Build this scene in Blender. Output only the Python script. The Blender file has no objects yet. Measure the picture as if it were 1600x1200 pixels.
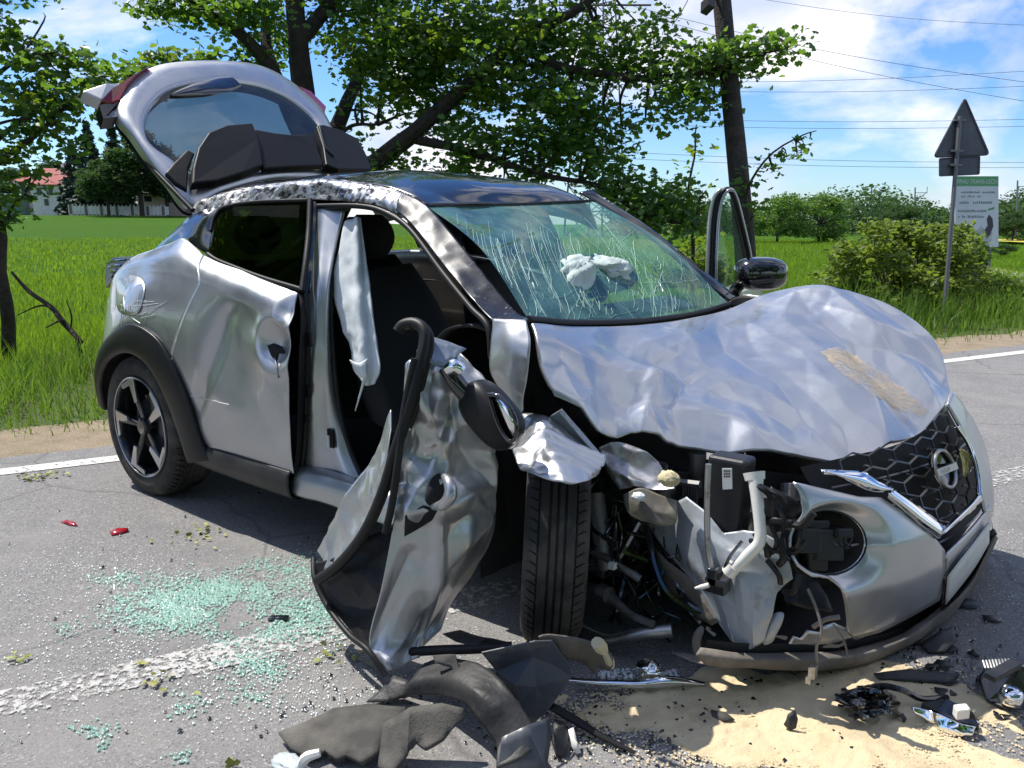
import bpy, bmesh, math, random
import numpy as np
from mathutils import Vector, Matrix, noise

# ------------------------------------------------------------------ camera, sky, sun, exposure
scene = bpy.context.scene
COL = scene.collection
F_PX, YAW, PITCH = 1250.0, math.radians(128.5), 0.1973956
CAM = Vector((3.7897, -2.7305, 1.3201))
cam_data = bpy.data.cameras.new('camera')
cam_data.sensor_width = 36.0
cam_data.lens = 36.0 * F_PX / 1600.0
cam_data.clip_start = 0.05
cam_data.clip_end = 6000
cam = bpy.data.objects.new('camera', cam_data)
cam.location = CAM
cam.rotation_euler = (math.pi / 2 - PITCH, 0, YAW - math.pi / 2)
COL.objects.link(cam)
scene.camera = cam

SUN_AZ, SUN_EL = math.radians(186), math.radians(59)
world = bpy.data.worlds.new('World')
scene.world = world
world.use_nodes = True
wn, wl = world.node_tree.nodes, world.node_tree.links
wn.clear()
def wnode(t, **kw):
    n = wn.new(t)
    for k, v in kw.items():
        setattr(n, k, v)
    return n
sky = wnode('ShaderNodeTexSky', sky_type='NISHITA')
sky.sun_disc = False
sky.sun_elevation = SUN_EL
sky.sun_rotation = math.pi / 2 - SUN_AZ
sky.air_density = 1.0
sky.dust_density = 0.35
sky.ozone_density = 3.0
sat = wnode('ShaderNodeHueSaturation')
sat.inputs['Saturation'].default_value = 1.2
sat.inputs['Value'].default_value = 1.12
wl.new(sky.outputs[0], sat.inputs['Color'])
tc = wnode('ShaderNodeTexCoord')
n1 = wnode('ShaderNodeTexNoise')
n1.inputs['Scale'].default_value = 1.0
n1.inputs['Detail'].default_value = 9
n1.inputs['Roughness'].default_value = 0.56
n1.inputs['Distortion'].default_value = 0.25
cmap = wnode('ShaderNodeMapping')
cmap.inputs['Scale'].default_value = (3.2, 3.2, 6.5)
cmap.inputs['Location'].default_value = (1.3, 0.4, 0.2)
wl.new(tc.outputs['Generated'], cmap.inputs['Vector'])
wl.new(cmap.outputs[0], n1.inputs['Vector'])
ramp = wnode('ShaderNodeValToRGB')
ramp.color_ramp.elements[0].position = 0.475
ramp.color_ramp.elements[0].color = (0, 0, 0, 1)
ramp.color_ramp.elements[1].position = 0.60
ramp.color_ramp.elements[1].color = (1, 1, 1, 1)
wl.new(n1.outputs['Fac'], ramp.inputs['Fac'])
n2 = wnode('ShaderNodeTexNoise')
n2.inputs['Scale'].default_value = 1.7
n2.inputs['Detail'].default_value = 6
wl.new(cmap.outputs[0], n2.inputs['Vector'])
cramp = wnode('ShaderNodeValToRGB')
cramp.color_ramp.elements[0].position = 0.36
cramp.color_ramp.elements[0].color = (5.2, 5.9, 7.6, 1)
cramp.color_ramp.elements[1].position = 0.60
cramp.color_ramp.elements[1].color = (9.6, 9.3, 9.5, 1)
wl.new(n2.outputs['Fac'], cramp.inputs['Fac'])
cmix = wnode('ShaderNodeMixRGB')
wl.new(ramp.outputs['Color'], cmix.inputs['Fac'])
tint = wnode('ShaderNodeMixRGB', blend_type='MULTIPLY')
tint.inputs['Fac'].default_value = 1.0
tint.inputs['Color2'].default_value = (0.78, 0.93, 1.16, 1)
wl.new(sat.outputs['Color'], tint.inputs['Color1'])
wl.new(tint.outputs['Color'], cmix.inputs['Color1'])
wl.new(cramp.outputs['Color'], cmix.inputs['Color2'])
bg = wnode('ShaderNodeBackground')
bg.inputs['Strength'].default_value = 0.10
wl.new(cmix.outputs['Color'], bg.inputs['Color'])
wo = wnode('ShaderNodeOutputWorld')
wl.new(bg.outputs[0], wo.inputs['Surface'])

sun_data = bpy.data.lights.new('sun', 'SUN')
sun_data.energy = 4.6
sun_data.angle = math.radians(0.53)
sun_data.color = (1.0, 0.955, 0.87)
sun = bpy.data.objects.new('sun', sun_data)
sd = Vector((-math.cos(SUN_EL) * math.cos(SUN_AZ), -math.cos(SUN_EL) * math.sin(SUN_AZ), -math.sin(SUN_EL)))
sun.rotation_euler = sd.to_track_quat('-Z', 'Y').to_euler()
sun.location = (-20, -2, 40)
COL.objects.link(sun)
vs = scene.view_settings
vs.view_transform = 'Standard'
vs.look = 'None'
vs.exposure = 0.45
vs.gamma = 1.0
vs.use_curve_mapping = False

# ------------------------------------------------------------------ survey helpers: a pixel of the photograph to a point of the place
R_ = Vector((math.sin(YAW), -math.cos(YAW), 0))
FW = Vector((math.cos(YAW) * math.cos(PITCH), math.sin(YAW) * math.cos(PITCH), -math.sin(PITCH)))
UP = R_.cross(FW)
def ray(u, v):
    return FW + R_ * ((u - 800) / F_PX) + UP * ((600 - v) / F_PX)
def W(u, v, X=None, Y=None, Z=None, D=None):
    d = ray(u, v)
    if D is not None: return CAM + d * D
    if X is not None: return CAM + d * ((X - CAM.x) / d.x)
    if Y is not None: return CAM + d * ((Y - CAM.y) / d.y)
    return CAM + d * ((Z - CAM.z) / d.z)
def WY(*pts):
    return [W(u, v, Y=y) for u, v, y in pts]
def WS(u, v, F, lo=1.0, hi=6.0):
    """first crossing of the ray with the surface F(p) = 0"""
    d = ray(u, v); prev = None
    for i in range(401):
        t = lo + (hi - lo) * i / 400
        f = F(CAM + d * t)
        if prev is not None and (f > 0) != (prev[1] > 0):
            a, b = prev[0], t
            fa = prev[1]
            for _ in range(30):
                m = (a + b) / 2; fm = F(CAM + d * m)
                if (fm > 0) == (fa > 0): a = m
                else: b = m
            return CAM + d * ((a + b) / 2)
        prev = (t, f)
    return CAM + d * ((lo + hi) / 2)

def to_px(p):
    d = p - CAM; zf = d.dot(FW); return 800 + F_PX * d.dot(R_) / zf, 600 - F_PX * d.dot(UP) / zf
def inside(u, v, poly):
    c = False; j = len(poly) - 1
    for i in range(len(poly)):
        if (poly[i][1] > v) != (poly[j][1] > v) and u < (poly[j][0] - poly[i][0]) * (v - poly[i][1]) / (poly[j][1] - poly[i][1]) + poly[i][0]: c = not c
        j = i
    return c
def creases_px(p, lines):
    """straight-sided folds along crease lines surveyed on the photograph"""
    u, v = to_px(p); h = 0.0
    for pts, w, a in lines:
        best = 1e9
        for (x0, y0), (x1, y1) in zip(pts, pts[1:]):
            dx, dy = x1 - x0, y1 - y0; f = max(0, min(1, ((u - x0) * dx + (v - y0) * dy) / (dx * dx + dy * dy)))
            best = min(best, math.hypot(u - x0 - dx * f, v - y0 - dy * f))
        if best < w: h += a * (1 - best / w)
    return h

rnd = random.Random(11)
RNG = np.random.default_rng(5)
def N3(p, s=1.0, o=0.0):
    return noise.noise(Vector((p[0] * s + o, p[1] * s + o * 1.7, p[2] * s - o)))
def sstep(a, b, x):
    t = max(0.0, min(1.0, (x - a) / (b - a)))
    return t * t * (3 - 2 * t)

# ------------------------------------------------------------------ materials
MATS = {}
def M(name, col, rough=0.5, metal=0.0, spec=0.5, coat=0.0, bump=None, var=None, var2=None, trans=None, emit=None, alpha=None):
    """procedural principled material; var = (scale, colour2, low, high) noise mix; bump = (scale, strength, distance)"""
    if name in MATS: return MATS[name]
    m = bpy.data.materials.new(name); m.use_nodes = True
    nt = m.node_tree; b = nt.nodes['Principled BSDF']
    b.inputs['Base Color'].default_value = (*col, 1)
    b.inputs['Roughness'].default_value = rough
    b.inputs['Metallic'].default_value = metal
    b.inputs['Specular IOR Level'].default_value = spec
    b.inputs['Coat Weight'].default_value = coat
    b.inputs['Coat Roughness'].default_value = 0.04
    t = nt.nodes.new('ShaderNodeTexCoord')
    last = None
    for vr in (var, var2):
        if not vr: continue
        sc, c2, lo, hi = vr[:4]
        nz = nt.nodes.new('ShaderNodeTexNoise'); nz.inputs['Scale'].default_value = sc
        nz.inputs['Detail'].default_value = 8; nz.inputs['Roughness'].default_value = 0.62
        nt.links.new(t.outputs['Object'], nz.inputs['Vector'])
        rp = nt.nodes.new('ShaderNodeMapRange')
        rp.inputs['From Min'].default_value = lo; rp.inputs['From Max'].default_value = hi
        nt.links.new(nz.outputs['Fac'], rp.inputs['Value'])
        mx = nt.nodes.new('ShaderNodeMixRGB')
        mx.inputs['Color2'].default_value = (*c2, 1)
        if last: nt.links.new(last, mx.inputs['Color1'])
        else: mx.inputs['Color1'].default_value = (*col, 1)
        nt.links.new(rp.outputs[0], mx.inputs['Fac'])
        last = mx.outputs[0]
    if last: nt.links.new(last, b.inputs['Base Color'])
    if bump:
        nz = nt.nodes.new('ShaderNodeTexNoise'); nz.inputs['Scale'].default_value = bump[0]
        nz.inputs['Detail'].default_value = 5
        nt.links.new(t.outputs['Object'], nz.inputs['Vector'])
        bp = nt.nodes.new('ShaderNodeBump'); bp.inputs['Strength'].default_value = bump[1]
        bp.inputs['Distance'].default_value = bump[2]
        nt.links.new(nz.outputs['Fac'], bp.inputs['Height'])
        nt.links.new(bp.outputs[0], b.inputs['Normal'])
    if trans:     # leaf: mix in a translucent lobe
        tr = nt.nodes.new('ShaderNodeBsdfTranslucent'); tr.inputs['Color'].default_value = (*trans, 1)
        ad = nt.nodes.new('ShaderNodeMixShader'); ad.inputs['Fac'].default_value = 0.42
        nt.links.new(b.outputs[0], ad.inputs[1]); nt.links.new(tr.outputs[0], ad.inputs[2])
        nt.links.new(ad.outputs[0], nt.nodes['Material Output'].inputs['Surface'])
    MATS[name] = m
    return m

def glass_mat(name, tint, haze, hcol, rough=0.02):
    """thin pane: tinted see-through plus mirror reflection, and a milky share for crazed laminate"""
    m = bpy.data.materials.new(name); m.use_nodes = True
    nt = m.node_tree; nt.nodes.clear()
    tr = nt.nodes.new('ShaderNodeBsdfTransparent'); tr.inputs['Color'].default_value = (*tint, 1)
    gl = nt.nodes.new('ShaderNodeBsdfGlossy'); gl.inputs['Roughness'].default_value = rough
    fr = nt.nodes.new('ShaderNodeFresnel'); fr.inputs['IOR'].default_value = 1.55
    mx = nt.nodes.new('ShaderNodeMixShader')
    nt.links.new(fr.outputs[0], mx.inputs['Fac']); nt.links.new(tr.outputs[0], mx.inputs[1]); nt.links.new(gl.outputs[0], mx.inputs[2])
    out = nt.nodes.new('ShaderNodeOutputMaterial')
    if haze:
        df = nt.nodes.new('ShaderNodeBsdfDiffuse'); df.inputs['Color'].default_value = (*hcol, 1)
        nz = nt.nodes.new('ShaderNodeTexNoise'); nz.inputs['Scale'].default_value = 5.5; nz.inputs['Detail'].default_value = 9
        nz.inputs['Roughness'].default_value = 0.7
        t = nt.nodes.new('ShaderNodeTexCoord'); nt.links.new(t.outputs['Object'], nz.inputs['Vector'])
        rp = nt.nodes.new('ShaderNodeMapRange'); rp.inputs['From Min'].default_value = 0.35; rp.inputs['From Max'].default_value = 0.75
        rp.inputs['To Min'].default_value = haze * 0.3; rp.inputs['To Max'].default_value = haze * 1.6
        nt.links.new(nz.outputs['Fac'], rp.inputs['Value'])
        m2 = nt.nodes.new('ShaderNodeMixShader')
        nt.links.new(rp.outputs[0], m2.inputs['Fac']); nt.links.new(mx.outputs[0], m2.inputs[1]); nt.links.new(df.outputs[0], m2.inputs[2])
        nt.links.new(m2.outputs[0], out.inputs['Surface'])
    else:
        nt.links.new(mx.outputs[0], out.inputs['Surface'])
    MATS[name] = m
    return m

# ------------------------------------------------------------------ object helpers
def empty(name, loc=(0, 0, 0), parent=None):
    o = bpy.data.objects.new(name, None); o.location = loc; o.empty_display_size = 0.1
    COL.objects.link(o)
    if parent: o.parent = parent
    return o
def tag(o, label=None, cat=None, group=None, kind=None):
    if label: o['label'] = label
    if cat: o['category'] = cat
    if group: o['group'] = group
    if kind: o['kind'] = kind
    return o
bpy_mats_default = None
def mesh_obj(name, verts, faces, mat, parent=None, smooth=True, angle=None):
    me = bpy.data.meshes.new(name)
    me.from_pydata([tuple(v) for v in verts], [], faces)
    me.validate()
    if smooth:
        me.shade_smooth()
        if angle is not None: me.set_sharp_from_angle(angle=math.radians(angle))
    o = bpy.data.objects.new(name, me)
    if mat: me.materials.append(mat)
    COL.objects.link(o)
    if parent:
        o.parent = parent
        o.matrix_parent_inverse = Matrix.Translation(-world_loc(parent))
    return o
def world_loc(o):
    l = Vector((0, 0, 0)); inv = Matrix.Identity(4)
    # every parent here is either at the origin or an un-rotated Empty
    while o is not None:
        l += o.location
        if o.parent is not None: l += o.matrix_parent_inverse.to_translation()
        o = o.parent
    return l
def solid(o, t, offset=-1):
    md = o.modifiers.new('thickness', 'SOLIDIFY'); md.thickness = t; md.offset = offset
    return o
def bevel(o, w, seg=2):
    md = o.modifiers.new('bevel', 'BEVEL'); md.width = w; md.segments = seg; md.limit_method = 'ANGLE'
    return o

def catmull(pts, n, closed=False):
    """resample control points to n points on a Catmull-Rom curve"""
    P = [Vector(p) for p in pts]; k = len(P)
    out = []
    segs = k if closed else k - 1
    for i in range(n):
        x = segs * i / (n if closed else n - 1)
        s = min(int(x), segs - 1); t = x - s
        if closed:
            a, b, c, d = P[(s - 1) % k], P[s % k], P[(s + 1) % k], P[(s + 2) % k]
        else:
            b, c = P[s], P[s + 1]
            a = P[s - 1] if s > 0 else b * 2 - c
            d = P[s + 2] if s + 2 < k else c * 2 - b
        out.append(0.5 * ((2 * b) + (c - a) * t + (2 * a - 5 * b + 4 * c - d) * t * t + (3 * b - a - 3 * c + d) * t ** 3))
    return out
def lin(pts, n):
    P = [Vector(p) for p in pts]; out = []
    for i in range(n):
        x = (len(P) - 1) * i / (n - 1); s = min(int(x), len(P) - 2); t = x - s
        out.append(P[s].lerp(P[s + 1], t))
    return out
def grid_pts(rows, nu, nv, smooth=True):
    fn = catmull if smooth else lin
    rr = [fn(r, nu) for r in rows]
    cols = [fn([r[j] for r in rr], nv) for j in range(nu)]
    return [[cols[j][i] for j in range(nu)] for i in range(nv)]
def grid_faces(nu, nv, flip=False, closed_u=False):
    f = []
    for i in range(nv - 1):
        for j in range(nu if closed_u else nu - 1):
            j2 = (j + 1) % nu
            q = (i * nu + j, i * nu + j2, (i + 1) * nu + j2, (i + 1) * nu + j)
            f.append(q[::-1] if flip else q)
    return f
def grid_normals(g):
    nv, nu = len(g), len(g[0]); out = []
    for i in range(nv):
        r = []
        for j in range(nu):
            a = g[i][min(j + 1, nu - 1)] - g[i][max(j - 1, 0)]
            b = g[min(i + 1, nv - 1)][j] - g[max(i - 1, 0)][j]
            n = a.cross(b)
            r.append(n.normalized() if n.length > 1e-9 else Vector((0, 0, 1)))
        out.append(r)
    return out
def face_out(g, nrm, ref):
    """+1 when grid normals look towards ref"""
    s = 0
    for i in range(len(g)):
        for j in range(len(g[0])):
            s += nrm[i][j].dot(ref - g[i][j])
    return 1 if s >= 0 else -1
def patch(name, rows, mat, parent=None, nu=24, nv=16, smooth=True, thick=0.0, disp=None, toward=None, angle=None):
    """sheet through a net of control points; disp(point, s, t) -> metres along the outward normal"""
    g = grid_pts(rows, nu, nv, smooth)
    nrm = grid_normals(g)
    sg = face_out(g, nrm, toward if toward is not None else CAM)
    if disp:
        g2 = []
        for i in range(nv):
            g2.append([g[i][j] + nrm[i][j] * sg * disp(g[i][j], j / (nu - 1), i / (nv - 1)) for j in range(nu)])
        g = g2
    o = mesh_obj(name, [p for r in g for p in r], grid_faces(nu, nv, sg < 0), mat, parent, True, angle)
    if thick: solid(o, thick)
    return o
def tube_geo(path, radii, seg=8, caps=True):
    P = [Vector(p) for p in path]; n = len(P)
    if not hasattr(radii, '__len__'): radii = [radii] * n
    vs, fs = [], []
    up = Vector((0.13, 0.21, 0.97)); prev = None
    for i in range(n):
        t = (P[min(i + 1, n - 1)] - P[max(i - 1, 0)])
        t = t.normalized() if t.length > 1e-9 else Vector((0, 0, 1))
        if prev is None:
            a = t.cross(up)
            if a.length < 0.05: a = t.cross(Vector((1, 0, 0)))
            a.normalize()
        else:
            a = (prev - t * prev.dot(t))
            a = a.normalized() if a.length > 1e-6 else t.orthogonal().normalized()
        prev = a; b = t.cross(a)
        for k in range(seg):
            an = 2 * math.pi * k / seg
            vs.append(P[i] + (a * math.cos(an) + b * math.sin(an)) * radii[i])
    fs = grid_faces(seg, n, False, True)
    if caps:
        fs.append(tuple(range(seg))[::-1]); fs.append(tuple(range((n - 1) * seg, n * seg)))
    return vs, fs
def tube(name, path, radii, mat, parent=None, seg=8, n=None):
    if n:
        if hasattr(radii, '__len__'):
            k = len(radii); radii = [np.interp(i / (n - 1) * (k - 1), range(k), radii) for i in range(n)]
        path = catmull(path, n)
    v, f = tube_geo(path, radii, seg)
    return mesh_obj(name, v, f, mat, parent, True, 50)
class Geo:
    """collects several shapes into one mesh (one part)"""
    def __init__(s): s.v, s.f = [], []
    def add(s, v, f):
        k = len(s.v); s.v += list(v); s.f += [tuple(i + k for i in q) for q in f]; return s
    def tube(s, path, r, seg=6, n=None):
        if n:
            if hasattr(r, '__len__'):
                kk = len(r); r = [np.interp(i / (n - 1) * (kk - 1), range(kk), r) for i in range(n)]
            path = catmull(path, n)
        return s.add(*tube_geo(path, r, seg))
    def box(s, c, size, ax=None, ay=None, az=None):
        ax = Vector(ax) if ax else Vector((1, 0, 0)); ay = Vector(ay) if ay else Vector((0, 1, 0)); az = Vector(az) if az else Vector((0, 0, 1))
        c = Vector(c); h = [x / 2 for x in size]
        v = [c + ax * (h[0] * a) + ay * (h[1] * b) + az * (h[2] * d) for d in (-1, 1) for b in (-1, 1) for a in (-1, 1)]
        return s.add(v, [(0, 2, 3, 1), (4, 5, 7, 6), (0, 1, 5, 4), (2, 6, 7, 3), (0, 4, 6, 2), (1, 3, 7, 5)])
    def prism(s, outline, dvec):
        n = len(outline); dvec = Vector(dvec)
        v = [Vector(p) for p in outline] + [Vector(p) + dvec for p in outline]
        return s.add(v, [tuple(range(n)), tuple(range(2 * n - 1, n - 1, -1))] + [(i, i + n, (i + 1) % n + n, (i + 1) % n) for i in range(n)])
    def obj(s, name, mat, parent=None, smooth=True, angle=35):
        return mesh_obj(name, s.v, s.f, mat, parent, smooth, angle)
def plate(name, outline, mat, parent, thick, toward=None, bev=0.0, sub=0, crumple=0.0, seed=0.0, angle=35):
    """flat or bent sheet from a traced closed outline with real thickness"""
    P = [Vector(p) for p in outline]
    bm = bmesh.new()
    vs = [bm.verts.new(p) for p in P]
    f = bm.faces.new(vs)
    bmesh.ops.triangulate(bm, faces=[f])
    for _ in range(sub):
        bmesh.ops.subdivide_edges(bm, edges=bm.edges[:], cuts=1, use_grid_fill=True)
        bmesh.ops.triangulate(bm, faces=bm.faces[:])
    bmesh.ops.recalc_face_normals(bm, faces=bm.faces[:])
    c = sum(P, Vector()) / len(P)
    nn = sum((fc.normal * fc.calc_area() for fc in bm.faces), Vector())
    if nn.dot((toward or CAM) - c) < 0: bmesh.ops.reverse_faces(bm, faces=bm.faces[:])
    bm.normal_update()
    if crumple:
        for v in bm.verts:
            q = v.co
            v.co = q + v.normal * crumple * 1.6 * (.7 * facet2(q.x * 9, q.y * 9 + q.z * 6, seed) + .3 * facet2(q.x * 21, q.y * 21 + q.z * 12, seed + 3) - .5)
    me = bpy.data.meshes.new(name); bm.to_mesh(me); bm.free()
    me.shade_smooth(); me.set_sharp_from_angle(angle=math.radians(angle))
    me.materials.append(mat)
    o = bpy.data.objects.new(name, me); COL.objects.link(o)
    if parent:
        o.parent = parent; o.matrix_parent_inverse = Matrix.Translation(-world_loc(parent))
    solid(o, thick)
    if bev: bevel(o, bev)
    return o
def _h(i, j, o):
    n = (int(i) * 374761393 + int(j) * 668265263 + int(o * 1013) * 2147483647) & 0xffffffff
    n = ((n ^ (n >> 13)) * 1274126177) & 0xffffffff
    return ((n ^ (n >> 16)) & 0xffff) / 65535.0
def facet2(x, y, o=0.0):
    """piecewise planar folds: flat facets meeting in straight creases, 0..1"""
    x += .35 * noise.noise(Vector((x * .5, y * .5, o))); y += .35 * noise.noise(Vector((x * .5 + 9, y * .5, o)))
    i, j = math.floor(x), math.floor(y); a, b = x - i, y - j
    h00, h10, h01, h11 = _h(i, j, o), _h(i + 1, j, o), _h(i, j + 1, o), _h(i + 1, j + 1, o)
    if _h(i, j, o + 5) > .5:
        return h00 + (h10 - h00) * a + (h11 - h10) * b if a > b else h00 + (h01 - h00) * b + (h11 - h01) * a
    return h00 + (h10 - h00) * a + (h01 - h00) * b if a + b < 1 else h11 + (h01 - h11) * (1 - a) + (h10 - h11) * (1 - b)
def fold(p, s, o=0.0):
    a = (p[0] * .8 - p[1] * .6) * s + p[2] * s * .25; b = p[2] * s + (p[0] + p[1]) * s * .3
    return .72 * facet2(a, b * .8, o) + .28 * facet2(a * 2.1 + 3, b * 2.3, o + 2)
def crease(p, s, o=0.0):
    """ridged noise: sharp folds like bent sheet metal"""
    a = 1 - abs(N3(p, s, o)) * 2
    b = 1 - abs(N3(p, s * 2.1, o + 7)) * 2
    return a * 0.7 + b * 0.3

# ------------------------------------------------------------------ fast numpy meshes (leaves, grass, granules)
def np_mesh(name, verts, tris, mat, parent=None, smooth=False):
    me = bpy.data.meshes.new(name)
    verts = np.ascontiguousarray(verts, dtype=np.float32); tris = np.ascontiguousarray(tris, dtype=np.int32)
    me.vertices.add(len(verts)); me.vertices.foreach_set('co', verts.ravel())
    me.loops.add(tris.size); me.loops.foreach_set('vertex_index', tris.ravel())
    me.polygons.add(len(tris)); me.polygons.foreach_set('loop_start', np.arange(0, tris.size, 3, dtype=np.int32))
    me.update(calc_edges=True); me.validate()
    if smooth: me.shade_smooth()
    me.materials.append(mat)
    o = bpy.data.objects.new(name, me); COL.objects.link(o)
    if parent:
        o.parent = parent; o.matrix_parent_inverse = Matrix.Translation(-world_loc(parent))
    return o
def leaf_geo(c, size, rng, flat=0.35, droop=0.0):
    """one folded lobed leaf (6 triangles) round every centre c"""
    n = len(c)
    a = rng.normal(size=(n, 3)); a[:, 2] = a[:, 2] * flat - droop
    a /= np.linalg.norm(a, axis=1)[:, None]
    b = rng.normal(size=(n, 3)); b[:, 2] *= 0.6
    b -= a * (a * b).sum(1)[:, None]; b /= np.linalg.norm(b, axis=1)[:, None] + 1e-9
    nn = np.cross(a, b)
    s = (size * rng.uniform(0.6, 1.35, n))[:, None]
    v = np.stack([c - a * s * .5, c - a * s * .12 + b * s * .36 + nn * s * .10, c + a * s * .02 + b * s * .20, c + a * s * .24 + b * s * .30 + nn * s * .08,
                  c + a * s * .55, c + a * s * .24 - b * s * .30 + nn * s * .08, c + a * s * .02 - b * s * .20, c - a * s * .12 - b * s * .36 + nn * s * .10], 1)
    base = (np.arange(n) * 8)[:, None, None]
    t = np.array([[0, 2, 1], [0, 6, 2], [0, 7, 6], [2, 4, 3], [2, 6, 4], [6, 5, 4]])[None] + base
    return v.reshape(-1, 3), t.reshape(-1, 3)
def clumps(blobs, rng, per_m2, leaves, spread):
    """blobs = (centre, radii vector); clusters of leaves at twig ends spread through each blob"""
    out = []
    for c, r, k in blobs:
        n = max(3, int(per_m2 * k * (r[0] * r[1] + r[0] * r[2] + r[1] * r[2])))
        d = rng.normal(size=(n, 3)); d /= np.linalg.norm(d, axis=1)[:, None]
        q = np.array(c) + d * (rng.uniform(0, 1, n) ** 0.45)[:, None] * np.array(r)
        m = rng.integers(leaves // 2, leaves + leaves // 2, n)
        idx = np.repeat(np.arange(n), m)
        out.append(q[idx] + rng.normal(size=(len(idx), 3)) * spread * np.array([1, 1, 0.62]))
    return np.concatenate(out)
def blades(pos, h, w, rng, lean=0.35):
    n = len(pos)
    an = rng.uniform(0, 2 * math.pi, n); la = rng.uniform(0, 2 * math.pi, n)
    side = np.stack([np.cos(an), np.sin(an), np.zeros(n)], 1) * (w / 2)[:, None]
    ln = np.stack([np.cos(la), np.sin(la), np.zeros(n)], 1) * (h * lean * rng.uniform(0.1, 1.4, n))[:, None]
    z = np.zeros((n, 3)); z[:, 2] = h
    v = np.stack([pos - side, pos + side, pos + z * .55 - side * .8 + ln * .35, pos + z * .55 + side * .8 + ln * .35, pos + z * rng.uniform(.8, 1.05, n)[:, None] + ln], 1)
    base = (np.arange(n) * 5)[:, None, None]
    t = np.array([[0, 1, 3], [0, 3, 2], [2, 3, 4]])[None] + base
    return v.reshape(-1, 3), t.reshape(-1, 3)

# ------------------------------------------------------------------ the road frame: s along the road, t across it (0 = far edge line, + towards the camera)
E0 = Vector((-0.97, -1.2, 0)); RD = Vector((0.415, 0.9098, 0)); RN = Vector((0.9098, -0.415, 0))
def ST(s, t, z=0.0):
    p = E0 + RD * s + RN * t; return Vector((p.x, p.y, z))
def st_of(p):
    d = Vector(p) - E0; return d.dot(RD), d.dot(RN)
def ground_z(s, t):
    z = -0.03 - 0.09 * sstep(0.5, 1.6, -t - 0.3) if t < 0 else -0.03 - 0.05 * sstep(5.6, 7, t)
    z += 2.6 * sstep(25, 120, -t) * (1 - sstep(15, 75, s))
    z += -0.35 * sstep(25, 80, -t) * sstep(20, 60, s)
    return z
def ground_at(x, y):
    return ground_z(*st_of((x, y, 0)))

m_field = M('field_green', (0.062, 0.158, 0.008), 0.95, spec=0.1, var=(0.12, (0.08, 0.185, 0.010), 0.35, 0.7), var2=(7, (0.042, 0.10, 0.008), 0.45, 0.75), bump=(14, 1.0, 0.25))
m_verge = M('verge_soil_grass', (0.075, 0.13, 0.02), 0.95, var=(3, (0.16, 0.14, 0.06), 0.45, 0.7), var2=(30, (0.05, 0.09, 0.015), 0.45, 0.7), bump=(40, 1.0, 0.05))
m_sand_verge = M('sandy_shoulder', (0.30, 0.235, 0.16), 0.95, var=(5, (0.20, 0.16, 0.10), 0.4, 0.7), var2=(45, (0.42, 0.36, 0.28), 0.55, 0.75), bump=(60, 1.0, 0.02))
def axis_steps(fine_a, fine_b, step, far):
    v = list(np.arange(fine_a, fine_b + 1e-6, step)); d = step
    while v[-1] < far: d *= 1.45; v.append(v[-1] + d)
    d = step
    while v[0] > -far: d *= 1.45; v.insert(0, v[0] - d)
    return v
ss_ = axis_steps(-12, 20, 1.0, 2500); tt_ = axis_steps(-12, 8, 0.5, 2500)
gv = [ST(s, t, ground_z(s, t)) for t in tt_ for s in ss_]
o = mesh_obj('field', gv, grid_faces(len(ss_), len(tt_), True), m_field)
tag(o, kind='structure')
if o.data.polygons[0].normal.z < 0: o.data.flip_normals()

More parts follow.
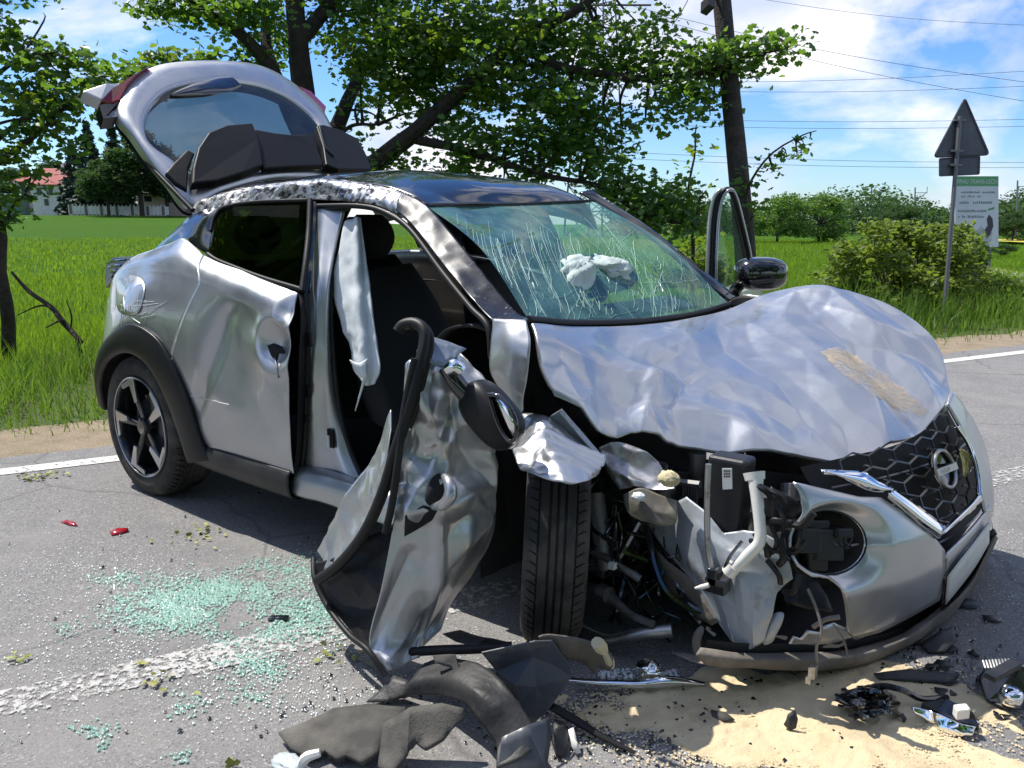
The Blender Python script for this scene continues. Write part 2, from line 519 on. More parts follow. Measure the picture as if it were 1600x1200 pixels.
# asphalt with its own relief: aggregate, stains, worn patches and cracks
def asphalt_mat():
    m = bpy.data.materials.new('worn_asphalt'); m.use_nodes = True
    nt = m.node_tree; N, L = nt.nodes, nt.links; b = N['Principled BSDF']
    t = N.new('ShaderNodeTexCoord')
    def nz(scale, det=6, ro=0.6):
        n = N.new('ShaderNodeTexNoise'); n.inputs['Scale'].default_value = scale; n.inputs['Detail'].default_value = det; n.inputs['Roughness'].default_value = ro
        L.new(t.outputs['Object'], n.inputs['Vector']); return n.outputs['Fac']
    def rng_(x, a, bb):
        n = N.new('ShaderNodeMapRange'); n.inputs['From Min'].default_value = a; n.inputs['From Max'].default_value = bb; L.new(x, n.inputs['Value']); return n.outputs[0]
    def mix(c1, c2, f):
        n = N.new('ShaderNodeMixRGB')
        for k, c in ((1, c1), (2, c2)):
            if isinstance(c, tuple): n.inputs[k].default_value = (*c, 1)
            else: L.new(c, n.inputs[k])
        L.new(f, n.inputs[0]); return n.outputs[0]
    vo = N.new('ShaderNodeTexVoronoi'); vo.inputs['Scale'].default_value = 190; L.new(t.outputs['Object'], vo.inputs['Vector'])
    sepc = N.new('ShaderNodeSeparateColor'); L.new(vo.outputs['Color'], sepc.inputs[0])
    c = mix((0.165, 0.161, 0.162), (0.225, 0.218, 0.213), rng_(sepc.outputs[0], 0.1, 0.9))
    c = mix(c, (0.37, 0.36, 0.34), rng_(sepc.outputs[1], 0.88, 0.97))
    c = mix(c, (0.09, 0.09, 0.095), rng_(sepc.outputs[2], 0.88, 0.99))
    c = mix(c, (0.25, 0.24, 0.228), rng_(nz(1.3, 8, .7), 0.48, 0.72))
    c = mix(c, (0.155, 0.153, 0.157), rng_(nz(2.4, 5, .6), 0.55, 0.8))
    vc = N.new('ShaderNodeTexVoronoi'); vc.feature = 'DISTANCE_TO_EDGE'; vc.inputs['Scale'].default_value = 0.55
    mp = N.new('ShaderNodeMixRGB'); mp.inputs[0].default_value = 0.12
    n3 = N.new('ShaderNodeTexNoise'); n3.inputs['Scale'].default_value = 4; n3.inputs['Detail'].default_value = 6
    L.new(t.outputs['Object'], n3.inputs['Vector']); L.new(t.outputs['Object'], mp.inputs[1]); L.new(n3.outputs['Color'], mp.inputs[2])
    L.new(mp.outputs[0], vc.inputs['Vector'])
    inv = N.new('ShaderNodeMapRange'); inv.inputs['From Min'].default_value = 0.0; inv.inputs['From Max'].default_value = 0.006; inv.inputs['To Min'].default_value = 0.45; inv.inputs['To Max'].default_value = 0.0
    L.new(vc.outputs['Distance'], inv.inputs['Value'])
    c = mix(c, (0.05, 0.05, 0.05), inv.outputs[0])
    L.new(c, b.inputs['Base Color']); b.inputs['Roughness'].default_value = 0.85; b.inputs['Specular IOR Level'].default_value = 0.3
    bp = N.new('ShaderNodeBump'); bp.inputs['Strength'].default_value = 0.6; bp.inputs['Distance'].default_value = 0.004
    L.new(vo.outputs['Distance'], bp.inputs['Height']); L.new(bp.outputs[0], b.inputs['Normal'])
    return m
m_asphalt = asphalt_mat()
def strip(name, t0, t1, z, mat, s0=-60, s1=400, wob=0.0, wob1=None, step=0.5, seed=0):
    """band along the road with slightly uneven edges"""
    S = list(np.arange(-12, 22, step)); d = step
    while S[-1] < s1: d *= 1.4; S.append(S[-1] + d)
    d = step
    while S[0] > s0: d *= 1.4; S.insert(0, S[0] - d)
    wob1 = wob if wob1 is None else wob1
    v, k = [], 5
    for s in S:
        for i in range(k):
            f = i / (k - 1)
            w = (wob * (1 - f) + wob1 * f) * (noise.noise(Vector((s * 1.1, f * 9 + seed, 2.2))) + .5 * noise.noise(Vector((s * 4.1, f * 9 + seed, 5.2)))) if i in (0, k - 1) else 0
            v.append(ST(s, t0 + (t1 - t0) * f + w, z))
    o = mesh_obj(name, v, grid_faces(k, len(S)), mat)
    if o.data.polygons[0].normal.z < 0: o.data.flip_normals()
    return tag(o, kind='structure')
strip('sandy_shoulder', -1.15, -0.2, -0.018, m_sand_verge, wob=0.22, wob1=0)
strip('grass_verge', -3.2, -0.95, -0.024, m_verge, wob=0.4, wob1=0.15, seed=4)
strip('road', -0.32, 5.45, 0.0, m_asphalt, wob=0.05)
# worn road paint: patchy coverage with asphalt showing through
def paint_mat(name, cover, col=(0.62, 0.61, 0.58)):
    m = bpy.data.materials.new(name); m.use_nodes = True
    nt = m.node_tree; N, L = nt.nodes, nt.links; b = N['Principled BSDF']
    t = N.new('ShaderNodeTexCoord')
    n = N.new('ShaderNodeTexNoise'); n.inputs['Scale'].default_value = 38; n.inputs['Detail'].default_value = 9; n.inputs['Roughness'].default_value = .72
    n2 = N.new('ShaderNodeTexNoise'); n2.inputs['Scale'].default_value = 2.3; n2.inputs['Detail'].default_value = 5
    L.new(t.outputs['Object'], n.inputs['Vector']); L.new(t.outputs['Object'], n2.inputs['Vector'])
    a = N.new('ShaderNodeMath'); a.operation = 'MULTIPLY_ADD'; a.inputs[1].default_value = 0.14; L.new(n2.outputs['Fac'], a.inputs[0]); L.new(n.outputs['Fac'], a.inputs[2])
    r = N.new('ShaderNodeMapRange'); r.inputs['From Min'].default_value = cover - 0.05; r.inputs['From Max'].default_value = cover + 0.05
    L.new(a.outputs[0], r.inputs['Value'])
    b.inputs['Base Color'].default_value = (*col, 1); b.inputs['Roughness'].default_value = 0.8
    L.new(r.outputs[0], b.inputs['Alpha'])
    return m
strip('edge_line', -0.06, 0.07, 0.004, paint_mat('edge_paint', 0.49), wob=0.006)
strip('centre_line', 2.44, 2.60, 0.004, paint_mat('centre_paint', 0.585, (.46, .45, .43)), wob=0.008)
strip('near_edge_line', 5.0, 5.12, 0.004, paint_mat('near_edge_paint', 0.53), wob=0.006)

# ------------------------------------------------------------------ grass of the verge and the crop
m_grass = M('grass_blade', (0.085, 0.17, 0.018), 0.55, spec=0.3, var=(2.2, (0.14, 0.20, 0.03), 0.4, 0.7), trans=(0.20, 0.36, 0.03))
m_crop = M('crop_blade', (0.11, 0.215, 0.016), 0.6, spec=0.15, var=(.5, (0.16, 0.25, 0.022), 0.38, 0.68), trans=(0.30, 0.46, 0.028))
m_dry = M('dry_grass', (0.30, 0.25, 0.12), 0.8, trans=(0.3, 0.24, 0.1))
def scatter(s0, s1, t0, t1, n, hfun, w, rng, dens=None):
    s = rng.uniform(s0, s1, n); t = rng.uniform(t0, t1, n)
    if dens is not None:
        keep = np.array([rng.uniform() < dens(a, b) for a, b in zip(s, t)]); s, t = s[keep], t[keep]
    p = np.array([ST(a, b, ground_z(a, b) - 0.01) for a, b in zip(s, t)])
    h = np.array([hfun(a, b) for a, b in zip(s, t)]) * rng.uniform(0.55, 1.25, len(s))
    return p, h, np.full(len(s), w) * rng.uniform(.6, 1.4, len(s))
def verge_h(s, t):
    k = 0.5 + 0.5 * noise.noise(Vector((s * .8, t * .8, 1.3)))
    return (0.07 + 0.30 * sstep(0.85, 1.9, -t)) * (0.6 + 0.9 * k)
def verge_d(s, t):
    return sstep(0.6, 1.35, -t) * (0.55 + 0.6 * noise.noise(Vector((s * 1.7, t * 1.7, 8))))
p, h, w = scatter(-6, 3, -3.6, -0.55, 26000, verge_h, 0.009, RNG, verge_d)
p2, h2, w2 = scatter(3, 22, -3.8, -0.6, 26000, lambda s, t: verge_h(s, t) * 1.55, 0.012, RNG, verge_d)
tag(np_mesh('verge_grass', *blades(np.concatenate([p, p2]), np.concatenate([h, h2]), np.concatenate([w, w2]), RNG, 0.5), m_grass),
    'tall tufty green grass growing along the road verge', 'grass', kind='stuff')
p, h, w = scatter(-6, 20, -3.4, -0.7, 2600, lambda s, t: verge_h(s, t) * 1.25, 0.006, RNG, verge_d)
tag(np_mesh('dry_grass', *blades(p, h, w, RNG, 0.9), m_dry), 'dry straw coloured stalks among the verge grass', 'grass', kind='stuff')
def crop_rows(s0, s1, t0, t1, n, w, hh):
    return scatter(s0, s1, t0, t1, n, lambda s, t: hh * (0.8 + 0.5 * noise.noise(Vector((s * .4, t * .4, 0)))), w, RNG)
A = [crop_rows(-12, 6, -9, -3.2, 56000, 0.009, 0.20), crop_rows(6, 34, -9, -3.2, 30000, 0.014, 0.20), crop_rows(-16, 20, -20, -9, 62000, 0.016, 0.20), crop_rows(20, 48, -20, -9, 30000, 0.024, 0.20), crop_rows(-20, 60, -52, -20, 62000, 0.045, 0.22)]
tag(np_mesh('cereal_crop', *blades(np.concatenate([a[0] for a in A]), np.concatenate([a[1] for a in A]), np.concatenate([a[2] for a in A]), RNG, 0.4), m_crop),
    'bright green young cereal crop covering the field behind the car', 'crop', kind='stuff')

# ------------------------------------------------------------------ trees
m_bark = M('bark', (0.05, 0.038, 0.028), 0.95, var=(9, (0.025, 0.02, 0.016), 0.4, 0.65), bump=(26, 1.0, 0.03))
m_leaf = M('oak_leaf', (0.038, 0.100, 0.024), 0.42, spec=0.45, var=(1.3, (0.09, 0.155, 0.026), 0.45, 0.68), trans=(0.21, 0.38, 0.035))
m_leaf2 = M('young_leaf', (0.065, 0.12, 0.015), 0.45, spec=0.4, var=(2, (0.10, 0.15, 0.02), 0.4, 0.7), trans=(0.32, 0.44, 0.03))
m_leaf3 = M('far_leaf', (0.03, 0.07, 0.018), 0.7, var=(0.4, (0.05, 0.10, 0.02), 0.4, 0.7), trans=(0.06, 0.13, 0.02))
m_needle = M('spruce_needle', (0.016, 0.04, 0.02), 0.7, var=(0.5, (0.028, 0.06, 0.022), 0.4, 0.7))
def pxblob(u, v, ru, rv, D, k=1.0, deep=1.0):
    c = W(u, v, D=D); m = D / F_PX
    return (c, (ru * m * 0.85 + rv * m * .15, ru * m * deep, rv * m), k)
def limb(path, r0, r1, geo, seg=8, n=14, jit=0.0):
    P = catmull(path, n)
    P = [q + Vector((noise.noise(q * 1.7), noise.noise(q * 1.7 + Vector((9, 0, 0))), noise.noise(q * 1.7 + Vector((0, 7, 0))))) * jit for q in P]
    geo.tube(P, [r0 + (r1 - r0) * (i / (n - 1)) ** 0.8 for i in range(n)], seg)
def twigs(geo, blobs, limbs_pts, rng, n_per=3, r=0.012):
    """thin branches reaching from the nearest limb into every blob"""
    LP = limbs_pts
    for c, rad, k in blobs:
        for _ in range(n_per):
            d = Vector(rng.normal(size=3)); d.normalize()
            e = Vector(c) + Vector((d.x * rad[0], d.y * rad[1], d.z * rad[2])) * 0.75
            b = min(LP, key=lambda q: (q - e).length)
            mid = b.lerp(e, 0.5) + Vector(rng.normal(size=3)) * 0.12 * (b - e).length
            geo.tube([b, mid, e], [r * 2.2, r * 1.5, r * .6], 5, 7)

def pixel_tree(name, label, cat, base, limbs, blobs, leafmat, leaf, per, nl, spread, extra=None, twig=0.013):
    root = empty(name, base)
    g = Geo(); pts = []
    for path, r0, r1 in limbs:
        limb(path, r0, r1, g, 9, 18, 0.06)
        pts += catmull(path, 14)
    twigs(g, blobs, pts, RNG, 3, twig)
    g.obj('trunk', m_bark, root)
    c = clumps(blobs, RNG, per, nl, spread)
    np_mesh('crown', *leaf_geo(c, leaf, RNG), leafmat, root)
    if extra:
        c = clumps(extra, RNG, per, nl, spread)
        np_mesh('young_foliage', *leaf_geo(c, leaf, RNG), m_leaf2, root)
    return tag(root, label, cat)

TD = 13.0
def T(u, v, D=TD): return W(u, v, D=D)
tb = T(500, 470); tb.z = ground_at(tb.x, tb.y)
trunk_top = T(470, 120)
limbs = [([tb, T(497, 390), T(485, 260), T(470, 120), T(462, 0), T(455, -160), T(440, -330, 12.6)], 0.30, 0.09),
         ([T(482, 230), T(430, 130, 12.6), T(380, 60, 12.2), T(310, 10, 11.8), T(250, -30, 11.5)], 0.17, 0.03),
         ([T(430, 130, 12.6), T(415, 60), T(400, -60), T(370, -160)], 0.12, 0.03),
         ([T(490, 290), T(530, 190, 13.3), T(560, 120, 13.6), T(600, 40, 13.8), T(640, -80, 14)], 0.17, 0.04),
         ([T(505, 380), T(560, 275, 12.6), T(640, 215, 12.2), T(720, 140, 12), T(800, 70, 11.8), T(910, 10, 11.5), T(1000, -60, 11.2)], 0.20, 0.04),
         ([T(640, 215, 12.2), T(730, 235, 12), T(830, 265, 11.8), T(930, 290, 11.6), T(1040, 325, 11.4)], 0.08, 0.02),
         ([T(800, 70, 11.8), T(900, 110, 11.5), T(1000, 120, 11.3), T(1100, 110, 11), T(1230, 75, 10.8)], 0.08, 0.015),
         ([T(930, 290, 11.6), T(1010, 340, 11.3), T(1090, 350, 11.1)], 0.035, 0.01),
         ([T(488, 270), T(540, 200, 12.8), T(590, 195, 12.6)], 0.05, 0.02),
         ([T(470, 60), T(560, -30, 13.4), T(700, -120, 13.2), T(820, -200, 13)], 0.14, 0.03)]
B = []
for u, v, ru, rv, D, k in [(340, 18, 100, 34, 12, 1), (265, 8, 50, 20, 11.6, 1), (420, 55, 70, 45, 14.3, .8), (395, 95, 40, 26, 12.6, .6), (565, 25, 100, 55, 13.6, 1),
        (640, 95, 105, 60, 12.6, 1.2), (720, 40, 115, 65, 12.4, 1.2), (800, 115, 95, 60, 12.0, 1.2), (700, 150, 80, 45, 12.8, 1), (860, 45, 100, 60, 12, 1.1),
        (880, 165, 80, 42, 11.7, 1), (950, 100, 80, 48, 11.6, 1), (1005, 50, 50, 40, 11.5, .7), (1060, 105, 75, 38, 11.2, 1.1), (1150, 95, 60, 28, 11, 1.1),
        (1215, 75, 42, 20, 10.9, 1.1), (1055, 155, 60, 32, 11.2, 1), (760, 215, 80, 34, 12.2, .9), (850, 225, 80, 36, 11.9, 1), (930, 240, 62, 44, 11.7, 1),
        (975, 295, 55, 38, 11.5, 1.1), (1040, 322, 50, 32, 11.4, 1), (715, 258, 50, 22, 12, .8), (620, 262, 55, 18, 12.5, .9), (575, 120, 30, 40, 14, .6),
        (548, 232, 26, 30, 13.4, .7), (1010, 335, 45, 26, 11.3, .9), (1070, 352, 38, 24, 11.2, .9), (1080, 305, 34, 26, 11.3, .7), (820, 275, 60, 22, 12, .8),
        (900, 200, 60, 30, 12, .9), (1100, 165, 36, 22, 11.1, .8), (980, 190, 40, 40, 11.8, .6), (680, 195, 50, 26, 12.6, .7), (590, 170, 40, 30, 13, .5),
        (560, -90, 150, 80, 13.3, .7), (760, -100, 160, 80, 12.6, .7), (380, -110, 140, 70, 12.6, .7), (920, -80, 110, 60, 12, .6), (500, -260, 170, 90, 13.4, .6), (740, -260, 150, 80, 13, .6)]:
    B.append(pxblob(u, v, ru, rv, D, k))
Yl = [pxblob(*a) for a in [(690, 70, 50, 25, 11.9), (560, 95, 40, 25, 12.4), (820, 60, 40, 22, 11.6), (620, 150, 30, 20, 12.2), (760, 150, 34, 20, 11.8)]]
pixel_tree('roadside_tree', 'big spreading broadleaf tree with dark trunk right behind the open tailgate', 'tree', tb, limbs, B, m_leaf, 0.115, 46, 15, 0.17, Yl)

LD = 8.3
lb = W(12, 562, Z=-0.12)
llimbs = [([lb, T(8, 470, LD), T(2, 380, LD), T(-12, 260, LD), T(-30, 120, LD), T(-50, -60, LD)], 0.075, 0.035),
          ([T(-10, 270, LD), T(60, 215, 8.1), T(130, 150, 8), T(210, 130, 8)], 0.035, 0.008),
          ([T(-28, 130, LD), T(30, 90, 8.2), T(90, 85, 8)], 0.03, 0.008),
          ([T(-20, 200, LD), T(30, 190, 8), T(80, 200, 7.9)], 0.02, 0.006),
          ([T(2, 360, LD), T(20, 320, 8.2), T(40, 300, 8.1)], 0.02, 0.006),
          ([T(-16, 240, LD), T(80, 150, 8.6), T(180, 120, 9), T(270, 100, 9.4), T(345, 88, 9.6)], 0.03, 0.008)]
hang = [(225, 115, 55, 24, 9.2, 1), (285, 98, 55, 20, 9.4, 1), (180, 128, 36, 20, 9, .9), (338, 90, 34, 16, 9.6, .8)]
LB = [pxblob(*a) for a in [(15, 62, 50, 32, LD, 1.1), (80, 95, 75, 30, LD, 1.1), (145, 118, 45, 28, LD, 1.1), (60, 150, 80, 36, LD, 1.1), (35, 215, 50, 45, LD, 1),
      (100, 205, 45, 40, 8.1, 1), (15, 300, 36, 50, LD, .9), (60, 290, 32, 36, 8.2, .7), (120, 155, 60, 30, 8, 1), (-60, 100, 70, 70, LD, .8), (-50, 250, 50, 90, LD, .8), (15, 345, 24, 20, LD, .6), (-40, -40, 90, 50, LD, .7), (40, 8, 40, 20, LD, .6)] + hang]
LY = [pxblob(*a) for a in [(62, 180, 40, 28, 7.9, .8), (20, 250, 24, 22, 8, .7), (8, 320, 16, 16, 8, .6), (275, 84, 36, 10, 9.2, .8), (235, 98, 18, 9, 9.2, .8)]]
pixel_tree('young_roadside_tree', 'slim young tree at the left edge of the picture', 'tree', lb, llimbs, LB, m_leaf, 0.095, 62, 10, 0.09, LY, 0.006)
yb = T(1085, 440, 14); yb.z = ground_at(yb.x, yb.y)
pixel_tree('sapling', 'thin yellow green sapling just left of the dark pole', 'tree', yb,
           [([yb, T(1082, 380, 14), T(1078, 300, 14), T(1085, 220, 14), T(1088, 195, 14)], 0.04, 0.01)],
           [pxblob(*a) for a in [(1075, 300, 26, 30, 14, .8), (1065, 350, 34, 26, 14, .8), (1092, 370, 26, 20, 14, .8)]], m_leaf2, 0.11, 14, 8, 0.12,
           [pxblob(*a) for a in [(1085, 235, 18, 34, 14, .8), (1075, 270, 22, 28, 14, .8), (1060, 400, 30, 16, 14, .9), (1085, 410, 20, 14, 14, .9)]], 0.01)
bb = T(1175, 420, 10.6); bb.z = ground_at(bb.x, bb.y)
pixel_tree('leaning_sapling', 'dark leafy branches of a small tree reaching right from behind the pole', 'tree', bb,
           [([bb, T(1172, 360, 10.8), T(1170, 300, 10.8), T(1200, 250, 10.6), T(1250, 215, 10.4), T(1275, 205, 10.4)], 0.03, 0.006)],
           [pxblob(*a) for a in [(1172, 290, 24, 18, 10.8, 1.1), (1195, 258, 26, 18, 10.6, 1.1), (1230, 240, 28, 14, 10.5, 1.1), (1258, 222, 18, 12, 10.4, 1.1), (1180, 325, 18, 14, 10.8, 1)]], m_leaf, 0.10, 34, 8, 0.08, None, 0.006)
# dead fallen branch by the left tree
g = Geo()
g.tube([T(18, 425, 8), T(45, 455, 7.9), T(80, 480, 7.8), T(100, 505, 7.7), T(128, 535, 7.6)], [.012, .02, .022, .028, .02], 6, 16)
g.tube([T(80, 480, 7.8), T(60, 478, 7.8), T(28, 492, 7.9)], [.012, .010, .005], 5, 8)
g.tube([T(100, 505, 7.7), T(96, 500, 7.6), T(72, 512, 7.7)], [.016, .012, .006], 5, 8)
g.tube([T(110, 515, 7.7), T(112, 495, 7.6), T(104, 470, 7.6)], [.010, .008, .004], 5, 8)
g.tube([T(120, 528, 7.6), T(126, 552, 7.6), T(130, 590, 7.6)], [.02, .02, .018], 5, 8)
tag(g.obj('dead_branch', m_bark), 'bare crooked dead branch in the grass left of the rear wheel', 'branch')

# far trees
def conifer(u, v_top, v_base, D, label, wide=0.24):
    b = W(u, v_base, D=D); b.z = ground_at(b.x, b.y); t = W(u, v_top, D=D); H = t.z - b.z
    root = empty('spruce_tree', b); g = Geo(); g.tube([b, b + Vector((0, 0, H * .97))], [H * .018, H * .004], 6)
    g.obj('trunk', m_bark, root)
    C = []
    for i in range(34):
        f = i / 33; z = H * (0.08 + 0.92 * f); r = H * wide * (1 - f) ** 0.85 + 0.1
        n = int(10 + 46 * (1 - f))
        an = RNG.uniform(0, 6.283, n); rr = r * RNG.uniform(0.25, 1.05, n)
        C.append(np.stack([b.x + np.cos(an) * rr, b.y + np.sin(an) * rr, b.z + z - rr * .35 + RNG.normal(size=n) * .12], 1))
    np_mesh('crown', *leaf_geo(np.concatenate(C), H * 0.075, RNG, 0.3, 0.5), m_needle, root)
    return tag(root, label, 'tree', 'trees round the far houses')
def round_tree(u, v_top, v_base, D, label, wid, mat=m_leaf3, seed=1, name='broadleaf_tree', group='trees round the far houses', low=.6, n=15):
    b = W(u, v_base, D=D); b.z = ground_at(b.x, b.y); t = W(u, v_top, D=D); H = t.z - b.z
    r = np.random.default_rng(seed); root = empty(name, b); wm = wid * D / F_PX
    g = Geo(); g.tube([b, b + Vector((0, 0, H * .5)), b + Vector((wm * .06, 0, H * .85))], [H * .03, H * .02, H * .006], 7, 8)
    bl = []
    for i in range(n):
        d = Vector(r.normal(size=3)); d.normalize(); q = b + Vector((0, 0, H * low)) + Vector((d.x * wm * .36, d.y * wm * .36, d.z * H * (.87 - low)))
        s = r.uniform(.14, .24); bl.append((q, (wm * s, wm * s, H * s * .62), 1.0)); g.tube([b + Vector((0, 0, H * .4)), q], [H * .01, H * .003], 5)
    g.obj('trunk', m_bark, root)
    dens = 2600 / max(1, sum(x[1][0] ** 2 * 3 for x in bl))
    np_mesh('crown', *leaf_geo(clumps(bl, r, dens, 6, H * .03), H * .042, r), mat, root)
    return tag(root, label, 'tree', group)
conifer(148, 196, 330, 100, 'tall dark spruce nearest the red roofed house')
conifer(186, 200, 330, 104, 'dark spruce between the tallest spruce and the round green tree')
conifer(122, 222, 330, 108, 'small spruce beside the red roof', 0.28)
round_tree(222, 205, 330, 96, 'round green tree left of the tailgate strut', 95, seed=3)
round_tree(170, 245, 330, 94, 'broad low green tree below the spruces', 90, seed=4)
round_tree(30, 262, 330, 125, 'pale far tree left of the red roof', 60, seed=5)
round_tree(85, 250, 326, 150, 'pale far tree behind the red roof', 50, seed=6)
round_tree(262, 225, 332, 98, 'green tree beside the tailgate strut', 70, seed=8)

# woodland along the right horizon: one far mass, trunks not to be told apart
C, Tn = [], Geo()
for i in range(260):
    u = RNG.uniform(960, 1760); D = RNG.uniform(120, 190)
    b = W(u, 362, D=D); b.z = ground_at(b.x, b.y); H = RNG.uniform(5.2, 8.2) * D / 150 * (1.0 + .25 * math.sin(u * .02))
    n = 150; d = RNG.normal(size=(n, 3)); d /= np.linalg.norm(d, axis=1)[:, None]
    C.append(np.array(b + Vector((0, 0, H * .46))) + d * np.array([H * .36, H * .36, H * .54]) * (RNG.uniform(0, 1, n) ** .4)[:, None])
    if i % 3 == 0: Tn.tube([b, b + Vector((0, 0, H * .6))], [.12, .05], 5)
o = np_mesh('woodland', *leaf_geo(np.concatenate(C), 0.62, RNG), M('woodland_leaf', (0.035, 0.085, 0.03), 0.8, var=(0.08, (0.07, 0.12, 0.035), 0.4, 0.65), trans=(0.08, 0.16, 0.03)))
tag(o, 'far wood along the horizon on the right', 'woodland', kind='stuff')
Tn2 = Tn.obj('woodland_trunks', m_bark, o); tag(Tn2, kind='stuff')
round_tree(1215, 300, 366, 60, 'dark far tree just right of the pole', 110, m_leaf, 12, group='trees before the wood', low=.48, n=26)
round_tree(1280, 303, 366, 62, 'dark far tree between pole and bush', 100, m_leaf, 13, group='trees before the wood', low=.48, n=26)
round_tree(1405, 318, 372, 90, 'tall tree behind the leafy bush', 80, m_leaf3, 14, group='trees before the wood', low=.5, n=20)
round_tree(1580, 330, 392, 60, 'green tree right of the advertising board', 70, m_leaf3, 15, group='trees before the wood', low=.46, n=22)
round_tree(1562, 380, 415, 34, 'small round shrub below the advertising board', 42, m_leaf3, 16, name='shrub', group='trees before the wood')

# the big bush and the grass beside the sign
def bush(u0, u1, v_top, v_base, D, label, mat, leaf, n, seed):
    r = np.random.default_rng(seed); b = W((u0 + u1) / 2, v_base, D=D); b.z = ground_at(b.x, b.y)
    root = empty('bush', b); g = Geo(); bl = []; px = D / F_PX
    for i in range(n):
        u = r.uniform(u0, u1); f = (u - u0) / (u1 - u0)
        top = v_top + (v_base - v_top) * (0.9 * (2 * f - 1) ** 4) + r.uniform(0, 26)
        v = r.uniform(min(top, v_base - 14), v_base - 8); q = W(u, v, D=D + r.uniform(-.8, .9)); rr = r.uniform(16, 30) * px
        bl.append((q, (rr, rr, rr * .75), 1.0))
        g.tube([W(u * .5 + (u0 + u1) / 4, v_base, D=D), W(u, (v + v_base) / 2, D=D), q], [.014, .01, .004], 5, 6)
    g.obj('stems', m_bark, root)
    np_mesh('foliage', *leaf_geo(clumps(bl, r, 120, 10, .07), leaf, r), mat, root)
    return tag(root, label, 'bush')
m_bush = M('bush_leaf', (0.085, 0.135, 0.02), 0.5, spec=0.4, var=(2.5, (0.13, 0.17, 0.03), 0.4, 0.65), trans=(0.30, 0.42, 0.05))
bush(1290, 1555, 338, 490, 12.6, 'big pale green leafy bush left of the triangular sign', m_bush, 0.085, 95, 21)
bush(1450, 1620, 432, 508, 13.5, 'low leafy bush right of the sign post', m_bush, 0.085, 44, 22)
bush(1040, 1130, 385, 440, 15, 'low yellow green bush below the tree to the left of the pole', m_leaf2, 0.09, 16, 23)

# ------------------------------------------------------------------ far buildings on the left horizon
def gz(p): return ground_at(p.x, p.y)
m_wallw = M('render_white', (0.62, 0.60, 0.56), 0.9, var=(2, (0.5, 0.47, 0.42), .45, .7))
m_wallp = M('render_pink', (0.52, 0.40, 0.34), 0.9, var=(2, (0.42, 0.33, 0.28), .45, .7))
m_roofr = M('red_roof', (0.27, 0.022, 0.022), 0.75, bump=(3, .5, .1), var=(.6, (.25, .05, .04), .4, .7))
m_roofg = M('grey_roof', (0.16, 0.13, 0.13), 0.8)
m_pane = M('dark_pane', (0.02, 0.025, 0.03), 0.15)
m_shed = M('shed_sheet', (0.10, 0.18, 0.20), 0.5, bump=(2, .4, .1))
def house(name, u0, u1, v_base, v_eave, v_ridge, D, depth, wall, roof, wins, label, chimney=None):
    """gabled house facing the camera; wins = (u0, u1, v0, v1)"""
    a = W(u0, v_base, D=D); b = W(u1, v_base, D=D); a.z = b.z = min(gz(a), gz(b)) - .2
    rt_ = (b - a).normalized(); bk = V3((FW.x, FW.y, 0)).normalized(); L = (b - a).length
    ze = W(u0, v_eave, D=D).z; zr = W(u0, v_ridge, D=D).z
    c = (a + b) / 2; root = empty(name, c); g = Geo()
    g.box(c + bk * depth / 2 + V3((0, 0, (ze - a.z) / 2)), (L, depth, ze - a.z), rt_, bk, (0, 0, 1))
    for q in (a, b):
        e0 = V3((q.x, q.y, ze)); e1 = e0 + bk * depth; t = (e0 + e1) / 2; t.z = zr
        g.add([e0, e1, t], [(0, 1, 2)])
    g.obj('wall', wall, root, False)
    g = Geo(); ov = .45
    for sgn in (0, 1):
        e0 = V3((a.x, a.y, ze)) + bk * (depth if sgn else 0); e1 = V3((b.x, b.y, ze)) + bk * (depth if sgn else 0)
        m0 = V3((a.x, a.y, zr)) + bk * depth / 2; m1 = V3((b.x, b.y, zr)) + bk * depth / 2
        dn = (e0 - m0).normalized() * ov
        P = [e0 + dn - rt_ * ov, e1 + dn + rt_ * ov, m1 + rt_ * ov, m0 - rt_ * ov]
        g.prism(P, (0, 0, .14))
    ro = g.obj('roof', roof, root, False)
    if chimney:
        q = W(chimney, v_ridge, D=D + depth / 2); g = Geo(); g.box(V3((q.x, q.y, zr + .2)), (.6, .6, 1.6)); g.obj('chimney', wall, ro, False)
    for wu0, wu1, wv0, wv1 in wins:
        p0 = W(wu0, wv1, D=D - .04); p1 = W(wu1, wv0, D=D - .04); ww = abs((p1 - p0).dot(rt_)); hh = p1.z - p0.z; cc = (p0 + p1) / 2
        # keep the window on the wall plane
        cc = cc + bk * ((c - cc).dot(bk) - .03)
        g = Geo(); g.box(cc, (ww, .06, hh), rt_, bk, (0, 0, 1)); wo_ = g.obj('window', m_wallw, root, False)
        g = Geo(); g.box(cc - bk * .02, (ww * .84, .06, hh * .86), rt_, bk, (0, 0, 1)); g.obj('pane', m_pane, wo_, False)
    return tag(root, label, 'house')
V3 = Vector
house('house', 52, 112, 326, 288, 262, 118, 9, m_wallw, m_roofr, [(60, 68, 294, 306), (78, 86, 294, 306), (96, 104, 294, 306), (70, 78, 310, 322)], 'far two storey house with a red roof at the left edge of the field', 100)
house('house', 30, 56, 326, 284, 270, 122, 8, m_wallw, m_roofr, [(36, 42, 296, 306), (46, 51, 296, 306)], 'lower red roofed wing left of the far house')
house('bungalow', 216, 330, 330, 302, 290, 100, 8, m_wallp, m_roofg, [(226, 240, 306, 316), (262, 274, 306, 318), (292, 302, 306, 318), (312, 322, 306, 318)], 'low pinkish bungalow behind the tailgate strut')
house('shed', 112, 180, 328, 312, 306, 106, 6, m_wallw, m_roofg, [(120, 130, 316, 324), (150, 164, 314, 326)], 'pale garden shed between the two far houses')
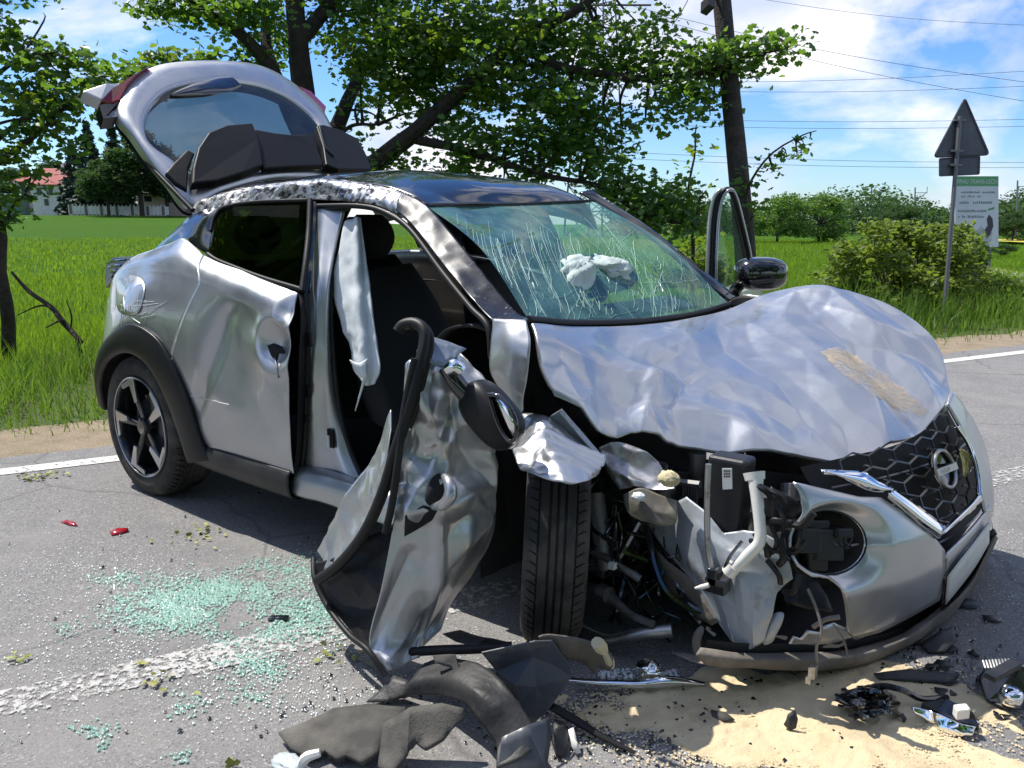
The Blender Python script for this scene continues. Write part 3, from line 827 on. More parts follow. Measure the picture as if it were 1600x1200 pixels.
house('barn', -12, 34, 328, 306, 298, 120, 10, m_shed, m_shed, [(4, 10, 312, 320)], 'low teal sheet metal barn at the far left')
# garden fence before the houses
fr_ = empty('garden_fence', W(180, 330, D=97)); 
for k in range(26):
    u = 108 + k * 6; p = W(u, 330, D=97); p.z = gz(p); g = Geo(); g.box(p + V3((0, 0, .65)), (.10, .10, 1.3)); g.obj('post', m_wallw, fr_, False)
    g = Geo(); q = W(u + 3, 330, D=97); q.z = gz(q); g.box(q + V3((0, 0, .62)), (.46, .04, 1.0), R_, (FW.x, FW.y, 0)); g.obj('panel', m_wallw if k % 4 else m_roofg, fr_, False)
tag(fr_, 'pale panel fence in front of the far houses', 'fence')

# ------------------------------------------------------------------ the leaning timber pole by the road, lattice pylon, masts and wires
m_wood = M('creosoted_wood', (0.030, 0.024, 0.020), 0.85, var=(7, (0.06, 0.05, 0.042), .45, .7), bump=(30, 1, .02))
m_steel = M('galvanised', (0.16, 0.165, 0.175), 0.5, 0.5)
m_dsteel = M('dark_steel', (0.055, 0.05, 0.055), 0.6, 0.3)
pb = W(1172, 470, D=11.2); pb.z = gz(pb)
pole = empty('utility_pole', pb)
g = Geo(); g.tube([pb, W(1164, 390, D=11.2), W(1152, 250, D=11.2), W(1140, 130, D=11.2), W(1128, 0, D=11.2), W(1116, -150, D=11.2), W(1108, -260, D=11.2)], [.15, .145, .14, .13, .125, .115, .11], 14, 30)
g.obj('shaft', m_wood, pole)
g = Geo(); c = W(1106, 8, D=11.0); g.box(c, (.20, .2, .14), ax=(.8, -.4, .35)); o = g.obj('lamp_box', m_dsteel, pole, False); bevel(o, .01)
tube('lamp_arm', [W(1128, -8, D=11.2), W(1116, -2, D=11.1), W(1106, 4, D=11.0)], .02, m_dsteel, pole, 8, 6)
tag(pole, 'dark leaning timber pole behind the open far door', 'pole')
py = W(930, 350, D=75); py.z = gz(py)
pyl = empty('lattice_pylon', py); g = Geo(); top = W(930, -60, D=75).z; Hh = top - py.z
def leg(k, f):
    w = 2.1 * (1 - f) + .75 * f; sx, sy = ((-1, -1), (1, -1), (1, 1), (-1, 1))[k]
    return V3((py.x + sx * w, py.y + sy * w, py.z + Hh * f))
for k in range(4): g.tube([leg(k, 0), leg(k, 1)], [.09, .06], 6)
nb = 11
for i in range(nb):
    f0, f1 = i / nb, (i + 1) / nb
    for k in range(4):
        k2 = (k + 1) % 4
        g.tube([leg(k, f0), leg(k2, f1)], .045, 5); g.tube([leg(k2, f0), leg(k, f1)], .045, 5); g.tube([leg(k, f1), leg(k2, f1)], .045, 5)
g.obj('lattice', M('pylon_steel', (.10, .085, .09), .6, .3), pyl)
g = Geo()
for f in (.80, .92): g.tube([leg(0, f) - R_ * 5, leg(0, f) + R_ * 6], .10, 5)
g.obj('crossarms', MATS['pylon_steel'], pyl)
tag(pyl, 'tall steel lattice pylon seen through the big tree', 'pylon')
m_wire = M('wire', (0.06, 0.065, 0.08), 0.6)
WIRES = [((990, 10), (1600, 128), 40, .012, 'uppermost thin wire crossing the open sky diagonally'), ((1000, 22), (1600, 158), 42, .012, 'diagonal wire just below the uppermost one'),
         ((990, 128), (1620, 110), 70, .018, 'near level power line above the triangular sign'), ((990, 140), (1620, 134), 70, .018, 'lower of the two power lines above the triangular sign'),
         ((960, 183), (1620, 186), 80, .02, 'power line level with the top of the triangular sign'), ((960, 193), (1620, 197), 80, .02, 'lower twin of the power line at the sign top'),
         ((940, 236), (1620, 254), 90, .022, 'power line behind the plate below the triangular sign'), ((940, 246), (1620, 262), 90, .022, 'lowest power line above the wood'), ((1150, -8), (1620, 40), 50, .012, 'short wire cutting the top right corner of the sky')]
for (a, b, D, r, lab) in WIRES:
    p0, p1 = W(*a, D=D), W(*b, D=D)
    pts = [p0.lerp(p1, i / 14) - V3((0, 0, .35 * math.sin(math.pi * i / 14))) for i in range(15)]
    g = Geo(); g.tube(pts, r, 5); tag(g.obj('power_line', m_wire), lab, 'wire', 'overhead wires')
g = Geo(); g.tube([W(1050, 40, D=11.2), W(1064, 20, D=11.2), W(1085, -20, D=11.2)], .006, 5, 8); tag(g.obj('guy_wire', m_wire), 'slanting guy wire left of the pole top', 'wire')
for (u, vt, vb, D, lab) in ((1362, 292, 352, 130, 'left railway mast above the wood'), (1430, 293, 350, 125, 'middle railway mast above the wood'), (1590, 282, 352, 110, 'railway mast right of the advertising board')):
    b = W(u, vb, D=D); b.z = gz(b); t = W(u, vt, D=D); root = empty('railway_mast', b)
    g = Geo(); g.tube([b, t], [.16, .10], 8); g.obj('mast', m_steel, root)
    g = Geo(); a0 = t - V3((0, 0, .8)); g.tube([a0, a0 - R_ * (-2.0)], .05, 5); g.tube([t - V3((0, 0, 2.2)), a0 + R_ * 1.8], .05, 5); g.tube([a0 + R_ * 1.9, a0 + R_ * 1.9 + V3((0, 0, .9))], .05, 5)
    g.obj('cantilever', m_steel, root); tag(root, lab, 'mast', 'railway masts')

# ------------------------------------------------------------------ road sign seen from behind, advertising board, path, stake
SD = 11.4
sb = W(1474, 505, D=SD); sb.z = gz(sb); m_back = M('sign_back', (0.075, 0.08, 0.088), 0.5, 0.5, var=(5, (0.11, .115, .12), .4, .7))
m_post = M('sign_post_grey', (0.13, 0.135, 0.14), 0.5, 0.4)
sign = empty('road_sign', sb)
g = Geo(); g.tube([sb, W(1500, 182, D=SD)], .030, 14); g.obj('post', m_post, sign)
def srd(pts, r, D, n=6):
    """rounded polygon in the sign plane"""
    P = [W(u, v, D=D) for u, v in pts]; out = []
    for i in range(len(P)):
        a, b, c = P[i - 1], P[i], P[(i + 1) % len(P)]; d0 = (a - b).normalized(); d1 = (c - b).normalized()
        for k in range(n + 1):
            f = k / n; out.append((b + d0 * r * (1 - f)).lerp(b + d1 * r * f, .5) + ((b + d0 * r * (1 - f)).lerp(b, .5) - (b + d0 * r * (1 - f)).lerp(b + d1 * r * f, .5)) * .0 if False else (b + d0 * r) * (1 - f) ** 2 + b * (2 * f * (1 - f)) + (b + d1 * r) * f ** 2)
    return out
bk = V3((FW.x, FW.y, 0)).normalized()
g = Geo(); g.prism(srd([(1508, 150), (1548, 243), (1457, 247)], .09, SD + .05), bk * .004); o = g.obj('triangle_plate', m_back, sign, False)
g = Geo(); tri = srd([(1508, 153), (1545, 241), (1460, 245)], .085, SD + .035); g.tube(tri + [tri[0]], .008, 6); g.obj('plate_flange', m_back, sign)
g = Geo(); g.prism(srd([(1467, 247), (1532, 243), (1531, 273), (1467, 276)], .03, SD + .05), bk * .004); g.obj('lower_plate', m_back, sign, False)
g = Geo(); rc = srd([(1468, 248), (1531, 244), (1530, 272), (1468, 275)], .03, SD + .035); g.tube(rc + [rc[0]], .006, 6); g.obj('lower_plate_flange', m_back, sign)
for v in (188, 236, 258): 
    g = Geo(); c = W(1499 - (v - 182) * .08, v, D=SD + .015); g.box(c, (.16, .07, .03), R_, bk, (0, 0, 1)); o = g.obj('clamp', m_steel, sign, False); bevel(o, .005)
tag(sign, 'triangular road sign with small plate, seen from its grey back', 'sign')

BD = 25.0
m_board = M('board_white', (0.60, 0.60, 0.60), 0.5, var=(1.2, (.52, .53, .55), .4, .7)); m_bgreen = M('board_green', (0.10, 0.30, 0.11), 0.5); m_print = M('board_print', (0.22, 0.23, 0.24), 0.6); m_pic = M('board_picture_grey', (.33, .35, .37), .6, var=(6, (.5, .52, .55), .4, .7)); m_pdark = M('board_picture_dark', (.05, .04, .045), .6)
c00, c10, c11, c01 = W(1499, 279, D=BD), W(1570, 273, D=BD), W(1550, 388, D=BD), W(1486, 382, D=BD)
bbase = (c11 + c01) / 2; bbase.z = gz(bbase); board = empty('advertising_board', bbase)
ctr = (c00 + c10 + c11 + c01) / 4; bR = ((c10 - c00) + (c11 - c01)).normalized(); bU = ((c00 - c01) + (c10 - c11)).normalized(); bU = (bU - bR * bU.dot(bR)).normalized(); bN = bR.cross(bU)
bw, bh = ((c10 - c00).length + (c11 - c01).length) / 2, ((c00 - c01).length + (c10 - c11).length) / 2
def bp(x, y, d=0): return ctr + bR * (x * bw / 2) + bU * (y * bh / 2) + bN * d
g = Geo(); g.prism([bp(-1, -1), bp(1, -1), bp(1, 1), bp(-1, 1)], -bN * .03); g.obj('panel', m_board, board, False)
g = Geo(); g.prism([bp(-1, .72, .004), bp(1, .72, .004), bp(1, 1, .004), bp(-1, 1, .004)], -bN * .003); g.obj('header', m_bgreen, board, False)
for x in (-.75, .75):
    q = bp(x, -1, -.06); e = V3((q.x, q.y, gz(q))); g = Geo(); g.tube([e, bp(x, .9, -.06)], .04, 8); g.obj('post', m_post, board)
def flat_text(txt, name, mat, parent, origin, right, up, h, width=None):
    cu = bpy.data.curves.new(name, 'FONT'); cu.body = txt; cu.size = 1; cu.align_x = 'LEFT'
    to = bpy.data.objects.new(name, cu); COL.objects.link(to); dg = bpy.context.evaluated_depsgraph_get(); me0 = to.evaluated_get(dg).to_mesh()
    xs = [v.co.x for v in me0.vertices]; k = (width / (max(xs) - min(xs))) if width else h
    v = [origin + right * (q.co.x * k) + up * (q.co.y * h) for q in me0.vertices]; f = [tuple(p.vertices) for p in me0.polygons]
    bpy.data.objects.remove(to); bpy.data.curves.remove(cu)
    return mesh_obj(name, v, f, mat, parent, False)
flat_text('PPHU TRANS-LECH', 'header_lettering', m_board, board, bp(-.92, .79, .008), bR, bU, bh * .085, bw * .92)
for k, (x0, x1, y, hgt) in enumerate([(-.72, .86, .52, .03), (-.80, .30, .40, .035), (-.80, .72, .22, .04), (-.86, .45, -.02, .04), (-.86, .35, -.18, .04), (-.80, -.2, -.48, .055)]):
    n = int((x1 - x0) / .085); g = Geo(); rk = random.Random(k)
    for i in range(n):
        if rk.random() < .14: continue
        a = x0 + (x1 - x0) * i / n; b_ = a + .055 + rk.random() * .02
        g.prism([bp(a, y, .004), bp(b_, y, .004), bp(b_, y + hgt * (1 + rk.random()), .004), bp(a, y + hgt * (1 + rk.random()), .004)], -bN * .002)
    tag(g.obj('small_print', m_print, board, False), kind='stuff')
g = Geo(); g.prism([bp(x, y, .004) for x, y in [(-.2, -.97), (.62, -.97), (.72, -.6), (.55, -.45), (.35, -.52), (.2, -.38), (.02, -.55), (-.1, -.7)]], -bN * .002); g.obj('picture', m_pic, board, False)
g = Geo(); g.prism([bp(x, y, .008) for x, y in [(.42, -.75), (.58, -.7), (.76, -.42), (.72, -.2), (.56, -.08), (.46, -.22), (.5, -.4), (.36, -.52)]], -bN * .002); g.obj('picture_figure', m_pdark, board, False)
g = Geo(); g.prism([bp(x, y, .004) for x, y in [(.5, .02), (.8, .06), (.82, .14), (.66, .10), (.52, .08)]], -bN * .002); g.obj('emblem', m_bgreen, board, False)
tag(board, 'white advertising board with green header behind the road sign', 'board')

# field track and rapeseed on the right
pp = [(1400, 404), (1450, 407), (1500, 412), (1550, 420), (1620, 431), (1700, 446)]
tv = []
for u, v in pp:
    for dv in (-4, 4): p = W(u, v + dv * (.6 if u < 1500 else 1), Z=-.05); tv.append(V3((p.x, p.y, gz(p) + .03)))
o = mesh_obj('field_track', tv, grid_faces(2, len(pp)), M('track_gravel', (.46, .42, .36), .95, var=(2, (.35, .31, .25), .4, .7)))
if o.data.polygons[0].normal.z < 0: o.data.flip_normals()
tag(o, kind='structure')
tv = []
for u, v0, v1 in ((1556, 381, 386), (1600, 380, 389), (1700, 379, 392), (1800, 378, 395)):
    for v in (v0, v1): p = W(u, v, Z=-.3); tv.append(V3((p.x, p.y, gz(p) + .25)))
o = mesh_obj('rapeseed_field', tv, grid_faces(2, 4), M('rapeseed', (.45, .38, .03), .9, var=(1, (.3, .3, .04), .4, .7)))
if o.data.polygons[0].normal.z < 0: o.data.flip_normals()
tag(o, kind='structure')
g = Geo(); b = W(1503, 418, D=24); b.z = gz(b); g.tube([b, W(1504, 385, D=24), W(1506, 372, D=24)], [.07, .09, .05], 8, 8); tag(g.obj('stake', m_wood), 'short dark stake under the advertising board', 'stake')

# ------------------------------------------------------------------ trees on the camera's side of the road (seen mirrored in the car)
proto = None
def far_side_tree(s, t, scale, rz, lab, grp='trees on the near side of the road'):
    global proto
    base = ST(s, t, ground_z(s, t))
    if proto is None:
        r = np.random.default_rng(77); root = empty('verge_tree', (0, 0, 0)); g = Geo(); H = 7.5
        g.tube([V3((0, 0, -.3)), V3((.05, 0, 2)), V3((.1, .1, 4.5)), V3((.1, .1, 6.5))], [.22, .18, .10, .03], 9, 12); bl = []
        for i in range(20):
            d = Vector(r.normal(size=3)); d.normalize(); q = V3((d.x * 1.9, d.y * 1.9, 4.3 + d.z * 2.2)); bl.append((q, (.95, .95, .7), 1)); g.tube([V3((.08, .05, 3)), q], [.07, .02], 5)
        g.obj('trunk', m_bark, root); np_mesh('crown', *leaf_geo(clumps(bl, r, 14, 12, .26), .26, r), m_leaf, root); proto = root
    else:
        root = proto.copy(); COL.objects.link(root)
        for ch in list(proto.children):
            c = ch.copy(); c.parent = root; COL.objects.link(c)
    root.location = base; root.scale = (scale,) * 3; root.rotation_euler = (0, 0, rz)
    tag(root, lab, 'tree', grp)
for s, t, sc, rz in ((-10, 11, 1.2, 2), (-5, 11, 1.25, 3.3), (0, 11.5, 1.2, 4), (5, 12, 1.2, 1.9)):
    far_side_tree(s, t, sc, rz, 'leafy tree of the row along the near side of the road')
for s, t, sc, rz in ((-7.6, -6.2, 1.5, 0), (-9.5, -4.5, 1.35, 1.3), (-12.5, -6, 1.2, 2.2), (-16, -4.5, 1.1, 3.1), (-20, -6, 1.25, 4.3), (-25, -5, 1.2, 5.1)):
    far_side_tree(s, t, sc, rz, 'leafy tree of the roadside row beyond the left edge of the picture', 'roadside trees left of the picture')

# ================================================================== the wrecked car (x forward from the rear axle, y to its left, z up)
from mathutils.bvhtree import BVHTree
def paint(name, base, rough, metal, coat, scuff=None):
    m = M(name, base, rough, metal, 0.5, coat)
    nt = m.node_tree; N, L = nt.nodes, nt.links; b = N['Principled BSDF']
    t = N.new('ShaderNodeTexCoord')
    n = N.new('ShaderNodeTexNoise'); n.inputs['Scale'].default_value = 900; n.inputs['Detail'].default_value = 2
    L.new(t.outputs['Object'], n.inputs['Vector'])
    d = N.new('ShaderNodeTexNoise'); d.inputs['Scale'].default_value = 6; d.inputs['Detail'].default_value = 8; d.inputs['Roughness'].default_value = .65
    L.new(t.outputs['Object'], d.inputs['Vector'])
    r = N.new('ShaderNodeMapRange'); r.inputs['From Min'].default_value = .35; r.inputs['From Max'].default_value = .75; r.inputs['To Min'].default_value = rough - .05; r.inputs['To Max'].default_value = rough + .16
    L.new(d.outputs['Fac'], r.inputs['Value']); L.new(r.outputs[0], b.inputs['Roughness'])
    bp = N.new('ShaderNodeBump'); bp.inputs['Strength'].default_value = 0.05; bp.inputs['Distance'].default_value = 0.001
    L.new(n.outputs['Fac'], bp.inputs['Height'])
    if scuff:
        sc, c2, lo, hi, stretch = scuff
        mp = N.new('ShaderNodeMapping'); mp.inputs['Scale'].default_value = stretch
        L.new(t.outputs['Object'], mp.inputs['Vector'])
        s = N.new('ShaderNodeTexNoise'); s.inputs['Scale'].default_value = sc; s.inputs['Detail'].default_value = 9; s.inputs['Roughness'].default_value = .72
        L.new(mp.outputs[0], s.inputs['Vector'])
        q = N.new('ShaderNodeMapRange'); q.inputs['From Min'].default_value = lo; q.inputs['From Max'].default_value = hi
        L.new(s.outputs['Fac'], q.inputs['Value'])
        x = N.new('ShaderNodeMixRGB'); x.inputs[1].default_value = (*base, 1); x.inputs[2].default_value = (*c2, 1)
        L.new(q.outputs[0], x.inputs[0]); L.new(x.outputs[0], b.inputs['Base Color'])
    return m
m_silver = paint('silver_paint', (0.45, 0.46, 0.475), 0.34, 0.78, 0.7, (7, (0.42, 0.42, 0.42), .56, .78, (1, 1, 2)))
m_hood = paint('dusty_silver_paint', (0.48, 0.49, 0.505), 0.32, 0.78, 0.7, (2.6, (0.52, 0.45, 0.34), .60, .74, (1, 2, 1)))
m_scuff = paint('scuffed_silver', (0.62, 0.62, 0.63), 0.28, 0.85, 0.2, (22, (0.04, 0.04, 0.045), .45, .56, (1, 3, 1)))
m_black = paint('black_paint', (0.010, 0.010, 0.012), 0.10, 0.0, 1.0)
m_scraped = paint('scraped_black_paint', (0.018, 0.018, 0.02), 0.28, 0.1, 0.4, (30, (0.40, 0.40, 0.41), .60, .68, (3, 1, 1)))
m_plast = M('black_plastic', (0.009, 0.009, 0.010), 0.42, spec=0.28, bump=(220, 0.25, 0.002), var=(6, (0.022, 0.021, 0.02), .5, .8))
m_plast2 = M('grey_plastic', (0.016, 0.017, 0.020), 0.38, spec=0.35, bump=(160, 0.25, 0.002), var=(5, (0.045, 0.044, 0.042), .45, .75))
m_rub = M('rubber', (0.011, 0.011, 0.012), 0.5, spec=0.3, var=(8, (0.03, 0.029, 0.027), .5, .8))
m_tyre = M('tyre_rubber', (0.026, 0.025, 0.024), 0.75, spec=0.3, var=(5, (0.13, 0.115, 0.095), .45, .72), bump=(90, .3, .002))
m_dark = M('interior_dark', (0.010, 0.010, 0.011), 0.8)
m_cloth = M('seat_cloth', (0.014, 0.014, 0.015), 0.85, bump=(300, .4, .002))
m_alloy = M('machined_alloy', (0.55, 0.55, 0.56), 0.28, 0.9)
m_galloy = M('black_alloy', (0.018, 0.018, 0.02), 0.25, 0.3, coat=0.6)
m_chrome = M('chrome', (0.80, 0.81, 0.83), 0.05, 1.0)
m_bare = M('bare_metal', (0.42, 0.42, 0.42), 0.4, 0.9, var=(14, (0.12, 0.10, 0.08), .5, .7))
m_primer = M('pale_inner_panel', (0.33, 0.36, 0.39), 0.45, 0.3, var=(9, (0.15, 0.14, 0.125), .54, .70), bump=(60, .15, .004))
m_white = M('white_plastic', (0.72, 0.71, 0.66), 0.45, var=(12, (0.45, 0.43, 0.38), .55, .8))
m_bag = M('airbag_cloth', (0.66, 0.70, 0.72), 0.85, bump=(16, .25, .01), var=(7, (0.45, 0.50, 0.53), .45, .75))
m_bag2 = M('airbag_cloth_inside', (0.52, 0.60, 0.58), 0.85, bump=(45, .5, .01), var=(7, (0.38, 0.46, 0.45), .45, .75))
m_red = M('red_lens', (0.22, 0.008, 0.012), 0.15, coat=0.6)
m_lens = glass_mat('clear_lens', (0.75, 0.78, 0.8), 0, (0, 0, 0))
m_wind = glass_mat('cracked_laminate', (0.66, 0.86, 0.80), 0.26, (0.24, 0.52, 0.46), 0.03)
m_tint = glass_mat('privacy_glass', (0.012, 0.013, 0.013), 0, (0, 0, 0))
m_rglass = glass_mat('rear_glass', (0.14, 0.17, 0.18), 0.05, (.4, .45, .45))
m_doorglass = glass_mat('door_glass', (0.60, 0.74, 0.72), 0.10, (.5, .62, .6))
m_crack = M('crack_lines', (0.50, 0.74, 0.67), 0.25, spec=0.8)
m_plate = M('plate_white', (0.62, 0.63, 0.62), 0.4, var=(9, (0.4, 0.4, 0.38), .55, .8))
m_dirt = M('muddy_plastic', (0.11, 0.098, 0.083), 0.75, var=(6, (0.23, 0.20, 0.165), .45, .7), bump=(50, .5, .006))
m_copper = M('engine_alloy', (0.20, 0.195, 0.19), 0.5, 0.6, var=(11, (0.05, 0.045, 0.04), .45, .7))

car = empty('crashed_car', (1.35, 0, 0))
tag(car, 'wrecked silver crossover car with black roof, raised tailgate and smashed front corner', 'car')
def V(*a): return Vector(a)
def bvh_of(o):
    return BVHTree.FromPolygons([v.co.copy() for v in o.data.vertices], [tuple(p.vertices) for p in o.data.polygons])
def on(tree, u, v, off=0.004):
    d = ray(u, v).normalized(); loc, nrm, i, dist = tree.ray_cast(CAM, d)
    if loc is None: return None
    if nrm.dot(CAM - loc) < 0: nrm = -nrm
    return loc + nrm * off

# ---- right flank: rear quarter panel and rear door (columns: top, crease and bottom as x, y, z)
TOP = [(-.66, -.52, .99), (-.50, -.63, 1.09), (-.32, -.70, 1.15), (-.05, -.73, 1.195), (.15, -.745, 1.23), (.29, -.745, 1.255), (.50, -.78, 1.185), (.66, -.79, 1.16), (.78, -.80, 1.14), (.90, -.81, 1.115), (1.05, -.81, 1.085), (1.205, -.81, 1.06)]
CRS = [(-.70, -.60, .92), (-.50, -.735, 1.0), (-.27, -.80, 1.05), (0, -.83, 1.085), (.2, -.855, 1.10), (.42, -.87, 1.10), (.62, -.88, 1.08), (.75, -.885, 1.055), (.86, -.885, 1.03), (.98, -.885, 1.0), (1.1, -.885, .97), (1.235, -.88, .935)]
BOT = [(-.72, -.60, .50), (-.50, -.80, .50), (-.38, -.875, .60), (-.2, -.915, .755), (.06, -.925, .855), (.28, -.925, .825), (.41, -.92, .73), (.51, -.91, .58), (.565, -.90, .42), (.63, -.89, .345), (.90, -.885, .348), (1.20, -.875, .342)]
def flank_rows(a, b):
    rows = [[V(*TOP[i]) for i in range(a, b)]]
    rows.append([V(*TOP[i]).lerp(V(*CRS[i]), .55) + V(0, -.012, .012) for i in range(a, b)])
    rows.append([V(*TOP[i]).lerp(V(*CRS[i]), .93) + V(0, -.002, .004) for i in range(a, b)])
    for f, bul in ((.06, .002), (.33, .016), (.62, .018), (.86, .010), (1.0, 0)):
        rows.append([V(*CRS[i]).lerp(V(*BOT[i]), f) + V(0, -bul, 0) for i in range(a, b)])
    return rows
def dent(p, c, r, depth):
    d = ((p.x - c[0]) ** 2 + (p.z - c[1]) ** 2) ** .5 / r
    return -depth * math.exp(-d * d * 1.6) + depth * .25 * math.exp(-(d - 1.25) ** 2 * 9)
def flank_disp(p, s, t):
    h = dent(p, (1.14, .86), .085, .045) + dent(p, (1.2, .99), .05, .02) + dent(p, (.86, .80), .20, .016) + dent(p, (1.05, .62), .2, .010)
    k = sstep(.75, 1.2, p.x) * sstep(.3, .5, p.z)
    h += .022 * k * (fold(p, 5.5, 3) - .5)
    h += -.012 * math.exp(-((p.x - p.z * .55 - .30) / .05) ** 2) * sstep(.4, .6, p.z) * (1 - sstep(.95, 1.02, p.z))
    h += .0015 * N3(p, 5)
    return h
qp = patch('quarter_panel', flank_rows(0, 7), m_silver, car, 72, 60, disp=flank_disp); solid(qp, .004)
rd = patch('rear_door', flank_rows(6, 12), m_silver, car, 84, 84, disp=flank_disp); solid(rd, .004)
qt, rt = bvh_of(qp), bvh_of(rd)
# folded front edge of the rear door with its dark return
patch('door_edge', [WY((467, 459, -.815), (470, 500, -.87), (467, 560, -.895), (465, 640, -.89), (463, 700, -.885), (459, 742, -.878)),
                    WY((476, 460, -.80), (478, 500, -.83), (477, 560, -.84), (474, 640, -.84), (471, 700, -.835), (466, 745, -.83))], m_dark, car, 30, 5)
# fuel flap
ring = [(186, 436), (205, 430), (222, 436), (227, 452), (222, 478), (212, 492), (192, 490), (183, 478), (182, 452)]
fl = [on(qt, u, v, .0035) for u, v in ring]
if all(fl):
    o = plate('fuel_flap', catmull(fl, 40, True), m_silver, car, .003)
    tube('flap_gap', [on(qt, u, v, .001) for u, v in ring] + [on(qt, *ring[0], .001)], .0022, m_dark, o, 6, 50)
# scratches on the quarter above the arch
g = Geo()
for i in range(26):
    u, v = rnd.uniform(165, 228), rnd.uniform(470, 512); l = rnd.uniform(8, 34); a = rnd.choice([1.45, 1.6, .2, .1, -.5]) + rnd.uniform(-.15, .15)
    q = [on(qt, u + math.cos(a) * l * f, v - math.sin(a) * l * f, .0012) for f in (0, .33, .66, 1)]
    if all(q): g.tube(q, .0011, 4)
for (u0, v0, u1, v1) in [(232, 490, 262, 470), (238, 482, 256, 474), (298, 618, 358, 632), (300, 619, 340, 627)]:
    q = [on(qt, u0 + (u1 - u0) * f, v0 + (v1 - v0) * f, .0012) or on(rt, u0 + (u1 - u0) * f, v0 + (v1 - v0) * f, .0012) for f in (0, .33, .66, 1)]
    if all(q): g.tube(q, .0013, 4)
tag(g.obj('scratches', M('bare_scratch', (.75, .75, .74), .35, .4), qp), kind='stuff')
# torn hole in the dent
hole = [(418, 540), (428, 536), (440, 541), (447, 552), (436, 552), (432, 566), (424, 556)]
hp = [on(rt, u, v, .004) for u, v in hole]
if all(hp): plate('torn_hole', hp, m_dark, rd, .002)
g = Geo()
for pts in ([(412, 545), (424, 552), (440, 556), (452, 552), (464, 556)], [(430, 560), (434, 575), (436, 590)], [(446, 470), (454, 478), (462, 476)]):
    q = [on(rt, u, v, .003) for u, v in pts]
    if all(q): g.tube(q, .003, 5, 12)
g.obj('crease_edges', m_bare, rd)

# wheel arch cladding, sill cladding and rear bumper
AO = [(-.50, .40), (-.46, .50), (-.37, .62), (-.2, .757), (.06, .857), (.28, .827), (.41, .732), (.51, .582), (.565, .42), (.60, .345), (.64, .30)]
AI = [(-.44, .36), (-.40, .44), (-.33, .54), (-.19, .655), (.0, .722), (.17, .705), (.28, .63), (.36, .5), (.41, .37), (.435, .29), (.45, .25)]
yo = [-.845, -.87, -.90, -.92, -.928, -.928, -.925, -.915, -.905, -.90, -.895]
patch('wheel_arch_cladding', [[V(x, y + .012, z) for (x, z), y in zip(AO, yo)], [V(x, y - .012, z) for (x, z), y in zip(AO, yo)],
      [V((a[0] + b[0]) / 2, y - .022, (a[1] + b[1]) / 2) for a, b, y in zip(AO, AI, yo)], [V(x, y - .012, z) for (x, z), y in zip(AI, yo)],
      [V(x, y + .03, z) for (x, z), y in zip(AI, yo)], [V(x * .96, -.72, z * .98 + .01) for (x, z) in AI]], m_plast, car, 60, 22, thick=.004)
patch('wheel_housing', [[V(x * .98, -.80, z + .01) for x, z in AI], [V(x * .98, -.55, z + .01) for x, z in AI]], m_dark, car, 30, 4, toward=V(0, -.8, .3))
patch('sill_cladding', [[V(.50, -.885, .352), V(.7, -.892, .356), V(.95, -.89, .355), V(1.19, -.882, .35)], [V(.50, -.905, .325), V(.7, -.908, .33), V(.95, -.905, .33), V(1.19, -.897, .325)],
      [V(.46, -.90, .28), V(.7, -.903, .275), V(.95, -.90, .272), V(1.185, -.892, .268)], [V(.46, -.86, .235), V(.7, -.862, .228), V(.95, -.862, .225), V(1.18, -.855, .222)], [V(.46, -.70, .22), V(.7, -.70, .21), V(.95, -.70, .21), V(1.18, -.70, .21)]], m_plast2, car, 40, 20, thick=.004)
patch('rear_bumper', [[V(-.50, -.81, .52), V(-.66, -.68, .52), V(-.75, -.4, .52), V(-.78, 0, .52), V(-.75, .4, .52), V(-.62, .72, .52)], [V(-.48, -.82, .42), V(-.66, -.70, .42), V(-.77, -.4, .42), V(-.80, 0, .42), V(-.77, .4, .42), V(-.64, .74, .42)],
      [V(-.44, -.80, .28), V(-.6, -.68, .27), V(-.70, -.4, .26), V(-.73, 0, .26), V(-.70, .4, .26), V(-.58, .72, .27)]], m_plast, car, 40, 14, thick=.006, toward=V(-3, -3, .5))
patch('rear_panel', [[V(-.66, -.52, .99), V(-.72, -.3, .97), V(-.74, 0, .96), V(-.72, .3, .97), V(-.66, .55, .99)], [V(-.72, -.60, .5), V(-.78, -.3, .5), V(-.80, 0, .5), V(-.78, .3, .5), V(-.72, .62, .5)]], m_silver, car, 20, 8, toward=V(-4, 0, .7))
# tail light: smashed black cluster with fins
tl = W(183, 418, Y=-.66)
g = Geo()
P = [W(u, v, Y=y) for u, v, y in [(204, 404, -.71), (176, 402, -.62), (166, 412, -.58), (164, 440, -.62), (166, 450, -.68), (176, 440, -.715), (190, 424, -.72)]]
g.prism(P, V(-.06, .12, 0))
tlo = g.obj('tail_light', m_plast, car, False); bevel(tlo, .006)
g = Geo()
for k in range(4):
    g.tube([W(168 + k * 2, 411 + k * 7, Y=-.68), W(184 - k * 3, 407 + k * 8, Y=-.725), W(196 - k * 7, 406 + k * 9, Y=-.735)], .006, 6, 8)
g.obj('light_fins', m_black, tlo)
tube('light_lens', WY((204, 407, -.74), (190, 424, -.745), (176, 440, -.74), (167, 449, -.70)), [.006, .008, .008, .004], m_red, tlo, 6, 14)

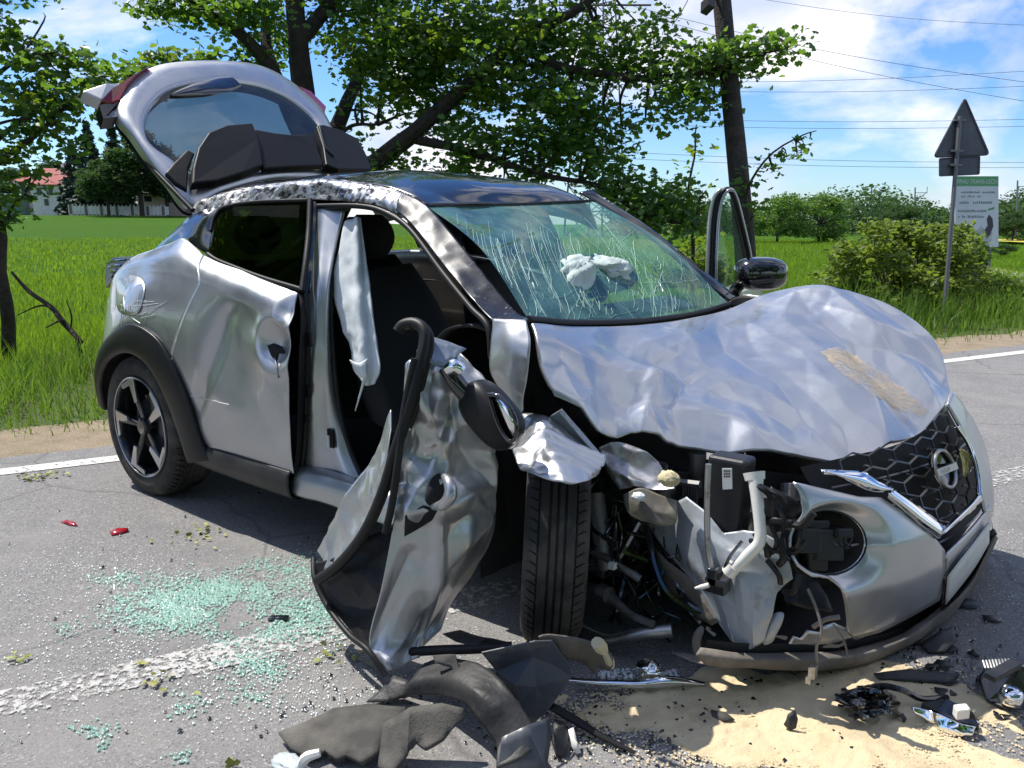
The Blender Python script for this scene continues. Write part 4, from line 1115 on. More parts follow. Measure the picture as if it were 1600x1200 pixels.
# rear wheel
def wheel(name, centre, rot_z, tilt, full=True, ws=1.0):
    w = empty(name, centre, car); w.location = V(*centre) - V(1.35, 0, 0)
    Mx = Matrix.Translation(centre) @ Matrix.Rotation(rot_z, 4, 'Z') @ Matrix.Rotation(tilt, 4, 'X') @ Matrix.Diagonal((1, ws, 1, 1))
    Rt, hw = .343, .112
    prof = [(.246, -.098), (.262, -.108), (.29, -.116), (.318, -.112), (.334, -.100), (.341, -.084), (.343, -.05), (.343, 0), (.343, .05), (.341, .084), (.334, .1), (.318, .112), (.29, .116), (.262, .108), (.246, .098)]
    n = 128; g = Geo(); v = []
    for k in range(n):
        a = 2 * math.pi * k / n
        for r, y in prof: v.append(Mx @ V(math.cos(a) * r, y, math.sin(a) * r))
    g.add(v, [tuple(reversed(q)) for q in grid_faces(len(prof), n)] + [((n - 1) * len(prof) + j, j, j + 1, (n - 1) * len(prof) + j + 1) for j in range(len(prof) - 1)])
    ty = mesh_obj('tyre', g.v, g.f, m_tyre, w, True, 40)
    t = Geo()      # tread ribs with grooves between, and lateral sipes on the shoulders
    for y0, y1 in ((-.064, -.030), (-.024, -.003), (.003, .024), (.030, .064)):
        vv = []
        for k in range(n):
            a = 2 * math.pi * k / n
            for r, y in ((.342, y0), (.3515, y0 + .0025), (.3515, y1 - .0025), (.342, y1)): vv.append(Mx @ V(math.cos(a) * r, y, math.sin(a) * r))
        t.add(vv, grid_faces(4, n) + [((n - 1) * 4 + j, (n - 1) * 4 + j + 1, j + 1, j) for j in range(3)])
    for k in range(72):
        a0 = 2 * math.pi * (k + .08) / 72; a1 = 2 * math.pi * (k + .86) / 72
        for sg in (-1, 1):
            q = []
            for r, y in ((.3505, .069), (.347, .090), (.336, .103)):
                for a in (a0, a1): q.append(Mx @ V(math.cos(a + (.03 if y > .08 else 0)) * r, sg * y, math.sin(a + (.03 if y > .08 else 0)) * r))
            for r, y in ((.338, .069), (.334, .090), (.326, .1)):
                for a in (a0, a1): q.append(Mx @ V(math.cos(a + (.03 if y > .08 else 0)) * r, sg * y, math.sin(a + (.03 if y > .08 else 0)) * r))
            t.add(q, [(0, 1, 3, 2), (2, 3, 5, 4), (0, 2, 8, 6), (2, 4, 10, 8), (1, 7, 9, 3), (3, 9, 11, 5), (0, 6, 7, 1), (4, 5, 11, 10)])
    t.obj('tread', m_tyre, w, False)
    rim = Geo(); v = []; pr = [(.252, -.106), (.246, -.112), (.236, -.106), (.226, -.08), (.222, 0), (.222, .09), (.246, .1)]
    for k in range(96):
        a = 2 * math.pi * k / 96
        for r, y in pr: v.append(Mx @ V(math.cos(a) * r, y, math.sin(a) * r))
    m_ = len(pr); rim.add(v, grid_faces(m_, 96) + [(95 * m_ + j, 95 * m_ + j + 1, j + 1, j) for j in range(m_ - 1)])
    ro = rim.obj('rim', m_galloy, w)
    lip = Geo(); lip.tube([Mx @ V(math.cos(a) * .247, -.111, math.sin(a) * .247) for a in np.linspace(0, 6.2832, 97)], .0035, 6)
    lip.obj('rim_lip', m_alloy, w)
    if not full:
        d = Geo(); v = [Mx @ V(math.cos(a) * r, y, math.sin(a) * r) for r, y in ((.22, 0), (.05, -.02)) for a in np.linspace(0, 6.2832, 33)[:-1]]
        d.add(v, grid_faces(32, 2, False, True)); d.obj('hub', m_bare, w); return w
    for k in range(5):    # five bent blades, dark flanks with a machined hook at the rim
        a = 2 * math.pi * k / 5 + .42
        def pt(r, an, y): return Mx @ V(math.cos(a + an) * r, y, math.sin(a + an) * r)
        b = Geo()
        pl = [(.03, -.45), (.12, -.02), (.185, .06), (.232, .02), (.232, .22), (.17, .24), (.10, .30), (.03, .45)]
        b.prism([pt(r, an, -.085 - .022 * sstep(.05, .2, r)) for r, an in pl], (Mx.to_3x3() @ V(0, .045, 0)))
        so = b.obj('spoke', m_galloy, w, False); bevel(so, .004)
        h = Geo()
        hk = [(.243, -.02), (.243, .56), (.219, .55), (.212, .20), (.120, .10), (.128, -.10), (.205, -.03)]
        h.prism([pt(r, an, -.1105) for r, an in hk], Mx.to_3x3() @ V(0, .012, 0))
        ho = h.obj('spoke_face', m_alloy, w, False); bevel(ho, .002)
    hub = Geo(); v = [Mx @ V(math.cos(an) * r, y, math.sin(an) * r) for r, y in ((.05, -.07), (.042, -.098), (.034, -.104), (.002, -.105)) for an in np.linspace(0, 6.2832, 25)[:-1]]
    hub.add(v, grid_faces(24, 4, False, True)); hub.obj('hub_cap', m_galloy, w)
    di = Geo(); v = [Mx @ V(math.cos(an) * r, y, math.sin(an) * r) for r, y in ((.15, -.03), (.15, -.045), (.06, -.045)) for an in np.linspace(0, 6.2832, 41)[:-1]]
    di.add(v, grid_faces(40, 3, False, True)); di.obj('brake_disc', m_bare, w)
    ba = Geo(); v = [Mx @ V(math.cos(an) * r, .05, math.sin(an) * r) for r in (.222, .01) for an in np.linspace(0, 6.2832, 33)[:-1]]
    ba.add(v, grid_faces(32, 2, False, True)); ba.obj('backing', m_dark, w)
    return w
wheel('rear_wheel', (0, -.785, .345), 0, 0)
wheel('rear_left_wheel'.replace('_left', ''), (0, .785, .345), math.pi, 0, False)
fwc = W(866, 836, D=2.62)
wheel('front_wheel', (fwc.x, fwc.y, .338), math.radians(-54), math.radians(-2.5), False, .83)
wheel('front_wheel', (2.62, .78, .345), math.radians(14), 0, False)

# ---- glasshouse
m_seal = m_rub
win_top = WY((330, 362, -.70), (336, 340, -.665), (352, 325, -.63), (400, 317, -.612), (482, 314, -.612))
win_bot = WY((325, 397, -.775), (338, 406, -.785), (362, 416, -.792), (410, 434, -.80), (470, 452, -.808))
patch('rear_door_window', [win_top, win_bot], m_tint, car, 30, 14)
tube('window_trim', win_bot, .010, m_rub, car, 8, 24)
tube('window_trim', [p + V(0, -.002, .004) for p in win_top], .008, m_rub, car, 8, 24)
tube('window_trim', WY((485, 312, -.61), (483, 360, -.675), (478, 410, -.755), (472, 455, -.815)), .013, m_rub, car, 8, 16)
patch('door_window_frame', [WY((482, 313, -.615), (480, 360, -.68), (476, 410, -.76), (468, 455, -.82)), WY((494, 313, -.60), (492, 360, -.66), (488, 410, -.74), (481, 458, -.80))], m_black, car, 16, 5)
patch('corner_pillar', [WY((268, 377, -.73), (284, 356, -.70), (302, 338, -.665), (320, 328, -.64), (345, 323, -.625)), WY((290, 372, -.745), (304, 360, -.72), (316, 345, -.69), (328, 335, -.665), (345, 327, -.63)),
      WY((300, 382, -.76), (312, 380, -.755), (324, 362, -.71), (334, 342, -.668), (348, 330, -.632)), WY((324, 398, -.777), (326, 392, -.77), (330, 364, -.705), (338, 344, -.665), (352, 329, -.63))], m_black, car, 20, 12)
patch('corner_window', WYrows := [WY((240, 390, -.66), (262, 370, -.62), (290, 343, -.58), (306, 330, -.57)), WY((268, 377, -.73), (284, 356, -.70), (302, 338, -.665), (315, 329, -.65))], m_scraped, car, 14, 6)

# roof skin (black), wrinkled cant rail (bare silver) and the scraped pillar
RX = [.10, .38, .68, 1.04, 1.28, 1.46, 1.58, 1.655]
RC = [1.50, 1.543, 1.556, 1.556, 1.545, 1.512, 1.462, 1.402]
RE = [1.425, 1.47, 1.49, 1.50, 1.48, 1.452, 1.42, 1.388]
def roof_rows():
    rows = []
    for x, c, e in zip(RX, RC, RE):
        rows.append([V(x + .03 * (1 - abs(y) / .55) * (-1 if x > 1.6 else 0), y, c + (e - c) * (abs(y) / .55) ** 2.6 + (.03 * sstep(0, .55, y) if x > 1.3 else 0)) for y in (-.55, -.46, -.34, -.17, 0, .17, .34, .46, .55)])
    return rows
patch('roof', roof_rows(), m_black, car, 48, 56, toward=V(1, 0, 6), thick=.004,
      disp=lambda p, s, t: .016 * (facet2(p.x * 4, p.y * 4, 5) - .5) * (0.35 + sstep(.2, -.5, p.y)) * sstep(.05, .2, t) + .0015 * N3(p, 9))
patch('roof_rail', [[V(x, -.545, e + .004) for x, e in zip(RX, RE)], [V(x, -.578, e - .012) for x, e in zip(RX, RE)],
      WY((300, 343, -.625), (350, 315, -.61), (400, 309, -.603), (470, 304, -.60), (540, 305, -.603), (585, 309, -.607), (622, 322, -.612), (650, 340, -.62)),
      WY((306, 352, -.64), (350, 324, -.628), (400, 316, -.614), (470, 312, -.61), (540, 314, -.612), (585, 320, -.617), (618, 333, -.622), (645, 352, -.64))], m_scuff, car, 150, 18, thick=.003,
      disp=lambda p, s, t: .009 * (abs(N3(V(p.x * 3.2, p.y, p.z), 7, 2)) * 2 - .4) * math.sin(math.pi * min(1, t * 1.05)) + .003 * N3(p, 40))
patch('roof_pillar', [WY((628, 300, -.565), (668, 322, -.572), (722, 385, -.632), (772, 447, -.685), (806, 486, -.715), (826, 498, -.725)),
      WY((622, 312, -.60), (655, 338, -.615), (706, 400, -.675), (755, 462, -.735), (788, 494, -.76), (815, 502, -.77)),
      WY((618, 328, -.622), (642, 350, -.645), (695, 417, -.715), (740, 470, -.775), (762, 494, -.80), (772, 502, -.815))], m_scraped, car, 80, 16, thick=.004,
      disp=lambda p, s, t: .006 * (crease(p, 9, 1) - .4) * math.sin(math.pi * s))
tube('door_seal', WY((497, 322, -.605), (560, 322, -.612), (600, 331, -.62), (640, 358, -.65), (690, 424, -.72), (735, 480, -.78), (762, 510, -.815), (768, 560, -.83)), .011, m_rub, car, 8, 60)
# far pillar and far rail
patch('roof_pillar', [WY((905, 300, .55), (928, 313, .56), (1000, 360, .60), (1075, 420, .66), (1140, 470, .72)), WY((925, 296, .60), (948, 313, .61), (1015, 355, .65), (1090, 415, .72), (1150, 462, .78))], m_black, car, 24, 5, thick=.01)
patch('roof_rail', [[V(x, .545, e + .02) for x, e in zip(RX, RE)], [V(x, .60, e - .05) for x, e in zip(RX, RE)], [V(x, .63, e - .10) for x, e in zip(RX, RE)]], m_silver, car, 30, 8, thick=.01, toward=V(1, 5, 1.5))

# windscreen
WT = WY((668, 322, -.56), (735, 321, -.28), (800, 320, -.02), (866, 317, .27), (928, 314, .555))
WB = WY((824, 497, -.71), (905, 503, -.40), (1000, 500, 0), (1085, 489, .42), (1138, 474, .70))
Wm = [a.lerp(b, .5) + V(.035, 0, .03) for a, b in zip(WT, WB)]
wind = patch('windscreen', [WT, Wm, WB], m_wind, car, 50, 36, disp=lambda p, s, t: -.012 * math.exp(-((s - .55) ** 2 + (t - .6) ** 2) * 14) + .002 * N3(p, 7))
wtree = bvh_of(wind)
cg = Geo()
def crack_path(pts, r):
    q = [on(wtree, u, v, .002) for u, v in pts]; q = [a for a in q if a is not None]
    if len(q) > 2: cg.tube(q, r, 3)
for k in range(34):       # sweeping vertical arcs on the near half
    k = k / 2; u0 = 706 + k * 12 + rnd.uniform(-4, 4); v0 = 345 + rnd.uniform(-14, 22) + k * 1.5; n = 12; L_ = rnd.uniform(60, 150)
    crack_path([(u0 + L_ * (.18 + .02 * k) * (i / n) ** 1.4 * (1.3 - k * .03) + rnd.uniform(-.5, .5), v0 + L_ * i / n) for i in range(n)], rnd.uniform(.0002, .0006))
cx_, cy_ = 930, 425
for k in range(20):       # bowed streaks through the far half
    u0 = 905 + k * 9 + rnd.uniform(-4, 4); v0 = 335 + rnd.uniform(0, 40) + k * 3; L_ = rnd.uniform(60, 130)
    crack_path([(u0 + 26 * math.sin(2.6 * i / 11) + 34 * i / 11 + rnd.uniform(-1.2, 1.2), v0 + L_ * i / 11) for i in range(12)], rnd.uniform(.0002, .0006))
for k in range(24):       # spider web from the blow low on the far half
    a = rnd.uniform(0, 6.283); L_ = rnd.uniform(30, 190); n = 12; bend = rnd.uniform(-.5, .5); r0 = rnd.uniform(0, 30); jx = rnd.uniform(-1, 1)
    crack_path([(cx_ + math.cos(a + bend * i / n) * (r0 + L_ * i / n) * 1.25 + rnd.uniform(-2, 2), cy_ + math.sin(a + bend * i / n) * (r0 + L_ * i / n) * .8 + rnd.uniform(-2, 2)) for i in range(n)], rnd.uniform(.0002, .0005))
for k in range(110):       # short crazing
    u = rnd.uniform(760, 1080); v = rnd.uniform(370, 490); a = rnd.uniform(.9, 1.6); L_ = rnd.uniform(10, 45)
    crack_path([(u + math.cos(a) * L_ * f + rnd.uniform(-2, 2), v + math.sin(a) * L_ * f) for f in (0, .25, .5, .75, 1)], rnd.uniform(.0002, .0006))
for k in range(9):
    a0 = rnd.uniform(0, 6.28); rr = rnd.uniform(15, 120)
    crack_path([(cx_ + math.cos(a0 + .9 * i / 12) * rr * 1.25 + rnd.uniform(-2, 2), cy_ + math.sin(a0 + .9 * i / 12) * rr * .8 + rnd.uniform(-2, 2)) for i in range(13)], .0007)
tag(cg.obj('crack_lines', m_crack, wind), kind='stuff')
tube('windscreen_seal', [p + V(.004, 0, -.004) for p in WB], .013, m_rub, car, 8, 40)
tube('windscreen_seal', [p + V(0, 0, .002) for p in WT], .006, m_rub, car, 8, 40)
patch('cowl_panel', [[p + V(.0, 0, -.012) for p in WB], [p + V(.03, 0, -.045) for p in WB]], m_plast, car, 30, 5, toward=V(3, 0, 5))

# ---- door opening: centre pillar, sill, cabin
patch('centre_pillar', [WY((494, 322, -.60), (490, 380, -.67), (483, 460, -.765), (481, 560, -.815), (478, 640, -.815), (474, 700, -.81), (468, 752, -.80)),
      WY((512, 323, -.595), (506, 380, -.665), (498, 460, -.76), (495, 560, -.80), (492, 640, -.80), (492, 700, -.80), (490, 762, -.80)),
      WY((536, 326, -.585), (524, 380, -.645), (512, 460, -.735), (510, 560, -.775), (513, 640, -.775), (522, 700, -.775), (545, 775, -.79)),
      WY((540, 330, -.545), (528, 380, -.60), (516, 460, -.69), (520, 560, -.73), (530, 640, -.735), (545, 700, -.74), (572, 765, -.75))], m_silver, car, 60, 24, thick=.006,
      disp=lambda p, s, t: .006 * math.sin(t * 9) * math.sin(math.pi * t) + .008 * (fold(p, 7, 2) - .5))
tube('pillar_seal', WY((541, 331, -.55), (529, 380, -.605), (517, 460, -.695), (521, 560, -.735), (531, 640, -.74), (548, 705, -.745), (575, 765, -.755)), .010, m_rub, car, 8, 40)
tube('pillar_seal', WY((480, 458, -.80), (481, 520, -.825), (480, 600, -.83), (476, 690, -.825), (470, 752, -.815)), .011, m_rub, car, 8, 30)
for (u, v, y, a, b) in ((483, 530, -.835, .03, .055), (481, 612, -.835, .028, .05), (478, 655, -.835, .024, .03)):
    g = Geo(); g.box(W(u, v, Y=y), (a, .012, b)); o = g.obj('hinge_plate', m_rub, car, False); bevel(o, .003)
g = Geo(); c = W(517, 685, Y=-.782); g.box(c, (.035, .006, .075), ay=(.2, 1, 0)); g.obj('pillar_label', m_plast, car, False)
lt = Geo(); lt.box(W(513, 690, Y=-.79), (.012, .004, .05)); lt.obj('label_marks', m_plate, car, False)
patch('sill', [[V(1.16, -.80, .36), V(1.5, -.79, .36), V(1.9, -.78, .36), V(2.14, -.77, .37)], [V(1.16, -.845, .345), V(1.5, -.835, .345), V(1.9, -.82, .345), V(2.14, -.81, .35)],
      [V(1.16, -.865, .29), V(1.5, -.855, .29), V(1.9, -.84, .28), V(2.14, -.83, .28)], [V(1.16, -.84, .235), V(1.5, -.83, .235), V(1.9, -.82, .22), V(2.14, -.81, .22)], [V(1.16, -.6, .22), V(1.5, -.6, .22), V(1.9, -.6, .2), V(2.14, -.6, .2)]], m_silver, car, 30, 18, thick=.004,
      disp=lambda p, s, t: .005 * (crease(p, 6, 4) - .3))
# floor, firewall, far flank, roof lining, parcel area
def quad(name, pts, mat, toward, nu=8, nv=8):
    return patch(name, [pts[0:2], pts[3:1:-1]], mat, car, nu, nv, toward=toward)
quad('underbody_shade', [V(-.7, -.72, .19), V(2.55, -.60, .17), V(2.55, .74, .17), V(-.7, .74, .19)], m_dark, V(1, 0, -3))  # dark plate added low under the body to deepen the shade there
patch('bay_floor_shade', [[V(2.42, -.60, .17), V(2.8, -.62, .13), V(3.0, -.62, .11), V(3.2, -.45, .10)], [V(2.42, 0, .17), V(2.8, 0, .13), V(3.1, 0, .11), V(3.34, 0, .10)], [V(2.42, .7, .17), V(2.8, .7, .13), V(3.1, .7, .11), V(3.3, .6, .10)]], m_dark, car, 12, 8, toward=V(2.8, 0, 3))  # dark sheet added to blacken the shaded ground below the open bay
quad('cabin_floor', [V(-.5, -.72, .30), V(2.2, -.72, .30), V(2.2, .78, .30), V(-.5, .78, .30)], m_dark, V(1, 0, 3))
patch('wheel_housing', [[V(2.16, -.86, .84), V(2.20, -.60, .78), V(2.3, -.55, .70), V(2.6, -.50, .52)], [V(2.16, -.86, .5), V(2.19, -.60, .5), V(2.3, -.52, .5), V(2.6, -.46, .4)], [V(2.16, -.85, .16), V(2.19, -.6, .16), V(2.3, -.52, .14), V(2.6, -.46, .12)]], m_dark, car, 14, 10)
patch('bulkhead', [[V(2.18, -.80, .98), V(2.2, -.3, .93), V(2.2, .3, .92), V(2.2, .78, .95)], [V(2.22, -.78, .30), V(2.2, -.3, .25), V(2.2, .3, .25), V(2.22, .76, .30)]], m_dark, car, 10, 8)
patch('left_flank', [[V(-.66, .55, .99), V(-.3, .72, 1.12), V(.3, .76, 1.17), V(.8, .80, 1.13), V(1.25, .81, 1.05)], [V(-.6, .72, .75), V(-.3, .87, .8), V(.3, .90, .8), V(.8, .90, .8), V(1.25, .89, .8)], [V(-.6, .72, .32), V(-.3, .86, .6), V(.3, .88, .5), V(.8, .88, .32), V(1.25, .87, .3)]], m_silver, car, 24, 16, toward=V(1, 5, 1), thick=.03)
patch('rear_door_window', [[V(.30, .64, 1.37), V(.7, .62, 1.41), V(1.2, .61, 1.42)], [V(.30, .75, 1.17), V(.8, .79, 1.13), V(1.25, .80, 1.06)]], m_tint, car, 10, 6, toward=V(1, 5, 1))
patch('centre_pillar', [[V(1.20, .605, 1.42), V(1.25, .80, 1.06), V(1.25, .86, .7), V(1.22, .84, .3)], [V(1.32, .59, 1.42), V(1.38, .78, 1.06), V(1.38, .84, .7), V(1.42, .82, .3)]], m_dark, car, 14, 5, toward=V(3, -3, 1), thick=.03)
patch('roof_lining', [[V(x, y, 1.40 + .09 * (1 - (y / .56) ** 2) - (.05 if x > 1.5 else 0)) for x in (.15, .6, 1.1, 1.5, 1.60)] for y in (-.56, -.3, 0, .3, .56)], m_dark, car, 12, 12, toward=V(1, 0, 0))
patch('load_cover', [[V(-.6, -.6, .98), V(.1, -.68, 1.0), V(.55, -.7, 1.0)], [V(-.6, .6, .98), V(.1, .68, 1.0), V(.55, .7, 1.0)]], m_dark, car, 6, 6, toward=V(0, 0, 4))
# seats: cushion, back and head restraint as one upholstered shape with bolsters
def seat(y, x, name='front_seat', w=.25):
    def prof(f):   # backrest half-width, thickness by height
        return np.interp(f, [0, .15, .5, .8, 1], [w, w * 1.06, w * 1.04, w * .86, w * .62]), np.interp(f, [0, .5, 1], [.11, .10, .06])
    v = []; nz = 14; na = 20
    for i in range(nz):
        f = i / (nz - 1); hw, th = prof(f); z = .52 + .62 * f; xx = x - .26 * f
        for k in range(na):
            a = 2 * math.pi * k / na; ca, sa = math.cos(a), math.sin(a)
            px = math.copysign(abs(ca) ** .6, ca); py = math.copysign(abs(sa) ** .6, sa)
            v.append(V(xx + px * th + .035 * (abs(py) ** 3 if px > 0 else 0), y + py * hw, z + .012 * math.sin(a * 2)))
    g = Geo().add(v, grid_faces(na, nz, False, True) + [tuple(range(na))[::-1], tuple(range((nz - 1) * na, nz * na))])
    so = g.obj(name, m_cloth, car, True, 60)
    hr = Geo(); v = []
    for i in range(9):
        f = i / 8; r = math.sin(math.pi * (.08 + .84 * f)) ** .5
        for k in range(16):
            a = 2 * math.pi * k / 16
            v.append(V(x - .30 + math.cos(a) * .055 * r, y + math.sin(a) * .135 * r, 1.17 + .19 * f))
    hr.add(v, grid_faces(16, 9, False, True) + [tuple(range(16))[::-1], tuple(range(128, 144))]); hr.obj('head_restraint', m_cloth, so)
    cu = Geo(); v = []
    for i in range(10):
        f = i / 9
        for k in range(16):
            a = 2 * math.pi * k / 16
            v.append(V(x + .02 + .50 * f, y + math.sin(a) * w * (1 - .1 * f), .50 + math.cos(a) * .085 + .04 * f))
    cu.add(v, grid_faces(16, 10, False, True) + [tuple(range(16)), tuple(range(144, 160))[::-1]]); cu.obj('seat_cushion', m_cloth, so)
    return so
seat(-.36, 1.42); seat(.37, 1.42)
seat(-.33, .55, 'rear_seat', .30); seat(.33, .55, 'rear_seat', .30)
# dashboard, wheel and spent airbags
patch('dashboard', [[V(2.16, y, .95) for y in (-.70, -.35, 0, .35, .70)], [V(2.0, y, .985) for y in (-.70, -.35, 0, .35, .70)], [V(1.86, y, .95) for y in (-.70, -.35, 0, .35, .70)], [V(1.82, y, .85) for y in (-.70, -.35, 0, .35, .70)], [V(1.92, y, .62) for y in (-.70, -.35, 0, .35, .70)]], m_plast, car, 16, 20, toward=V(1, 0, 3), thick=.01)
sw = Geo(); cc = V(1.66, .37, .93); ax = V(-.42, 0, .9)
def ringp(a, r): return cc + V(.9, 0, .42).normalized() * (math.sin(a) * r) + V(0, 1, 0) * (math.cos(a) * r)
sw.tube([ringp(a, .185) for a in np.linspace(0, 6.2832, 41)], .015, 8)
for a in (.2, 2.94, 4.71): sw.tube([cc, ringp(a, .185)], .014, 6)
sw.tube([cc, V(1.95, .37, .80)], .03, 8)
sw.obj('steering_wheel', m_plast, car)
def bag(name, outline_c, rx, ry, rz, seed, parent=car, mat=m_bag, tiltv=0.0):
    v = []; n, k = 22, 30
    for i in range(n):
        ph = math.pi * (i + .5) / n - math.pi / 2
        for j in range(k):
            th = 2 * math.pi * j / k
            d = V(math.cos(ph) * math.cos(th), math.cos(ph) * math.sin(th), math.sin(ph))
            r = 1 + .34 * (crease(d * 1.0, 2.1, seed) - .35) + .10 * N3(d, 5, seed)
            p = V(d.x * rx, d.y * ry, d.z * rz) * r
            p.z += tiltv * p.y
            v.append(outline_c + p)
    return mesh_obj(name, v, grid_faces(k, n, False, True) + [tuple(range(k))[::-1], tuple(range((n - 1) * k, n * k))], mat, parent, True)
a1 = W(868, 452, X=1.95); bag('passenger_airbag', W(880, 446, X=2.02), .09, .15, .075, 3.3, car, m_bag2, .45)
a2 = W(930, 425, X=1.88); bag('driver_airbag', W(940, 428, X=1.97), .12, .16, .07, 8.1, car, m_bag2, -.1)
# curtain airbag hanging in the opening
patch('curtain_airbag', [WY((538, 350, -.60), (530, 400, -.635), (522, 440, -.66), (533, 500, -.70), (548, 545, -.72), (552, 575, -.735), (566, 600, -.745)),
      WY((545, 342, -.60), (546, 400, -.655), (546, 440, -.69), (552, 500, -.73), (562, 545, -.75), (568, 575, -.755), (574, 602, -.755)),
      WY((556, 340, -.60), (560, 400, -.645), (563, 440, -.67), (570, 500, -.715), (577, 545, -.735), (582, 575, -.745), (580, 602, -.75)),
      WY((563, 339, -.59), (572, 400, -.62), (576, 440, -.645), (583, 500, -.69), (589, 545, -.71), (594, 578, -.725), (586, 597, -.735))], m_bag, car, 60, 28, thick=.008,
      disp=lambda p, s, t: .012 * math.sin(t * 11 + s * 4) * .6 + .008 * (crease(p, 9, 6) - .4))
tube('airbag_tether', WY((571, 585, -.77), (566, 605, -.77), (560, 625, -.775), (555, 642, -.775)), [.006, .005, .004, .002], m_bag, car, 5, 12)
o = patch('bag_flap', [WY((546, 562, -.77), (560, 567, -.775), (574, 560, -.765)), WY((550, 570, -.772), (562, 572, -.782), (572, 575, -.77)), WY((566, 590, -.77), (570, 592, -.775), (574, 590, -.77))], m_bag, car, 10, 8, thick=.003)

# ---- bonnet: buckled sheet between traced edges, with long folds
E_rear = WY((832, 505, -.72), (900, 511, -.45), (1000, 509, -.05), (1080, 498, .3), (1140, 483, .55), (1195, 461, .72), (1270, 449, .80), (1325, 454, .83))
E_front = WY((868, 606, -.80), (930, 655, -.71), (1000, 681, -.58), (1090, 697, -.44), (1200, 704, -.31), (1300, 710, -.17), (1345, 713, -.08), (1400, 697, .12), (1445, 668, .33), (1470, 642, .48), (1485, 604, .62))
E_near = WY((832, 505, -.72), (842, 540, -.77), (853, 573, -.795), (868, 606, -.80))
E_far = WY((1325, 454, .83), (1385, 474, .84), (1435, 506, .81), (1468, 545, .76), (1485, 604, .62))
NU, NV = 200, 150
HOOD_LINES = [([(1280, 448), (1308, 480), (1360, 532), (1388, 560), (1420, 588), (1466, 645)], 46, .034), ([(1120, 516), (1132, 544), (1176, 576), (1216, 600), (1280, 680), (1328, 712)], 48, -.024),
              ([(1240, 466), (1216, 512), (1300, 584), (1360, 640), (1384, 700)], 52, .034), ([(1012, 570), (1100, 612), (1168, 636), (1240, 668)], 30, -.016), ([(1292, 496), (1360, 524), (1440, 530)], 34, .016), ([(1388, 560), (1440, 572), (1486, 590)], 30, -.014),
              ([(845, 520), (900, 560), (984, 596), (1032, 608)], 36, .020), ([(1032, 608), (1012, 648), (1030, 690)], 30, .022), ([(960, 540), (1000, 580), (1060, 560)], 34, -.016), ([(1100, 520), (1030, 560), (984, 596)], 40, .014), ([(1060, 650), (1140, 660), (1200, 700)], 30, .012), ([(1330, 570), (1400, 640), (1440, 668)], 22, -.012)]
er, ef, en, efa = catmull(E_rear, NU), catmull(E_front, NU), catmull(E_near, NV), catmull(E_far, NV)
def ridge(s, t, s0, s1, w, h, t0=0, t1=1):
    x = (s - (s0 + (s1 - s0) * t)) / w
    return h * max(0, 1 - abs(x)) * sstep(t0, t0 + .15, t) * (1 - sstep(t1 - .2, t1, t) if t1 < 1 else 1)
gv = []
for i in range(NV):
    t = i / (NV - 1)
    for j in range(NU):
        s = j / (NU - 1)
        p = er[j] * (1 - t) + ef[j] * t + en[i] * (1 - s) + efa[i] * s - (er[0] * (1 - s) * (1 - t) + er[-1] * s * (1 - t) + ef[0] * (1 - s) * t + ef[-1] * s * t)
        inn = math.sin(math.pi * s) ** .6 * math.sin(math.pi * min(1, t * .93 + .03)) ** .7
        z = .022 * inn + creases_px(p, HOOD_LINES) * min(1, 6 * s * (1 - s) + .25) * min(1, 8 * t + .2)
        near = sstep(.50, .05, s) * sstep(.2, .55, t)
        z += near * .075 * (facet2((p.x + p.y * .4) * 11, (p.y - p.x * .3) * 8, 4) - .5)
        z += .016 * (facet2((p.x - p.y * .3) * 5.5, (p.y + p.x * .4) * 4.2, 2) - .5) * inn + .004 * (facet2(p.x * 15, p.y * 12, 5) - .5) * inn
        q = p + V(.25 * z, 0, z)
        if t > .90: q += V(0, 0, -.012 * ((t - .9) / .1) ** 2)
        gv.append(q)
hood = mesh_obj('bonnet', gv, grid_faces(NU, NV), m_hood, car, True)
bmh = bmesh.new(); bmh.from_mesh(hood.data); bmesh.ops.recalc_face_normals(bmh, faces=bmh.faces[:])
if sum(f.normal.z for f in bmh.faces) < 0: bmesh.ops.reverse_faces(bmh, faces=bmh.faces[:])
bmh.to_mesh(hood.data); bmh.free(); hood.data.shade_smooth(); solid(hood, .012)
htree = bvh_of(hood)
# sand dusted over the far half of the bonnet
def dust_mat():
    m = bpy.data.materials.new('sand_dust'); m.use_nodes = True; nt = m.node_tree; N, L = nt.nodes, nt.links; b = N['Principled BSDF']
    b.inputs['Base Color'].default_value = (.52, .42, .29, 1); b.inputs['Roughness'].default_value = .9
    t = N.new('ShaderNodeTexCoord'); n = N.new('ShaderNodeTexNoise'); n.inputs['Scale'].default_value = 60; n.inputs['Detail'].default_value = 8; n.inputs['Roughness'].default_value = .75
    n2 = N.new('ShaderNodeTexNoise'); n2.inputs['Scale'].default_value = 7; n2.inputs['Detail'].default_value = 5
    L.new(t.outputs['Object'], n.inputs['Vector']); L.new(t.outputs['Object'], n2.inputs['Vector'])
    a = N.new('ShaderNodeMath'); a.operation = 'ADD'; L.new(n.outputs['Fac'], a.inputs[0]); L.new(n2.outputs['Fac'], a.inputs[1])
    r = N.new('ShaderNodeMapRange'); r.inputs['From Min'].default_value = .78; r.inputs['From Max'].default_value = 1.3; r.inputs['To Max'].default_value = .85
    L.new(a.outputs[0], r.inputs['Value']); L.new(r.outputs[0], b.inputs['Alpha']); return m
pts = [(1282, 548), (1310, 540), (1345, 560), (1390, 590), (1425, 618), (1452, 640), (1440, 655), (1400, 640), (1350, 610), (1300, 575)]
dp = []
vv, ff, idx = [], [], {}
